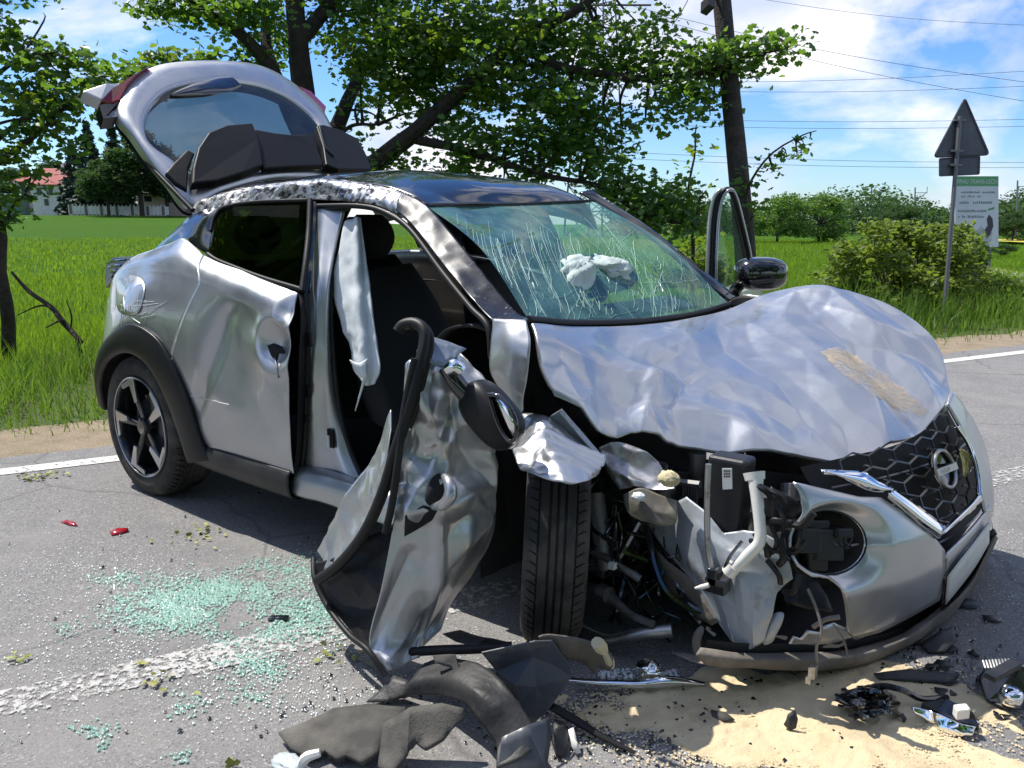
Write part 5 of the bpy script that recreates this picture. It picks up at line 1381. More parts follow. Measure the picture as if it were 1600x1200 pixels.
for i in range(0, 60):
    for j in range(0, 100):
        u, v = 1270 + j * 2, 532 + i * 2.2
        if inside(u + 5 * noise.noise(V(u * .09, v * .09, 0)), v + 5 * noise.noise(V(u * .09, v * .09, 4)), pts):
            q = on(htree, u, v, .0025)
            if q is not None: idx[(i, j)] = len(vv); vv.append(q)
for (i, j), k in idx.items():
    if all(x in idx for x in ((i + 1, j), (i, j + 1), (i + 1, j + 1))): ff.append((k, idx[(i + 1, j)], idx[(i + 1, j + 1)], idx[(i, j + 1)]))
if ff: mesh_obj('sand_dust', vv, ff, dust_mat(), hood)

# ---- front: bumper surface x = front_x(y, z)
def front_x(y, z):
    return 3.47 - .33 * (y - .35) ** 2 - .9 * max(0, abs(y) - .6) ** 2 - .40 * max(0, z - .42) - .25 * max(0, .3 - z)
def FS(u, v, off=0.0):
    p = WS(u, v, lambda p: p.x - front_x(p.y, p.z) - off, 1.6, 5.0)
    return W(u, v, Y=.74) if p.y > .74 else p
def fpoly(pts, off=0.0): return [FS(u, v, off) for u, v in pts]
# near half of the bumper: torn shell with the round lamp hole
hc = (1312, 852)
outer = [(3, 1476, 860), (17, 1477, 904), (29, 1469, 938), (46, 1420, 966), (68, 1372, 990), (80, 1326, 1000), (88, 1320, 950), (95, 1312, 909), (120, 1281, 905), (150, 1254, 888), (180, 1245, 852), (200, 1247, 828), (218, 1254, 800), (230, 1250, 774), (236, 1239, 752), (250, 1272, 760), (268, 1308, 768), (290, 1342, 776), (310, 1376, 777), (337, 1424, 808), (355, 1462, 842)]
NA, NR = 96, 16
angs = np.array([o_[0] for o_ in outer] + [363.0]); ou = np.array([o_[1] for o_ in outer] + [1476.]); ov = np.array([o_[2] for o_ in outer] + [860.])
gv = []
for r in range(NR):
    f = r / (NR - 1)
    for k in range(NA):
        a = 360 * k / NA + 3
        iu, iv = hc[0] + 58 * math.cos(math.radians(a)), hc[1] + 49 * math.sin(math.radians(a))
        bu, bv = np.interp(a, angs, ou), np.interp(a, angs, ov)
        jag = 2.2 * noise.noise(V(k * 1.3, 0, 0)) if 80 < a < 240 else 0
        u, v = iu + (bu - iu) * f + jag * f, iv + (bv - iv) * f + jag * f
        dpx = f * math.hypot(bu - iu, bv - iv); off = -.034 * (1 - sstep(0, 24, dpx)) + .008 * math.sin(math.pi * f)
        p = FS(u, v, 0); p.x += off
        p.x += .003 * (fold(p, 7, 3) - .5) * f
        gv.append(p)
bump = mesh_obj('front_bumper', gv, grid_faces(NA, NR, True, True), m_silver, car, True)
bmh = bmesh.new(); bmh.from_mesh(bump.data); bmesh.ops.recalc_face_normals(bmh, faces=bmh.faces[:])
if sum(f.normal.x for f in bmh.faces) < 0: bmesh.ops.reverse_faces(bmh, faces=bmh.faces[:])
bmh.to_mesh(bump.data); bmh.free(); bump.data.shade_smooth(); solid(bump, .006)
gv = [FS(hc[0] + 58 * math.cos(a) * s_, hc[1] + 49 * math.sin(a) * s_) + V(-d_, 0, 0) for s_, d_ in ((1.02, .028), (.98, .07), (.9, .12), (.5, .14), (.02, .14)) for a in np.linspace(0, 6.2832, 41)[:-1]]
mesh_obj('lamp_well', gv, grid_faces(40, 5, False, True), m_dark, car, True)
# inside of the lamp hole: broken housing
g = Geo()
for u, v, du, dv, d in ((1300, 842, 60, 42, .06), (1318, 858, 44, 50, .04), (1282, 850, 34, 40, .03), (1336, 838, 26, 16, .03), (1306, 886, 30, 30, .05)):
    a, b, c_, d_ = [FS(u + sx * du / 2, v + sy * dv / 2) + V(-.05 - d, 0, 0) for sx, sy in ((-1, -1), (1, -1), (1, 1), (-1, 1))]
    g.prism([a, b, c_, d_], V(.06, -.02, .01))
o = g.obj('fog_lamp_housing', m_plast, car, False); bevel(o, .006)
g = Geo()
for k in range(7): g.tube([FS(1300 + k * 6, 838 + (k % 3) * 4) + V(-.03, 0, 0), FS(1312 + k * 5, 842 + (k % 2) * 12) + V(-.02, 0, 0), FS(1322 + k * 3, 850 + k * 2) + V(-.03, 0, 0)], .004, 5, 8)
g.obj('lamp_brackets', m_plast2, car)
# lower torn strip
plate('bumper_fragment', fpoly([(1232, 1006), (1240, 994), (1252, 999), (1262, 986), (1280, 988), (1288, 978), (1304, 974), (1330, 986), (1340, 996), (1312, 1003), (1270, 1008)], .0), m_silver, car, .004, crumple=.010, sub=2)
# far half: left bumper and wing corner
patch('left_bumper', [fpoly([(1482, 632), (1502, 668), (1522, 710), (1533, 768), (1540, 800)]), fpoly([(1486, 618), (1510, 655), (1531, 700), (1544, 760), (1549, 800)]), fpoly([(1490, 612), (1518, 650), (1540, 698), (1552, 760), (1553, 800)])], m_silver, car, 30, 10, thick=.01)
patch('left_bumper_lower', [fpoly([(1478, 868), (1500, 846), (1525, 820), (1548, 790)]), fpoly([(1478, 900), (1502, 872), (1530, 842), (1552, 805)])], m_silver, car, 20, 6, thick=.008)
patch('left_wing', [[V(3.15, .80, .80), V(2.9, .86, .92), V(2.6, .88, .98), V(2.3, .88, 1.0)], [V(3.2, .86, .65), V(2.95, .90, .78), V(2.6, .91, .82), V(2.3, .90, .8)], [V(3.2, .86, .45), V(3.0, .90, .55), V(2.6, .90, .72), V(2.25, .89, .5)]], m_silver, car, 20, 12, toward=V(3, 5, 1), thick=.006)
# grille: dark backing, honeycomb net, chrome V, badge
gr_poly = [(1290, 728), (1345, 716), (1400, 702), (1445, 675), (1478, 645), (1500, 672), (1522, 715), (1532, 768), (1477, 826), (1440, 800), (1396, 766), (1340, 744)]
patch('grille_backing', [fpoly([(1250, 730), (1330, 712), (1400, 695), (1450, 668), (1480, 640)], -.07), fpoly([(1270, 760), (1350, 760), (1430, 760), (1490, 730), (1512, 700)], -.07), fpoly([(1330, 800), (1400, 830), (1470, 865), (1520, 815), (1545, 775)], -.07)], m_dark, car, 20, 14)
g = Geo(); HX, HZ = .105, .062
def fpt(y, z, off=-.03): return V(front_x(y, z) + off, y, z)
for a in range(-14, 16):
    for b in range(0, 15):
        y = (a + .5 * (b % 2)) * HX; z = .30 + b * HZ * .78
        cpx = to_px(fpt(y, z))
        if not inside(*cpx, gr_poly) or not -.5 < y < .52: continue
        hexp = [fpt(y + HX * .5 * dy, z + HZ * .5 * dz) for dy, dz in ((0, 1), (1, .5), (1, -.5), (0, -1), (-1, -.5), (-1, .5))]
        for k in range(6): g.tube([hexp[k], hexp[(k + 1) % 6]], .0032, 4)
        g.tube([hexp[4] + V(-.02, 0, 0), hexp[3] + V(-.02, 0, 0)], .004, 4)
for z_ in (.34, .42, .50, .58): g.tube([fpt(y_, z_, -.05) for y_ in np.linspace(-.45, .5, 12)], .004, 4)
g.obj('grille', M('grille_plastic', (.035, .035, .038), .3, coat=.4), car, False)
def band(name, A_, B_, off, mat, t=.010):
    return patch(name, [fpoly(A_, off - .006), [(a + b) / 2 for a, b in zip(fpoly(A_, off + .012), fpoly(B_, off + .012))], fpoly(B_, off - .006)], mat, car, 36, 9, thick=t)
band('chrome_trim', [(1284, 733), (1322, 735), (1352, 738), (1376, 752), (1398, 762)], [(1300, 742), (1326, 754), (1352, 766), (1376, 771), (1392, 768)], .012, m_chrome)
band('chrome_trim', [(1398, 764), (1424, 782), (1452, 803), (1477, 822)], [(1386, 778), (1414, 800), (1440, 822), (1466, 842)], .014, m_chrome)
band('chrome_trim', [(1478, 822), (1500, 800), (1520, 780), (1528, 768)], [(1468, 842), (1498, 818), (1522, 796), (1536, 782)], .013, m_chrome)
band('chrome_trim', [(1527, 770), (1524, 740), (1518, 715), (1508, 692), (1494, 672)], [(1535, 780), (1533, 748), (1526, 715), (1516, 688), (1500, 664)], .012, m_chrome)
bc = FS(1475, 732, .0)
by, bz = bc.y, bc.z
rg = Geo(); rg.tube([fpt(by + math.cos(a) * .054, bz + math.sin(a) * .054, .004) for a in np.linspace(0, 6.2832, 49)], .0062, 8)
badge = rg.obj('badge', M('badge_chrome', (.32, .31, .29), .28, 1.0), car)
g = Geo(); g.prism([fpt(by + a * .062, bz + b * .010, .004) for a, b in ((-1, -1), (1, -1), (1, 1), (-1, 1))], V(.008, 0, 0)); bo = g.obj('badge_bar', MATS['badge_chrome'], badge, False)
g = Geo(); v = [fpt(by + math.cos(a) * .056 * r, bz + math.sin(a) * .060 * r, -.004 - .01 * (1 - r)) for r in (1, .02) for a in np.linspace(0, 6.2832, 33)[:-1]]
g.add(v, grid_faces(32, 2, False, True)); g.obj('badge_disc', m_black, badge)
def text_mesh(txt, name, mat, parent, origin, right, up, height, depth=.001, align='CENTER'):
    cu = bpy.data.curves.new(name, 'FONT'); cu.body = txt; cu.size = 1.0; cu.extrude = 0; cu.align_x = align
    to = bpy.data.objects.new(name + '_tmp', cu); COL.objects.link(to)
    dg = bpy.context.evaluated_depsgraph_get(); me0 = to.evaluated_get(dg).to_mesh()
    right = Vector(right).normalized(); up = Vector(up).normalized(); nn = right.cross(up)
    v = [Vector(origin) + right * (q.co.x * height) + up * ((q.co.y - .35) * height) + nn * depth for q in me0.vertices]
    f = [tuple(p.vertices) for p in me0.polygons]
    bpy.data.objects.remove(to); bpy.data.curves.remove(cu)
    return mesh_obj(name, v, f, mat, parent, False)
text_mesh('NISSAN', 'badge_lettering', m_black, badge, fpt(by, bz, .0125), (0.05, 1, 0), (-.3, 0, 1), .018)
# blade of grass caught in the grille
g = Geo()
for k in range(26):
    a = rnd.uniform(-1.9, -.4); q0 = FS(1503 + rnd.uniform(-4, 4), 706 + rnd.uniform(-5, 5), .012)
    g.tube([q0, q0 + V(.012, math.cos(a) * .02, math.sin(a) * .03), q0 + V(.018, math.cos(a) * .045, math.sin(a) * .07)], [.0014, .0012, .0005], 3)
tag(g.obj('caught_grass', M('straw', (.35, .33, .13), .8), car), kind='stuff')
# lower opening, number plate, lip
patch('lower_grille', [fpoly([(1330, 980), (1400, 960), (1470, 910), (1550, 815)], -.05), fpoly([(1240, 1020), (1340, 1015), (1440, 975), (1552, 830)], -.05)], m_dark, car, 24, 6)
patch('number_plate', [fpoly([(1482, 902), (1500, 878), (1522, 850), (1546, 818)], .012), fpoly([(1478, 945), (1500, 918), (1524, 886), (1546, 848)], .012)], m_plate, car, 12, 4, thick=.004)
patch('plate_holder', [fpoly([(1474, 904), (1500, 872), (1522, 844), (1550, 812)], .004), fpoly([(1472, 956), (1500, 926), (1524, 894), (1550, 856)], .004)], m_black, car, 12, 4, thick=.006)
LT = [(1094, 1012), (1150, 1019), (1250, 1020), (1340, 1012), (1415, 986), (1470, 945), (1512, 900), (1553, 826)]
LM = [(1088, 1024), (1150, 1031), (1250, 1033), (1340, 1026), (1415, 1000), (1472, 958), (1515, 912), (1556, 834)]
LB_ = [(1098, 1038), (1150, 1044), (1250, 1047), (1340, 1040), (1412, 1014), (1472, 972), (1515, 926), (1554, 844)]
patch('bumper_lip', [fpoly(LT, -.02), fpoly(LM, .016), fpoly(LB_, -.0), [p + V(-.10, 0, .0) for p in fpoly(LB_, 0)]], m_dirt, car, 60, 16, thick=.004, disp=lambda p, s, t: .006 * (crease(p, 5, 3) - .4))
patch('under_bumper', [fpoly([(1105, 1000), (1200, 1006), (1320, 998), (1430, 966), (1550, 830)], -.045), fpoly([(1105, 1030), (1200, 1036), (1320, 1030), (1430, 1000), (1550, 848)], -.03)], m_dark, car, 30, 6)

# ---- torn-open right corner: inner panels and engine bay
def Yv(pts): return WY(*pts)
patch('wing_strip', [Yv([(768, 497, -.815), (766, 535, -.85), (763, 575, -.87), (772, 600, -.875), (800, 632, -.875), (812, 646, -.87)]), Yv([(795, 499, -.825), (796, 535, -.865), (792, 575, -.88), (796, 600, -.88), (808, 625, -.875), (815, 644, -.87)]),
      Yv([(823, 502, -.81), (829, 535, -.85), (826, 575, -.865), (822, 600, -.865), (818, 622, -.865), (817, 640, -.865)])], m_silver, car, 40, 20, thick=.005, disp=lambda p, s, t: .026 * (fold(p, 8, 2) - .5))
patch('inner_wing', [Yv([(798, 648, -.84), (822, 640, -.82), (850, 640, -.80), (872, 655, -.78), (895, 672, -.75), (925, 690, -.70)]), Yv([(800, 690, -.92), (825, 680, -.93), (852, 670, -.92), (880, 690, -.92), (910, 705, -.88), (948, 715, -.80)]),
      Yv([(806, 716, -1.0), (832, 720, -1.02), (858, 712, -1.02), (888, 722, -1.0), (918, 730, -.94), (944, 728, -.85)]), Yv([(815, 735, -1.04), (842, 745, -1.07), (870, 752, -1.07), (895, 756, -1.05), (920, 750, -.98), (938, 742, -.88)])], m_silver, car, 60, 44, thick=.004,
      disp=lambda p, s, t: .075 * (fold(p, 13, 6) - .5))
g = Geo(); p0, p1 = W(868, 645, Y=-.80), W(935, 722, Y=-.72); d = (p1 - p0); L_ = d.length; d.normalize(); sdv = d.cross(V(0, 1, 0)).normalized(); nn = d.cross(sdv)
g.box((p0 + p1) / 2, (L_, .055, .006), d, sdv, nn); g.box((p0 + p1) / 2 + sdv * .026 + nn * .01, (L_, .005, .022), d, sdv, nn); g.box((p0 + p1) / 2 - sdv * .026 + nn * .01, (L_, .005, .022), d, sdv, nn)
o = g.obj('wing_bracket', m_primer, car, False); bevel(o, .002)
g = Geo(); q = p1 - d * .02; g.tube([q + nn * .004, q - nn * .012], .010, 12); g.obj('bracket_hole', m_dark, o)
patch('inner_panel', [Yv([(1012, 822, -.56), (1045, 792, -.58), (1072, 776, -.60), (1104, 800, -.62), (1130, 832, -.64), (1160, 828, -.64), (1192, 832, -.64), (1222, 850, -.64)]),
      Yv([(1030, 848, -.58), (1058, 838, -.61), (1088, 836, -.64), (1115, 848, -.66), (1140, 862, -.67), (1170, 864, -.67), (1200, 868, -.66), (1234, 880, -.64)]),
      Yv([(1052, 876, -.60), (1078, 884, -.64), (1106, 892, -.67), (1132, 900, -.68), (1156, 906, -.69), (1180, 906, -.68), (1206, 908, -.67), (1240, 906, -.64)]),
      Yv([(1085, 915, -.63), (1104, 930, -.66), (1124, 940, -.69), (1142, 946, -.70), (1160, 948, -.70), (1178, 942, -.69), (1196, 936, -.67), (1214, 926, -.66)]),
      Yv([(1108, 960, -.66), (1120, 972, -.68), (1134, 980, -.70), (1148, 984, -.70), (1162, 984, -.70), (1176, 978, -.70), (1190, 972, -.69), (1206, 964, -.67)]),
      Yv([(1128, 992, -.68), (1136, 1002, -.69), (1146, 1010, -.70), (1156, 1016, -.70), (1166, 1018, -.70), (1176, 1014, -.70), (1186, 1010, -.69), (1194, 1004, -.68)])], m_primer, car, 64, 50, thick=.004,
      disp=lambda p, s, t: .05 * (fold(p, 7, 8) - .5), smooth=False)
plate('inner_panel_flap', Yv([(1014, 858, -.58), (1030, 866, -.60), (1046, 880, -.61), (1075, 905, -.63), (1100, 940, -.66), (1122, 972, -.67), (1112, 978, -.66), (1082, 962, -.62), (1058, 938, -.60), (1036, 915, -.585), (1022, 890, -.58)]), m_dirt, car, .004, crumple=.014, sub=2, seed=4)
plate('bumper_scrap', catmull(Yv([(1192, 1006, -.67), (1200, 980, -.665), (1208, 960, -.66), (1224, 958, -.655), (1222, 974, -.655), (1214, 990, -.66), (1206, 1004, -.665)]), 28, True), m_primer, car, .003, crumple=.006, sub=1)
for u, v, r in ((1172, 884, .007), (1128, 838, .004), (1183, 875, .003), (1150, 930, .003)):
    pass
g = Geo(); g.tube(Yv([(1180, 742, -.66), (1182, 770, -.675), (1187, 815, -.69), (1187, 846, -.70), (1172, 864, -.705), (1156, 880, -.71), (1142, 892, -.71)]), [.023, .017, .016, .016, .016, .016, .016], 12, 40)
g.tube(Yv([(1178, 738, -.655), (1180, 750, -.66)]), [.030, .027], 12); g.tube(Yv([(1148, 884, -.71), (1138, 895, -.712)]), [.021, .021], 12)
g.obj('filler_pipe', m_white, car)
g = Geo(); g.box(W(1122, 912, Y=-.70), (.06, .05, .045)); g.tube(Yv([(1104, 914, -.71), (1090, 917, -.715)]), .008, 8); g.box(W(1115, 900, Y=-.71), (.03, .03, .05))
o = g.obj('washer_pump', m_black, car, False); bevel(o, .006)
tube('pump_nozzle', Yv([(1108, 914, -.735), (1096, 917, -.74), (1086, 919, -.74)]), [.007, .007, .003], m_white, car, 8, 8)
g = Geo(); c = W(1130, 762, Y=-.62); g.box(c + V(0, .04, -.03), (.12, .08, .24), az=(.05, 0, 1)); bx_ = g.obj('control_box', m_plast2, car, False); bevel(bx_, .014, 3)
g = Geo(); P = Yv([(1128, 732, -.68), (1143, 732, -.68), (1144, 764, -.68), (1129, 765, -.68)]); g.prism(P, V(0, .003, 0)); lb_ = g.obj('box_label', m_plate, bx_, False)
g = Geo()
for k in range(9):
    u0 = 1131 + (k % 3) * 3.6; v0 = 735 + (k // 3) * 4.2
    g.prism(Yv([(u0, v0, -.6835), (u0 + 2.2, v0, -.6835), (u0 + 2.2, v0 + 2.6, -.6835), (u0, v0 + 2.6, -.6835)]), V(0, .001, 0))
g.obj('label_print', m_plast, lb_, False)
# engine-bay mass: plain dark sheet standing for the shade behind, then pieces in front of it
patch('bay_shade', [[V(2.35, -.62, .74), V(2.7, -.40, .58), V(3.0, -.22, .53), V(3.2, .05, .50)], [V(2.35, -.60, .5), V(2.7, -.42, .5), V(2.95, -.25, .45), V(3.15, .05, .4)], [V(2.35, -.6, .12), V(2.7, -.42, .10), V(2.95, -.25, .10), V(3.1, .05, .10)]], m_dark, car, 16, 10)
rr = random.Random(4)
eg = [Geo(), Geo(), Geo()]
for i in range(150):
    x = rr.uniform(2.42, 3.02); y = -.46 - .14 * rr.random() + .25 * (x - 2.4); z = rr.uniform(.12, .58 - .22 * (x - 2.4) / .6)
    s = [rr.uniform(.02, .085) for _ in range(3)]; ro = Matrix.Rotation(rr.uniform(-.6, .6), 3, 'Z') @ Matrix.Rotation(rr.uniform(-.5, .5), 3, 'X')
    gq = eg[0] if rr.random() < .6 else eg[1]
    if rr.random() < .55: gq.box((x, y, z), s, ro @ V(1, 0, 0), ro @ V(0, 1, 0), ro @ V(0, 0, 1))
    else: gq.tube([V(x, y, z), V(x, y, z) + ro @ V(0, 0, s[0] * 2)], s[1] * .5, 10)
for i in range(70):
    x = rr.uniform(2.38, 3.0); y = -.62 + .25 * (x - 2.4); z = rr.uniform(.2, .64 - .2 * (x - 2.4) / .6)
    a = V(x, y, z); b = a + V(rr.uniform(-.2, .25), rr.uniform(-.10, .05), rr.uniform(-.25, .0)); m_ = (a + b) / 2 + V(0, -.04, -.06 * rr.random())
    eg[2].tube([a, m_, b], rr.choice([.003, .004, .006, .010]), 6, 10)
o = eg[0].obj('engine_parts', m_plast, car, False); bevel(o, .004); tag(o, kind='stuff')
o = eg[1].obj('engine_castings', m_copper, car, False); bevel(o, .004); tag(o, kind='stuff')
tag(eg[2].obj('wiring_and_hoses', m_black, car), kind='stuff')
# recognisable pieces: pale air duct, crumpled heat shield, broken lamp bracket, hanging plug, driveshaft
patch('heat_shield', [Yv([(935, 700, -.66), (965, 690, -.64), (1000, 700, -.62), (1030, 720, -.60)]), Yv([(945, 735, -.69), (975, 725, -.67), (1005, 735, -.65), (1045, 748, -.62)]), Yv([(965, 765, -.70), (992, 760, -.69), (1020, 762, -.67), (1055, 765, -.64)])], m_bare, car, 40, 30, thick=.003, disp=lambda p, s, t: .06 * (fold(p, 16, 3) - .5))
patch('lamp_bracket', [Yv([(972, 772, -.72), (1000, 762, -.71), (1030, 772, -.70), (1058, 782, -.68)]), Yv([(980, 800, -.74), (1005, 796, -.73), (1030, 800, -.72), (1058, 806, -.70)]), Yv([(1000, 816, -.73), (1020, 820, -.73), (1040, 822, -.72), (1056, 818, -.70)])], M('khaki_plastic', (.10, .09, .075), .6, var=(8, (.32, .28, .2), .5, .75)), car, 30, 24, thick=.004, disp=lambda p, s, t: .04 * (fold(p, 16, 1) - .5))
bag('foam_lump', W(1045, 748, Y=-.68), .03, .025, .022, 2.2, car, M('yellow_foam', (.55, .48, .30), .9)); bag('foam_lump', W(998, 776, Y=-.74), .02, .015, .012, 5.2, car, m_bag)
tube('suspension_arm', Yv([(905, 985, -.70), (950, 1000, -.74), (1000, 990, -.74), (1050, 985, -.70)]), [.020, .016, .018, .022], m_bare, car, 10, 20)
tube('suspension_arm', Yv([(925, 860, -.66), (960, 880, -.68), (1000, 905, -.66)]), [.014, .012, .014], m_copper, car, 8, 14)
tube('strut', Yv([(930, 770, -.62), (938, 830, -.64), (946, 890, -.66)]), [.030, .030, .024], m_copper, car, 12, 10)
g = Geo()
for k in range(22):
    p0_, p1_ = W(1000 + k * 4.2, 745 + k * .6, Y=-.50), W(1004 + k * 4.2, 850 + k * .6, Y=-.50); g.tube([p0_, p1_], .003, 4)
for k in range(2): g.tube([W(998, 745 + k * 106, Y=-.50), W(1094, 757 + k * 106, Y=-.50)], .012, 6)
g.obj('radiator', m_copper, car)
tube('drive_shaft', Yv([(900, 930, -.62), (940, 925, -.66), (985, 960, -.72), (1020, 975, -.74)]), [.026, .022, .012, .012], m_copper, car, 10, 24)
tube('shaft_clamp', Yv([(938, 924, -.68), (952, 930, -.69)]), [.027, .027], m_bare, car, 12)
tube('hanging_wire', Yv([(962, 790, -.70), (960, 830, -.72), (956, 870, -.73), (958, 885, -.73)]), .003, m_black, car, 6, 16)
tube('hanging_wire', Yv([(965, 800, -.70), (972, 840, -.72), (962, 876, -.73), (970, 890, -.73)]), .003, m_black, car, 6, 16)
g = Geo(); g.box(W(957, 884, Y=-.74), (.022, .02, .018)); g.obj('wire_plug', m_white, car, False)
tube('pipe', Yv([(1107, 725, -.69), (1105, 790, -.70), (1106, 850, -.705), (1112, 890, -.71)]), .009, m_bare, car, 8, 20)
tube('pipe', Yv([(1160, 845, -.70), (1140, 870, -.72), (1128, 900, -.72)]), .005, m_black, car, 6, 14)
patch('crash_beam', [Yv([(1205, 760, -.60), (1240, 780, -.58), (1270, 800, -.55)]), Yv([(1210, 860, -.62), (1245, 880, -.60), (1275, 890, -.56)]), Yv([(1225, 940, -.64), (1260, 950, -.62), (1300, 955, -.58)])], m_plast, car, 20, 20, thick=.01, disp=lambda p, s, t: .03 * (crease(p, 8, 3) - .4))
g = Geo()
for k in range(16):
    u, v = rr.uniform(1198, 1240), rr.uniform(770, 930); c = W(u, v, Y=-.67); a = rr.uniform(0, 3)
    g.tube([c, c + V(.03 * math.cos(a), -.01, .03 * math.sin(a)), c + V(.07 * math.cos(a + .5), 0, .07 * math.sin(a + .5))], rr.uniform(.005, .012), 7, 8)
tag(g.obj('wiring_and_hoses', m_plast, car), kind='stuff')
for pts, r in (([(1262, 920, -.66), (1275, 950, -.67), (1284, 985, -.68), (1276, 1010, -.68), (1277, 1035, -.68)], .004), ([(1270, 980, -.67), (1290, 968, -.66), (1312, 964, -.65)], .007), ([(1302, 975, -.66), (1318, 1000, -.66), (1326, 1030, -.66)], .003)):
    tube('hanging_wire', Yv(pts), r, m_dirt, car, 6, 20)
g = Geo(); g.box(W(1270, 1050, Y=-.69), (.02, .02, .035), ax=(.9, 0, .3)); g.box(W(1264, 1062, Y=-.69), (.014, .014, .02)); g.obj('wire_plug', m_bare, car, False)
plate('liner_scrap', catmull(Yv([(1082, 1010, -.70), (1084, 990, -.70), (1095, 978, -.69), (1100, 985, -.69), (1094, 1005, -.70), (1096, 1025, -.70), (1090, 1035, -.70)]), 24, True), m_dirt, car, .004, crumple=.006, sub=1)

# ---- crumpled right front door, torn round on its hinge
door_rows = [WY((640, 572, -1.16), (662, 556, -1.14), (690, 545, -1.10), (722, 544, -1.05), (736, 560, -1.00), (748, 588, -0.96)),
             WY((628, 650, -1.20), (652, 640, -1.17), (684, 632, -1.13), (720, 640, -1.08), (745, 655, -1.01), (766, 688, -0.96)),
             WY((606, 742, -1.23), (640, 742, -1.20), (676, 736, -1.15), (716, 728, -1.08), (748, 742, -1.01), (774, 765, -0.96)),
             WY((616, 800, -1.25), (650, 806, -1.21), (690, 808, -1.16), (730, 815, -1.08), (752, 824, -1.01), (770, 836, -0.96)),
             WY((596, 920, -1.30), (626, 915, -1.26), (664, 905, -1.20), (704, 896, -1.12), (722, 892, -1.06), (744, 886, -1.00)),
             WY((578, 1006, -1.33), (605, 1000, -1.29), (636, 990, -1.23), (664, 975, -1.17), (692, 960, -1.11), (706, 940, -1.07)),
             WY((604, 1052, -1.33), (612, 1050, -1.31), (626, 1044, -1.28), (644, 1030, -1.24), (662, 1010, -1.19), (690, 984, -1.12))]
DOOR_LINES = [([(642, 572), (672, 640), (690, 700), (640, 790)], 34, .030), ([(720, 545), (704, 640), (740, 730), (802, 790)], 36, -.028), ([(704, 640), (664, 742)], 26, -.022), ([(600, 1040), (690, 890), (772, 800)], 30, .024),
              ([(755, 600), (735, 660), (770, 720)], 26, .024), ([(628, 660), (664, 690), (700, 690)], 22, .022), ([(640, 800), (700, 790), (760, 760)], 28, .022), ([(580, 1000), (640, 870)], 22, -.016)]
def door_disp(p, s, t):
    up = 1 - sstep(.35, .6, t)
    return creases_px(p, DOOR_LINES) * min(1, 8 * s * (1 - s) + .3) + up * .060 * (fold(p, 12.0, 4) - .5) + .014 * (fold(p, 6.0, 9) - .5) * (1 - up) + .02 * math.exp(-((s - .1 - t * .55) / .05) ** 2) * (1 - up)
m_doorskin = paint('shaded_silver_paint', (0.34, 0.355, 0.38), 0.30, 0.75, 0.6, (9, (0.25, 0.25, 0.26), .55, .75, (1, 1, 2)))  # silver paint darkened to stand for a door in shade; not assigned
dr = patch('front_door', door_rows, m_silver, car, 90, 110, thick=.004, disp=door_disp)
dtree = bvh_of(dr)
patch('door_shell', [WY((612, 640, -1.12), (600, 668, -1.13), (588, 700, -1.15), (570, 728, -1.16), (545, 768, -1.18), (505, 835, -1.21), (489, 860, -1.22)), WY((611, 690, -1.17), (604, 715, -1.18), (594, 745, -1.19), (580, 775, -1.20), (558, 808, -1.21), (525, 850, -1.23), (498, 876, -1.24)),
      WY((606, 735, -1.20), (602, 760, -1.21), (594, 785, -1.22), (584, 806, -1.23), (566, 832, -1.24), (535, 866, -1.25), (502, 890, -1.26))], m_silver, dr, 60, 26, thick=.004, disp=lambda p, s, t: .050 * (fold(p, 10, 3) - .5))
for pth, r in ((WY((622, 518, -1.16), (630, 508, -1.15), (646, 505, -1.14), (660, 512, -1.14), (664, 530, -1.15), (656, 572, -1.18), (640, 635, -1.21), (618, 705, -1.24), (596, 775, -1.26), (566, 838, -1.27), (528, 884, -1.28), (497, 906, -1.29)), .017),
               (WY((640, 512, -1.15), (656, 508, -1.13), (670, 518, -1.13), (673, 540, -1.14), (662, 590, -1.17), (648, 645, -1.20), (638, 668, -1.22)), .010),
               (WY((648, 560, -1.19), (632, 640, -1.22), (622, 720, -1.25), (612, 790, -1.27), (602, 832, -1.28)), .011)):
    tube('door_seal', pth, r, m_rub, dr, 10, 70)
patch('door_trim', [WY((492, 880, -1.24), (525, 872, -1.22), (560, 850, -1.20), (595, 825, -1.18), (630, 815, -1.16)), WY((494, 908, -1.26), (528, 905, -1.25), (565, 890, -1.23), (600, 870, -1.21), (632, 860, -1.18)), WY((512, 945, -1.28), (540, 945, -1.27), (568, 940, -1.26), (595, 925, -1.24), (620, 910, -1.2)),
      WY((546, 990, -1.31), (560, 992, -1.31), (572, 992, -1.31), (586, 985, -1.29), (600, 960, -1.25)), WY((572, 1012, -1.33), (578, 1014, -1.33), (584, 1012, -1.32), (590, 1008, -1.31), (596, 1000, -1.30))], m_plast, dr, 40, 40, thick=.006, disp=lambda p, s, t: .06 * (fold(p, 8, 2) - .5))
tube('door_trim_edge', WY((490, 872, -1.23), (492, 905, -1.27), (512, 948, -1.29), (546, 992, -1.32), (575, 1016, -1.34), (602, 1056, -1.34)), .009, m_rub, dr, 8, 40)
plate('door_brace', WY((650, 548, -1.13), (670, 524, -1.12), (700, 534, -1.09), (728, 546, -1.05), (706, 562, -1.11), (690, 574, -1.14), (672, 566, -1.16)), M('blue_grey_steel', (.20, .24, .30), .4, .5, var=(30, (.5, .52, .55), .55, .7)), dr, .004, crumple=.01, sub=2)
tube('door_handle', WY((678, 792, -1.22), (694, 788, -1.23), (704, 774, -1.23), (702, 755, -1.22), (694, 743, -1.20)), [.010, .017, .018, .016, .010], m_silver, dr, 12, 30)
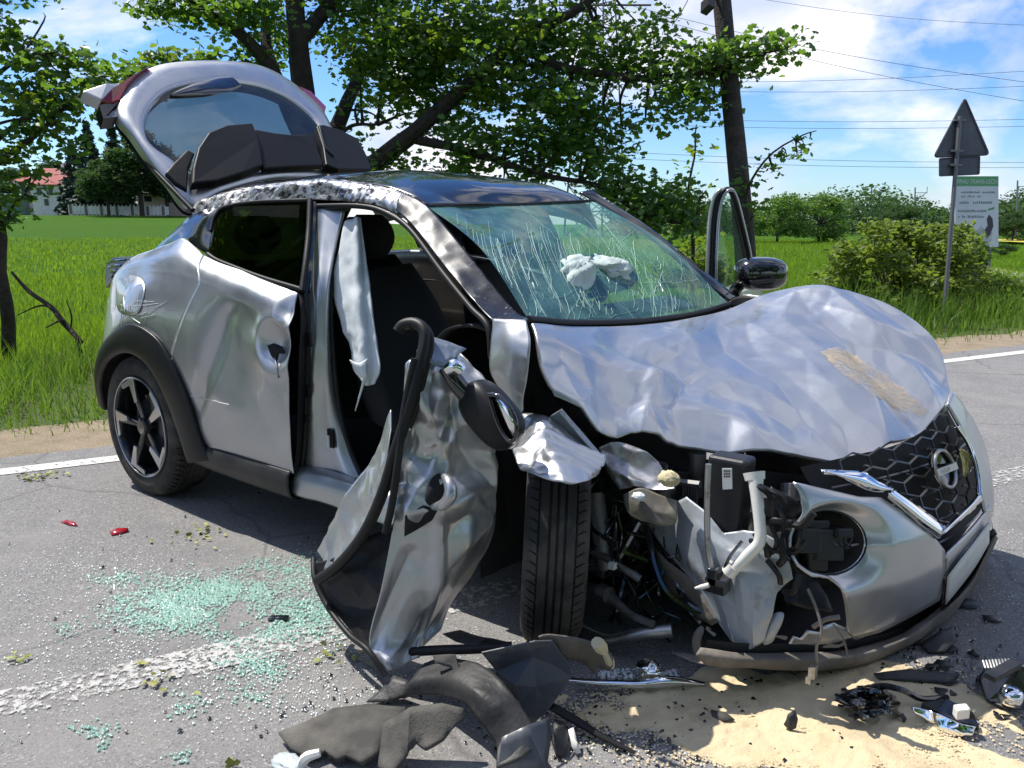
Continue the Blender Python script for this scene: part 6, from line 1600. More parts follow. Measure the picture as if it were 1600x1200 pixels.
hp = [on(dtree, u, v, .004) for u, v in [(674, 748), (686, 740), (694, 752), (692, 772), (684, 786), (672, 790), (664, 780), (668, 764)]]
if all(hp): plate('handle_recess', catmull(hp, 24, True), m_dark, dr, .002)
hp = [on(dtree, u, v, .004) for u, v in [(634, 805), (662, 790), (684, 796), (676, 812), (650, 828), (632, 838)]]
if all(hp): plate('torn_gap', hp, m_dark, dr, .002)
# lower cladding of the door
lowr = [[on(dtree, u, v, .006) for u, v in pts] for pts in ([(585, 1000), (620, 970), (660, 930), (700, 892)], [(600, 1046), (628, 1020), (664, 982), (706, 940)])]
# door mirror: shell, arm and glass facing the sky
arm = tube('mirror_arm', WY((700, 574, -1.13), (708, 590, -1.13), (720, 606, -1.12), (735, 620, -1.10)), [.028, .026, .026, .03], m_black, dr, 12, 14)
tube('mirror_foot', WY((698, 578, -1.15), (712, 572, -1.14), (722, 580, -1.13)), [.016, .022, .016], m_chrome, dr, 10, 10)
def shell(name, centre, ax, ay, az, r, mat, parent, sq=.75, seed=0):
    v = []; n, k = 16, 28
    for i in range(n):
        ph = math.pi * (i + .5) / n - math.pi / 2
        for j in range(k):
            th = 2 * math.pi * j / k
            f = lambda q: math.copysign(abs(q) ** sq, q)
            v.append(centre + ax * (f(math.cos(ph)) * f(math.cos(th)) * r[0]) + ay * (f(math.cos(ph)) * f(math.sin(th)) * r[1]) + az * (f(math.sin(ph)) * r[2]))
    return mesh_obj(name, v, grid_faces(k, n, False, True) + [tuple(range(k))[::-1], tuple(range((n - 1) * k, n * k))], mat, parent, True, 60)
mc = W(768, 648, Y=-1.09); mx_ = (W(806, 688, Y=-1.09) - W(734, 606, Y=-1.09)).normalized(); my_ = V(0, 1, 0); mz_ = mx_.cross(my_).normalized()
ms = shell('door_mirror', mc, mx_, my_, mz_, (.108, .055, .066), m_plast, dr, .7)
gl = [W(u, v, Y=-1.147) for u, v in [(764, 616), (782, 620), (800, 640), (808, 664), (806, 684), (796, 688), (780, 664)]]
plate('mirror_glass', catmull(gl, 28, True), m_chrome, dr, .003)
tube('mirror_rim', [p + V(0, -.003, 0) for p in gl] + [gl[0] + V(0, -.003, 0)], .006, m_black, dr, 8, 40)

# ---- far front door standing open: frame, glass, mirror
fd = patch('left_front_door', [[V(2.22, .92, 1.0), V(2.14, 1.25, 1.02), V(2.05, 1.75, 1.02)], [V(2.24, .93, .7), V(2.16, 1.28, .7), V(2.07, 1.78, .7)], [V(2.22, .92, .32), V(2.14, 1.26, .32), V(2.06, 1.74, .34)]], m_silver, car, 16, 14, thick=.05, toward=V(5, 1, .7))
fr = WY((1113, 450, .98), (1114, 400, 1.0), (1117, 345, 1.02), (1123, 312, 1.03), (1132, 298, 1.04), (1141, 298, 1.06), (1149, 315, 1.10), (1158, 350, 1.16), (1167, 388, 1.22), (1170, 405, 1.25))
tube('window_frame', fr, .014, m_rub, fd, 8, 50)
tube('window_frame', [p + V(-.022, -.01, 0) for p in fr[:6]], .010, m_silver, fd, 8, 30)
tube('window_frame', [p + V(.018, .0, 0) for p in fr[:6]], .008, m_silver, fd, 8, 30)
tube('window_frame', [p + V(.012, .0, 0.004) for p in fr[4:]], .007, m_silver, fd, 8, 24)
patch('door_window', [WY((1124, 312, 1.03), (1120, 360, 1.02), (1118, 410, 1.0), (1118, 448, .99)), WY((1142, 304, 1.06), (1150, 350, 1.12), (1160, 395, 1.2), (1166, 448, 1.25))], m_doorglass, fd, 12, 6)
mcf = W(1184, 428, Y=1.06); shell('door_mirror', mcf + V(0, .03, 0), R_, (FW - V(0, 0, FW.z)).normalized(), V(0, 0, 1), (.125, .10, .080), m_black, fd, .72)
tube('mirror_arm', [mcf + V(-.06, 0, -.03), mcf + V(-.1, 0, -.07), V(2.2, 1.0, .98)], [.03, .03, .03], m_plast, fd, 10, 8)
patch('mirror_base', WYr := [WY((1138, 470, .80), (1160, 462, .84), (1195, 466, .84)), WY((1135, 480, .78), (1160, 478, .82), (1186, 472, .84))], m_plast, fd, 10, 5, thick=.01)

# ---- raised tailgate: surface leaning back and up from the hinge
def tgF(p): return p.z - (1.50 + (.05 - p.x) * 1.0) + .16 * ((p.y - .10) ** 2) * 1.0 + .10 * (p.x + .35) ** 2
def TG(u, v, off=0.0):
    p = WS(u, v, tgF, 2.0, 9.0); return p + V(.7, 0, .7) * off
outl = [(300, 322), (262, 280), (228, 238), (205, 205), (184, 178), (188, 150), (205, 125), (232, 106), (268, 96), (330, 93), (395, 98), (440, 116), (475, 142), (505, 172), (525, 208), (548, 228), (560, 262), (520, 276), (430, 278), (350, 298)]
inl = [(304, 285), (275, 255), (240, 230), (229, 215), (227, 195), (232, 176), (243, 160), (260, 145), (285, 135), (330, 128), (385, 131), (425, 142), (458, 160), (488, 185), (508, 212), (520, 232), (530, 250), (500, 262), (430, 265), (350, 275)]
NA = 120
oo = catmull([TG(*p) for p in outl], NA, True); ii = catmull([TG(*p) for p in inl], NA, True)
gv = []
for f, lift in ((0, -.05), (.0, -.008), (.08, .006), (.45, .016), (.85, .010), (1.0, 0.0), (1.0, -.02)):
    for a, b in zip(oo, ii): gv.append(a.lerp(b, f) + V(.7, 0, .7) * lift)
tg = mesh_obj('tailgate', gv, grid_faces(NA, 7, False, True), m_silver, car, True)
bmh = bmesh.new(); bmh.from_mesh(tg.data); bmesh.ops.recalc_face_normals(bmh, faces=bmh.faces[:])
if sum(f.normal.dot(V(1, 0, 1)) for f in bmh.faces) < 0: bmesh.ops.reverse_faces(bmh, faces=bmh.faces[:])
bmh.to_mesh(tg.data); bmh.free(); tg.data.shade_smooth(); solid(tg, .008)
gc = sum(ii, Vector()) / NA
gv = [b.lerp(gc, f) + V(.7, 0, .7) * (-.004 + .02 * math.sin(f * 1.57)) for f in (0, .25, .5, .75, .98) for b in ii]
rw = mesh_obj('rear_window', gv, grid_faces(NA, 5, False, True), m_rglass, tg, True)
if sum(p.normal.dot(V(1, 0, 1)) for p in rw.data.polygons) < 0: rw.data.flip_normals()
# dark inner lining behind the glass: a frame, open in the middle so sky shows through the pane
gv = [a.lerp(b, f) + V(.7, 0, .7) * (-.075) for f in (.05, .95) for a, b in zip(oo, ii)]
mesh_obj('tailgate_lining', gv, grid_faces(NA, 2, False, True), m_dark, tg, True)
# wiper pod
wa, wb_ = TG(264, 158, .03), TG(366, 134, .03); wx = (wb_ - wa).normalized(); wn_ = V(.7, 0, .7); wn_ = (wn_ - wx * wn_.dot(wx)).normalized(); wy = wn_.cross(wx)
v_ = []
for i_ in range(24):
    f_ = i_ / 23; wdt = np.interp(f_, [0, .1, .4, .8, 1], [.006, .022, .05, .062, .045])
    for k_ in range(14):
        a_ = 2 * math.pi * k_ / 14; v_.append(wa.lerp(wb_, f_) + wy * (math.cos(a_) * wdt) + wn_ * (math.sin(a_) * .022 * (.4 + .6 * math.sin(math.pi * min(1, f_ + .15)))))
mesh_obj('wiper_pod', v_, grid_faces(14, 24, False, True) + [tuple(range(14))[::-1], tuple(range(23 * 14, 24 * 14))], m_black, tg, True, 60)
# spoiler: black wedge standing off the glass at the hinge end, in three sections
def slab(name, quad_, d0, d1, mat):
    n = len(quad_); g = Geo(); g.add([TG(u, v, d0) for u, v in quad_] + [TG(u, v, d1) for u, v in quad_], [tuple(range(n)), tuple(range(2 * n - 1, n - 1, -1))] + [(i, i + n, (i + 1) % n + n, (i + 1) % n) for i in range(n)])
    o = g.obj(name, mat, tg, False); bevel(o, .009, 3); return o
m_spoil = M('matte_black_trim', (0.007, 0.007, 0.008), 0.5, spec=0.22, bump=(120, .15, .002))
slab('spoiler', [(292, 306), (294, 280), (302, 250), (318, 226), (346, 214), (386, 210), (396, 236), (402, 276), (372, 288), (330, 301)], .03, .085, m_spoil)
slab('spoiler', [(390, 216), (424, 222), (455, 225), (484, 222), (490, 246), (498, 272), (450, 274), (404, 278)], .03, .068, m_spoil)
slab('spoiler', [(486, 213), (496, 211), (524, 219), (550, 232), (562, 254), (572, 281), (520, 281), (500, 274), (496, 246)], .03, .085, m_spoil)
slab('spoiler_side', [(290, 304), (292, 270), (302, 246), (290, 240), (268, 262), (256, 276), (272, 292)], .0, .03, m_spoil)
tube('spoiler_edge', [TG(490, 214, .09), TG(494, 234, .09), TG(500, 250, .09), TG(512, 262, .09)], .006, m_plast2, tg, 6, 12)
tube('gas_strut', [V(.13, -.60, 1.385), TG(232, 240, -.05).lerp(V(.13, -.60, 1.385), .5), TG(232, 240, -.05)], [.012, .012, .008], m_rub, car, 10, 10)
# tail lamps on the tailgate edge
def wedge(name, pts, mat, parent, d=(-.05, 0, -.05)):
    g = Geo(); g.prism([TG(u, v, o_) for u, v, o_ in pts], V(*d)); o = g.obj(name, mat, parent, False); bevel(o, .008, 2); return o
wedge('tailgate_lamp', [(158, 156, .0), (172, 142, .02), (206, 124, .03), (232, 108, .03), (212, 122, .02), (196, 140, .02), (186, 158, .01), (176, 160, .0)], m_red, tg)
wedge('lamp_housing', [(156, 158, -.02), (186, 158, 0), (196, 140, .0), (204, 128, 0), (188, 152, -.01), (184, 180, -.01), (165, 176, -.04)], m_black, tg)
wedge('tailgate_corner', [(128, 142, 0), (165, 137, .02), (200, 132, .02), (176, 142, .02), (158, 158, .01)], m_silver, tg)
wedge('tailgate_lamp', [(468, 134, .0), (486, 142, .0), (510, 166, .0), (508, 176, 0), (488, 156, .0)], m_red, tg)

# ================================================================== what lies on the road
m_lin = M('liner_plastic', (0.020, 0.020, 0.021), 0.55, var=(5, (0.075, 0.07, 0.062), .45, .75), bump=(70, .5, .004))
m_lin2 = M('dusty_liner_felt', (0.05, 0.048, 0.044), 0.9, var=(7, (0.135, 0.125, 0.108), .42, .7), bump=(160, .6, .004))
m_blue = M('slate_plastic', (0.045, 0.052, 0.068), 0.35, var=(5, (0.2, 0.2, 0.2), .5, .75), bump=(60, .2, .003))
def GZ(*pts): return [W(u, v, Z=z) for u, v, z in pts]
def ground_thing(o, label, cat, group=None): return tag(o, label, cat, group)
o = plate('wheel_arch_liner', (GZ((434, 1144, .03), (470, 1128, .05), (520, 1106, .06), (575, 1098, .07), (632, 1104, .08), (628, 1130, .06), (598, 1152, .05), (590, 1176, .04), (566, 1192, .03), (540, 1180, .03), (528, 1186, .03), (508, 1172, .03), (482, 1182, .03), (452, 1166, .03))), m_lin2, None, .012, sub=2, crumple=.009, seed=1)
ground_thing(o, 'dusty flat piece of black wheel arch liner at the bottom left of the debris', 'liner')
o = plate('wheel_arch_liner', (GZ((598, 1128, .09), (640, 1104, .13), (690, 1098, .14), (724, 1106, .13), (728, 1122, .11), (700, 1146, .09), (664, 1168, .07), (652, 1160, .07), (636, 1178, .06), (612, 1210, .04), (590, 1196, .04))), m_lin2, None, .010, sub=2, crumple=.009, seed=5)
ground_thing(o, 'curled dusty lobe of wheel arch liner overlapping the flat piece', 'liner')
def Q(x, y, z): return W(400 + x / 2.5, 800 + y / 2.5, Z=z)
o = patch('wheel_arch_liner', [[Q(560, 722, .03), Q(640, 716, .05), Q(730, 720, .08), Q(810, 750, .11), Q(860, 800, .10), Q(910, 860, .07), Q(950, 925, .04), Q(945, 1010, .02)],
      [Q(600, 650, .08), Q(680, 640, .11), Q(770, 650, .14), Q(850, 690, .16), Q(920, 750, .14), Q(980, 810, .11), Q(1020, 880, .08), Q(1040, 960, .05)],
      [Q(650, 580, .10), Q(740, 560, .13), Q(830, 575, .16), Q(920, 620, .17), Q(990, 690, .16), Q(1040, 760, .13), Q(1080, 830, .10), Q(1110, 900, .07)]], m_lin, None, 48, 18, thick=.005, angle=20,
      disp=lambda p, s, t: .030 * (facet2((p.x + p.y * .4) * 9, (p.y - p.x * .3) * 10, 2) - .5))
ground_thing(o, 'big curved black wheel arch liner under the torn door', 'liner')
for nm, pts, mt, lab in (('plastic_fragment', [(945, 930, .05), (960, 880, .09), (1060, 835, .11), (1150, 800, .10), (1152, 880, .06), (1145, 960, .03), (1140, 1020, .01), (1040, 1015, .02), (945, 1010, .02)], m_blue, 'dark slate sheet of torn plastic right of the curved liner'),
                         ('plastic_fragment', [(1160, 850, .07), (1200, 830, .06), (1215, 870, .04), (1205, 930, .02), (1180, 960, .01), (1165, 920, .03)], m_lin, 'small black torn plastic tab beside the slate sheet'),
                         ('plastic_fragment', [(690, 560, .16), (780, 556, .17), (790, 600, .15), (835, 680, .11), (815, 684, .11), (765, 610, .14), (700, 590, .15)], m_lin2, 'thin dusty plastic rib on top of the curved liner'),
                         ('plastic_fragment', [(430, 742, .01), (500, 690, .03), (540, 640, .06), (600, 660, .06), (590, 720, .03), (520, 745, .015)], m_lin, 'black plastic flap under the tip of the torn door'),
                         ('plastic_fragment', [(730, 480, .10), (800, 462, .12), (900, 490, .14), (1000, 515, .12), (960, 530, .11), (860, 520, .12), (780, 505, .11)], m_lin, 'narrow black plastic strip between torn door and front wheel')):
    o = plate(nm, [Q(*q) for q in pts], mt, None, .004, crumple=.012, sub=2, seed=len(lab)); ground_thing(o, lab, 'fragment')
wv = GZ((752, 1018, 0.198), (836, 1000, 0.249), (834, 1024, 0.189), (776, 1048, 0.128), (862, 999, 0.248), (892, 1040, 0.175), (894, 1056, 0.145), (860, 1104, 0.054), (836, 1128, 0.018), (824, 1130, 0.015), (812, 1096, 0.074), (772, 1058, 0.112), (838, 1072, 0.113), (866, 1038, 0.171), (806, 1070, 0.122))
o = mesh_obj('wing_fragment', wv, [(0, 1, 2), (0, 2, 3), (2, 1, 4, 13), (13, 4, 5), (13, 5, 6), (2, 13, 12), (13, 6, 12), (3, 2, 14), (2, 12, 14), (11, 3, 14), (11, 14, 10), (14, 12, 10), (12, 8, 9, 10), (12, 7, 8), (12, 6, 7)], m_blue, None, False)
solid(o, .005); bevel(o, .0015, 1)
ground_thing(o, 'bent slate grey plastic panel standing beside the front wheel', 'fragment')
o = plate('liner_fragment', catmull(GZ((842, 998, .25), (880, 996, .25), (920, 1002, .23), (945, 1012, .21), (958, 1030, .17), (952, 1046, .13), (934, 1040, .14), (930, 1052, .11), (910, 1036, .15), (880, 1030, .18), (868, 1016, .21)), 40, True), m_dirt, None, .006, sub=2, crumple=.016, seed=9)
ground_thing(o, 'muddy brown liner scrap lying in front of the front wheel', 'fragment')
g = Geo(); g.tube(GZ((932, 1004, .24), (938, 1010, .22), (944, 1018, .2)), [.016, .02, .012], 8, 8); g.tube(GZ((944, 1016, .20), (952, 1032, .16), (956, 1042, .13)), [.010, .014, .008], 8, 8)
ground_thing(g.obj('foam_piece', M('yellow_foam2', (.5, .45, .3), .9)), 'small pale yellow foam lump on the muddy liner scrap', 'foam')
o = patch('trim_strip', [GZ((888, 1058, .04), (940, 1062, .04), (1000, 1062, .045), (1050, 1056, .05), (1104, 1066, .02)), GZ((888, 1064, .035), (940, 1068, .035), (1000, 1069, .04), (1050, 1066, .04), (1100, 1070, .02)), GZ((890, 1070, .02), (940, 1075, .02), (1000, 1077, .02), (1050, 1075, .015), (1085, 1072, .012))], m_chrome, None, 50, 8, thick=.004)
ground_thing(o, 'long bright silver trim strip lying on the sand', 'trim')
g = Geo()
for k in range(130):
    u = rnd.uniform(935, 1060); p = W(u, 1046 + rnd.uniform(0, 14), Z=.02); s = rnd.uniform(.004, .014); an = rnd.uniform(0, 3)
    g.box(p, (s, s * .7, s * .8), (math.cos(an), math.sin(an), .3), (-math.sin(an), math.cos(an), 0), (0, -.3, 1))
tag(g.obj('lamp_glass_crumbs', M('clear_crumb', (.6, .64, .66), .1, spec=1.0), None, False), 'clear glass crumbs heaped behind the silver trim strip', 'glass', kind='stuff')
o = bag('crushed_reflector', W(1014, 1046, Z=.05), .035, .03, .025, 4.4, None, m_chrome); ground_thing(o, 'crushed shiny reflector lump behind the silver trim strip', 'fragment')
g = Geo(); g.tube(GZ((852, 1100, .05), (890, 1122, .035), (940, 1150, .02), (992, 1176, .012)), [.008, .009, .009, .005], 6, 24); g.tube(GZ((858, 1098, .055), (900, 1122, .04), (935, 1144, .025)), [.006, .006, .004], 6, 16)
ground_thing(g.obj('rubber_strip', m_rub), 'thin black rubber strip pointing away over the asphalt', 'strip')
o = plate('plastic_splinter', GZ((888, 1140, .05), (896, 1136, .05), (902, 1160, .03), (908, 1176, .01), (900, 1178, .01), (892, 1165, .02)), m_white, None, .003); ground_thing(o, 'narrow white plastic splinter standing by the black strip', 'fragment')
o = plate('plastic_fragment', GZ((866, 1124, .06), (886, 1130, .05), (882, 1160, .03), (886, 1180, .01), (870, 1184, .01), (862, 1160, .03)), m_lin, None, .005, crumple=.01, sub=1); ground_thing(o, 'black plastic shard below the slate grey panel', 'fragment')
g = Geo(); g.tube(GZ((470, 1200, .02), (478, 1184, .05), (500, 1176, .06)), [.010, .014, .010], 8, 10); ground_thing(g.obj('white_clip', m_white), 'curved white plastic piece at the bottom edge by the liner', 'fragment')
o = bag('lamp_lens_fragment', W(452, 1196, Z=.02), .05, .03, .016, 6.6, None, M('clear_shard', (.5, .55, .57), .12, spec=.9)); ground_thing(o, 'shiny clear lamp shard at the bottom edge left of the liner', 'fragment')
o = tube('hose', GZ((615, 1020, .08), (680, 1016, .10), (740, 1014, .12), (800, 1010, .13)), .014, m_rub, None, 10, 20); ground_thing(o, 'straight black hose lying under the torn door', 'hose')
# right hand debris: headlamp, lamp shell, wiring, bits
hl = empty('headlamp_unit', W(1572, 1100, Z=0))
g = Geo(); g.prism(GZ((1525, 1062, .05), (1540, 1040, .09), (1570, 1034, .11), (1600, 1040, .12), (1625, 1060, .10), (1610, 1092, .04), (1575, 1108, .01), (1540, 1098, .01)), V(0, .10, -.03)); o = g.obj('housing', m_black, hl, False); bevel(o, .012, 3)
g = Geo()
for k in range(9): q = GZ((1536 + k * 5, 1032 - k * .3, .13), (1540 + k * 5, 1044, .12)); g.tube(q, .003, 5)
g.obj('heat_sink', m_bare, hl)
shell('projector', W(1580, 1088, Z=.05), V(1, 0, 0), V(0, 1, 0), V(0, 0, 1), (.03, .03, .028), m_chrome, hl, .8)
g = Geo(); g.box(W(1568, 1047, Z=.13), (.12, .03, .015), ax=(.4, .9, .1), ay=(-.9, .4, 0)); g.obj('bracket', m_plast2, hl, False)
tag(hl, 'broken black headlamp unit with ribbed heat sink at the right edge', 'headlamp')
ls = empty('lamp_shell', W(1474, 1130, Z=0))
patch('shell', [GZ((1424, 1104, .035), (1450, 1110, .04), (1475, 1120, .045), (1500, 1130, .04), (1524, 1136, .03)), GZ((1430, 1116, .02), (1455, 1126, .02), (1480, 1138, .02), (1500, 1144, .02), (1520, 1146, .02)), GZ((1444, 1126, .008), (1462, 1136, .008), (1482, 1146, .008), (1500, 1150, .008), (1516, 1150, .008))], m_chrome, ls, 40, 16, thick=.004, disp=lambda p, s, t: .008 * (crease(p, 14, 3) - .4))
g = Geo(); g.box(W(1502, 1112, Z=.06), (.035, .03, .03), ax=(.8, .5, .2), ay=(-.5, .8, 0)); o = g.obj('connector', m_white, ls, False); bevel(o, .004)
g = Geo(); g.prism(GZ((1440, 1098, .03), (1480, 1092, .05), (1520, 1112, .045), (1530, 1134, .02), (1500, 1128, .03), (1465, 1112, .03)), V(0, 0, -.02)); g.obj('backing', m_black, ls, False)
tag(ls, 'chrome lamp shell with a white connector on the shaded sand', 'lamp')
g = Geo()
for k in range(26):
    u, v = rnd.uniform(1322, 1392), rnd.uniform(1078, 1122); a = rnd.uniform(-.6, .6)
    g.tube(GZ((u - 22 * math.cos(a), v - 9 * math.sin(a) - 4, .02 + .03 * rnd.random()), (u, v + rnd.uniform(-6, 6), .03 + .03 * rnd.random()), (u + 22 * math.cos(a), v + 12 * math.sin(a), .012)), rnd.choice([.004, .006, .008]), 6, 10)
g.tube(GZ((1340, 1085, .02), (1375, 1072, .04), (1410, 1078, .05), (1440, 1092, .03), (1480, 1090, .02)), .009, 7, 24)
tag(g.obj('wiring_bundle', m_black), 'tangled black wiring loom on the sand before the bumper', 'wiring')
o = plate('plastic_fragment', GZ((1224, 1132, .02), (1232, 1118, .05), (1243, 1110, .06), (1247, 1124, .04), (1244, 1138, .02), (1234, 1142, .01)), m_lin, None, .006, crumple=.006, sub=1); ground_thing(o, 'dark triangular plastic fragment alone on the bright sand', 'fragment')
o = plate('plastic_fragment', GZ((1110, 1108, .012), (1134, 1112, .02), (1148, 1124, .015), (1130, 1126, .01), (1112, 1118, .01)), m_lin2, None, .004, crumple=.004, sub=1); ground_thing(o, 'flat grey plastic fragment on the left of the bright sand', 'fragment')
o = plate('plastic_fragment', GZ((418, 966, .012), (424, 961, .016), (452, 961, .016), (450, 967, .012)), m_black, None, .012); ground_thing(o, 'short black plastic bar among the green glass', 'fragment')
o = plate('plastic_fragment', GZ((1495, 938, .012), (1515, 934, .03), (1536, 942, .02), (1526, 950, .01), (1500, 948, .01)), m_blue, None, .006, crumple=.006, sub=1); ground_thing(o, 'grey fragment in the shade right of the number plate', 'fragment')
o = plate('bumper_plate', GZ((1438, 1005, .02), (1470, 985, .05), (1490, 978, .05), (1496, 1000, .03), (1478, 1018, .015), (1450, 1018, .01)), m_lin, None, .008, crumple=.016, sub=2); ground_thing(o, 'crumpled black plastic in the shade of the front bumper', 'fragment')
o = plate('bumper_plate', GZ((1365, 1052, .02), (1420, 1046, .03), (1500, 1052, .03), (1490, 1066, .02), (1430, 1064, .015), (1375, 1062, .012)), m_lin, None, .006, crumple=.010, sub=2); ground_thing(o, 'long flat black plastic strip in the shade below the bumper lip', 'fragment')
rs = random.Random(31)
for k in range(26):
    u, v = rs.uniform(1350, 1600), rs.uniform(960, 1130); c = W(u, v, Z=0); a = rs.uniform(0, 6.28); n = rs.randint(4, 6); r = rs.uniform(.010, .034)
    P = [c + V(math.cos(a + 6.283 * i / n) * r * rs.uniform(.5, 1.3), math.sin(a + 6.283 * i / n) * r * rs.uniform(.4, 1.0), .006 + rs.uniform(0, .02)) for i in range(n)]
    o = plate('plastic_shard', P, rs.choice([m_lin, m_black, m_lin, m_blue]), None, .004, toward=V(3, -1, 5)); ground_thing(o, 'small dark plastic shard on the road before the bumper', 'shard', 'small dark shards before the bumper')
m_redf = M('red_shard', (.34, .012, .02), .2, coat=.5)
o = plate('red_fragment', GZ((93, 815, .006), (104, 812, .02), (118, 816, .012), (121, 821, .006), (108, 820, .006)), m_redf, None, .004, crumple=.006, sub=1); ground_thing(o, 'left of two red lamp shards on the road', 'fragment')
o = plate('red_fragment', GZ((171, 830, .006), (182, 825, .02), (200, 824, .015), (201, 829, .008), (188, 834, .006), (174, 836, .006)), m_redf, None, .004, crumple=.006, sub=1); ground_thing(o, 'right of two red lamp shards on the road', 'fragment')
# sand spread over the road
NS, NT = 240, 170
poly = [(858, 1096), (890, 1072), (1000, 1062), (1100, 1052), (1250, 1045), (1370, 1030), (1450, 1040), (1530, 1075), (1590, 1120), (1640, 1160), (1640, 1230), (1330, 1240), (1180, 1215), (1060, 1160), (960, 1140), (890, 1135)]
x0, x1, y0, y1 = 2.4, 3.75, -1.45, .1
mk = np.zeros((NS, NT))
for i in range(NS):
    for j in range(NT):
        p = V(x0 + (x1 - x0) * i / (NS - 1), y0 + (y1 - y0) * j / (NT - 1), .0)
        n1_, n2_ = N3(p, 4.5, 1), N3(p, 13, 6); u, v = to_px(p)
        if inside(u + 46 * n1_ + 20 * n2_, v + 30 * N3(p, 4.5, 9) + 14 * N3(p, 13, 3), poly): mk[i, j] = 1 if N3(p, 2.8, 4) + .5 * n2_ > -.45 else .25
for _ in range(5):
    q = np.pad(mk, 1, mode='edge'); mk = (q[1:-1, 1:-1] * 2 + q[:-2, 1:-1] + q[2:, 1:-1] + q[1:-1, :-2] + q[1:-1, 2:]) / 6
vv = []
for i in range(NS):
    for j in range(NT):
        p = V(x0 + (x1 - x0) * i / (NS - 1), y0 + (y1 - y0) * j / (NT - 1), .0)
        vv.append(V(p.x, p.y, -.010 + .017 * mk[i, j] + mk[i, j] * (.007 * max(-.6, N3(p, 5, 2)) + .006 * N3(p, 26, 7) + .003 * N3(p, 70, 2))))
ff = [q for q in grid_faces(NT, NS) if max(vv[k].z for k in q) > -.008]
o = mesh_obj('spilled_sand', vv, ff, M('yellow_sand', (.63, .52, .33), .95, var=(6, (.53, .43, .27), .42, .7), var2=(3.2, (.36, .28, .18), .56, .74), bump=(170, .7, .004)))
if o.data.polygons[0].normal.z < 0: o.data.flip_normals()
tag(o, 'pale yellow sand strewn on the road before the bumper', 'sand', kind='stuff')
# granules of safety glass: dense green drifts, and clear ones sparkling all round
def granules(P, size, rng):
    n = len(P); a = rng.uniform(0, 6.283, n); s = size * rng.uniform(.5, 1.5, n)
    ca, sa = np.cos(a) * s, np.sin(a) * s; t = rng.normal(size=(n, 2)) * .35
    v = []
    for dx_, dy_ in ((-1, -.7), (1, -.8), (.8, .9), (-.7, 1)):
        q = P.copy(); q[:, 0] += ca * dx_ - sa * dy_; q[:, 1] += sa * dx_ + ca * dy_; q[:, 2] += s * .15 + np.maximum(-.1 * s, s * (t[:, 0] * dx_ + t[:, 1] * dy_) * .6) ; v.append(q)
    top = P.copy(); top[:, 2] += s * 1.25; top[:, :2] += rng.normal(size=(n, 2)) * .3 * s[:, None]; v.append(top)
    v = np.stack(v, 1); b = (np.arange(n) * 5)[:, None, None]
    return v.reshape(-1, 3), (np.array([[0, 1, 4], [1, 2, 4], [2, 3, 4], [3, 0, 4]])[None] + b).reshape(-1, 3)
def px_scatter(items, rng, th=0.0):
    out = []
    for u, v, ru, rv, n, an in items:
        d = rng.normal(size=(n, 2)) * .55; ca, sa = math.cos(an), math.sin(an)
        for a, b in d:
            p = W(u + ca * a * ru - sa * b * rv, v + sa * a * ru + ca * b * rv, Z=.004)
            if N3(p, 5, 3) + .5 * N3(p, 16, 1) + .28 * rng.normal() > th: out.append(p)
    return np.array([tuple(p) for p in out])
sgr = px_scatter([(1150, 1130, 260, 44, 3600, .06), (1000, 1110, 130, 40, 1500, 0), (1480, 1130, 130, 50, 1500, 0), (1250, 1185, 260, 24, 1500, 0), (1400, 1060, 160, 24, 700, 0)], RNG, -.35)
tag(np_mesh('sand_grains', *granules(sgr, .0026, RNG), MATS['yellow_sand']), 'loose sand grains strewn round the sand patch', 'sand', kind='stuff')
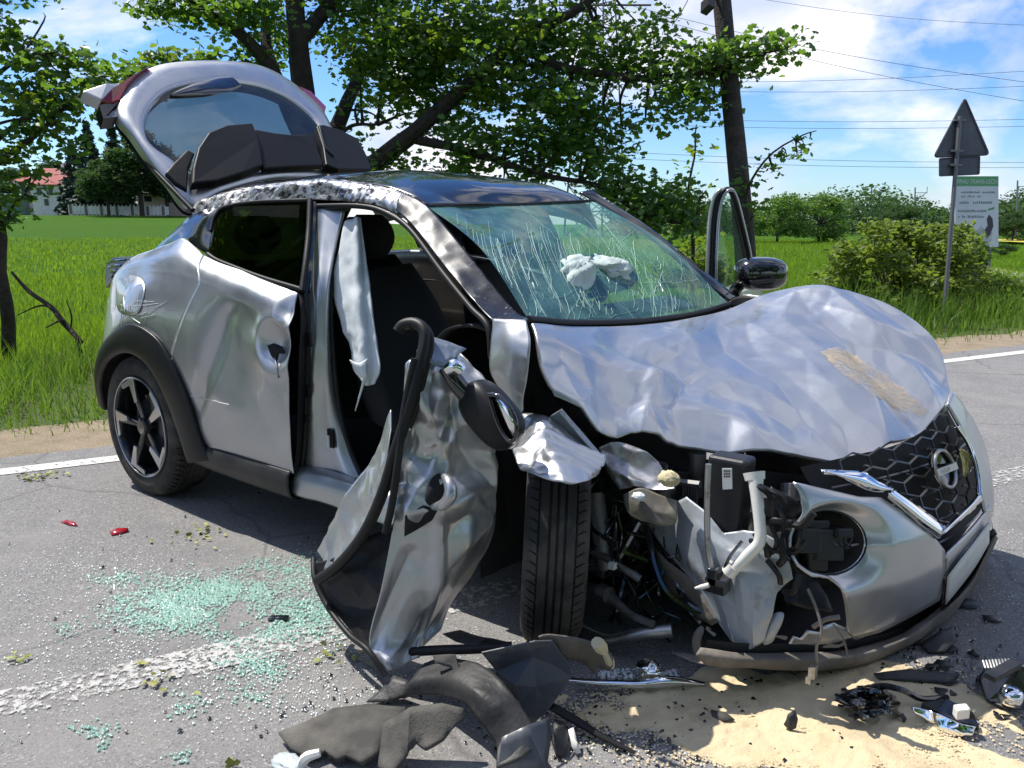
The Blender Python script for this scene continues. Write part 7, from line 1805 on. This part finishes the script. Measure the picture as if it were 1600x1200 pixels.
gs = [(300, 940, 110, 36, 3600, -.1), (400, 905, 90, 26, 2600, -.22), (455, 940, 80, 36, 2400, 0), (250, 955, 60, 26, 1500, 0), (340, 975, 80, 26, 1200, 0), (180, 905, 60, 12, 400, 0), (520, 960, 50, 40, 900, 0),
      (410, 1040, 50, 22, 500, 0), (105, 980, 22, 16, 160, 0), (285, 1105, 30, 20, 160, 0), (140, 1140, 40, 14, 130, 0), (390, 1080, 40, 24, 200, 0), (280, 1180, 16, 10, 60, 0), (165, 1165, 16, 10, 50, 0), (440, 985, 60, 20, 400, 0)]
P = px_scatter(gs, RNG, -.12)
m_gg = M('green_glass', (.16, .40, .32), .08, spec=1.0, var=(230, (.66, .82, .76), .44, .60), trans=(.40, .75, .64))
tag(np_mesh('green_glass_granules', *granules(P, .0034, RNG), m_gg), 'drift of sea green safety glass granules on the road by the car', 'glass', kind='stuff')
cs = [(300, 1000, 330, 120, 2400, -.1), (450, 1060, 180, 80, 900, 0), (150, 900, 160, 60, 500, 0), (560, 900, 80, 50, 500, 0), (1000, 1150, 260, 40, 500, 0), (1550, 900, 60, 80, 160, 0)]
P = px_scatter(cs, RNG, -.3)
tag(np_mesh('clear_glass_granules', *granules(P, .0019, RNG), M('clear_glass', (.68, .74, .72), .1, spec=1.0)), 'tiny clear glass crumbs sparkling over the road', 'glass', kind='stuff')
P = px_scatter([(800, 1100, 500, 60, 260, 0), (300, 900, 300, 120, 60, 0), (1450, 1040, 130, 60, 170, 0), (1000, 1160, 200, 30, 120, 0)], RNG, -.3)
tag(np_mesh('dark_crumbs', *granules(P, .0048, RNG), m_black), 'small black crumbs of broken trim on the road', 'crumbs', kind='stuff')
c = px_scatter([(65, 745, 40, 6, 46, -.1), (300, 840, 60, 16, 16, 0), (325, 830, 24, 8, 14, 0), (240, 1060, 60, 30, 12, 0), (360, 1195, 10, 5, 6, 0), (30, 1030, 16, 8, 8, 0), (540, 1020, 40, 20, 16, 0)], RNG, -9)
c[:, 2] += .008
tag(np_mesh('fallen_leaves', *leaf_geo(c, .022, RNG, .2), M('fallen_leaf', (.22, .26, .05), .6, var=(30, (.34, .30, .08), .4, .7))), 'torn green leaves scattered on the road', 'leaves', kind='stuff')
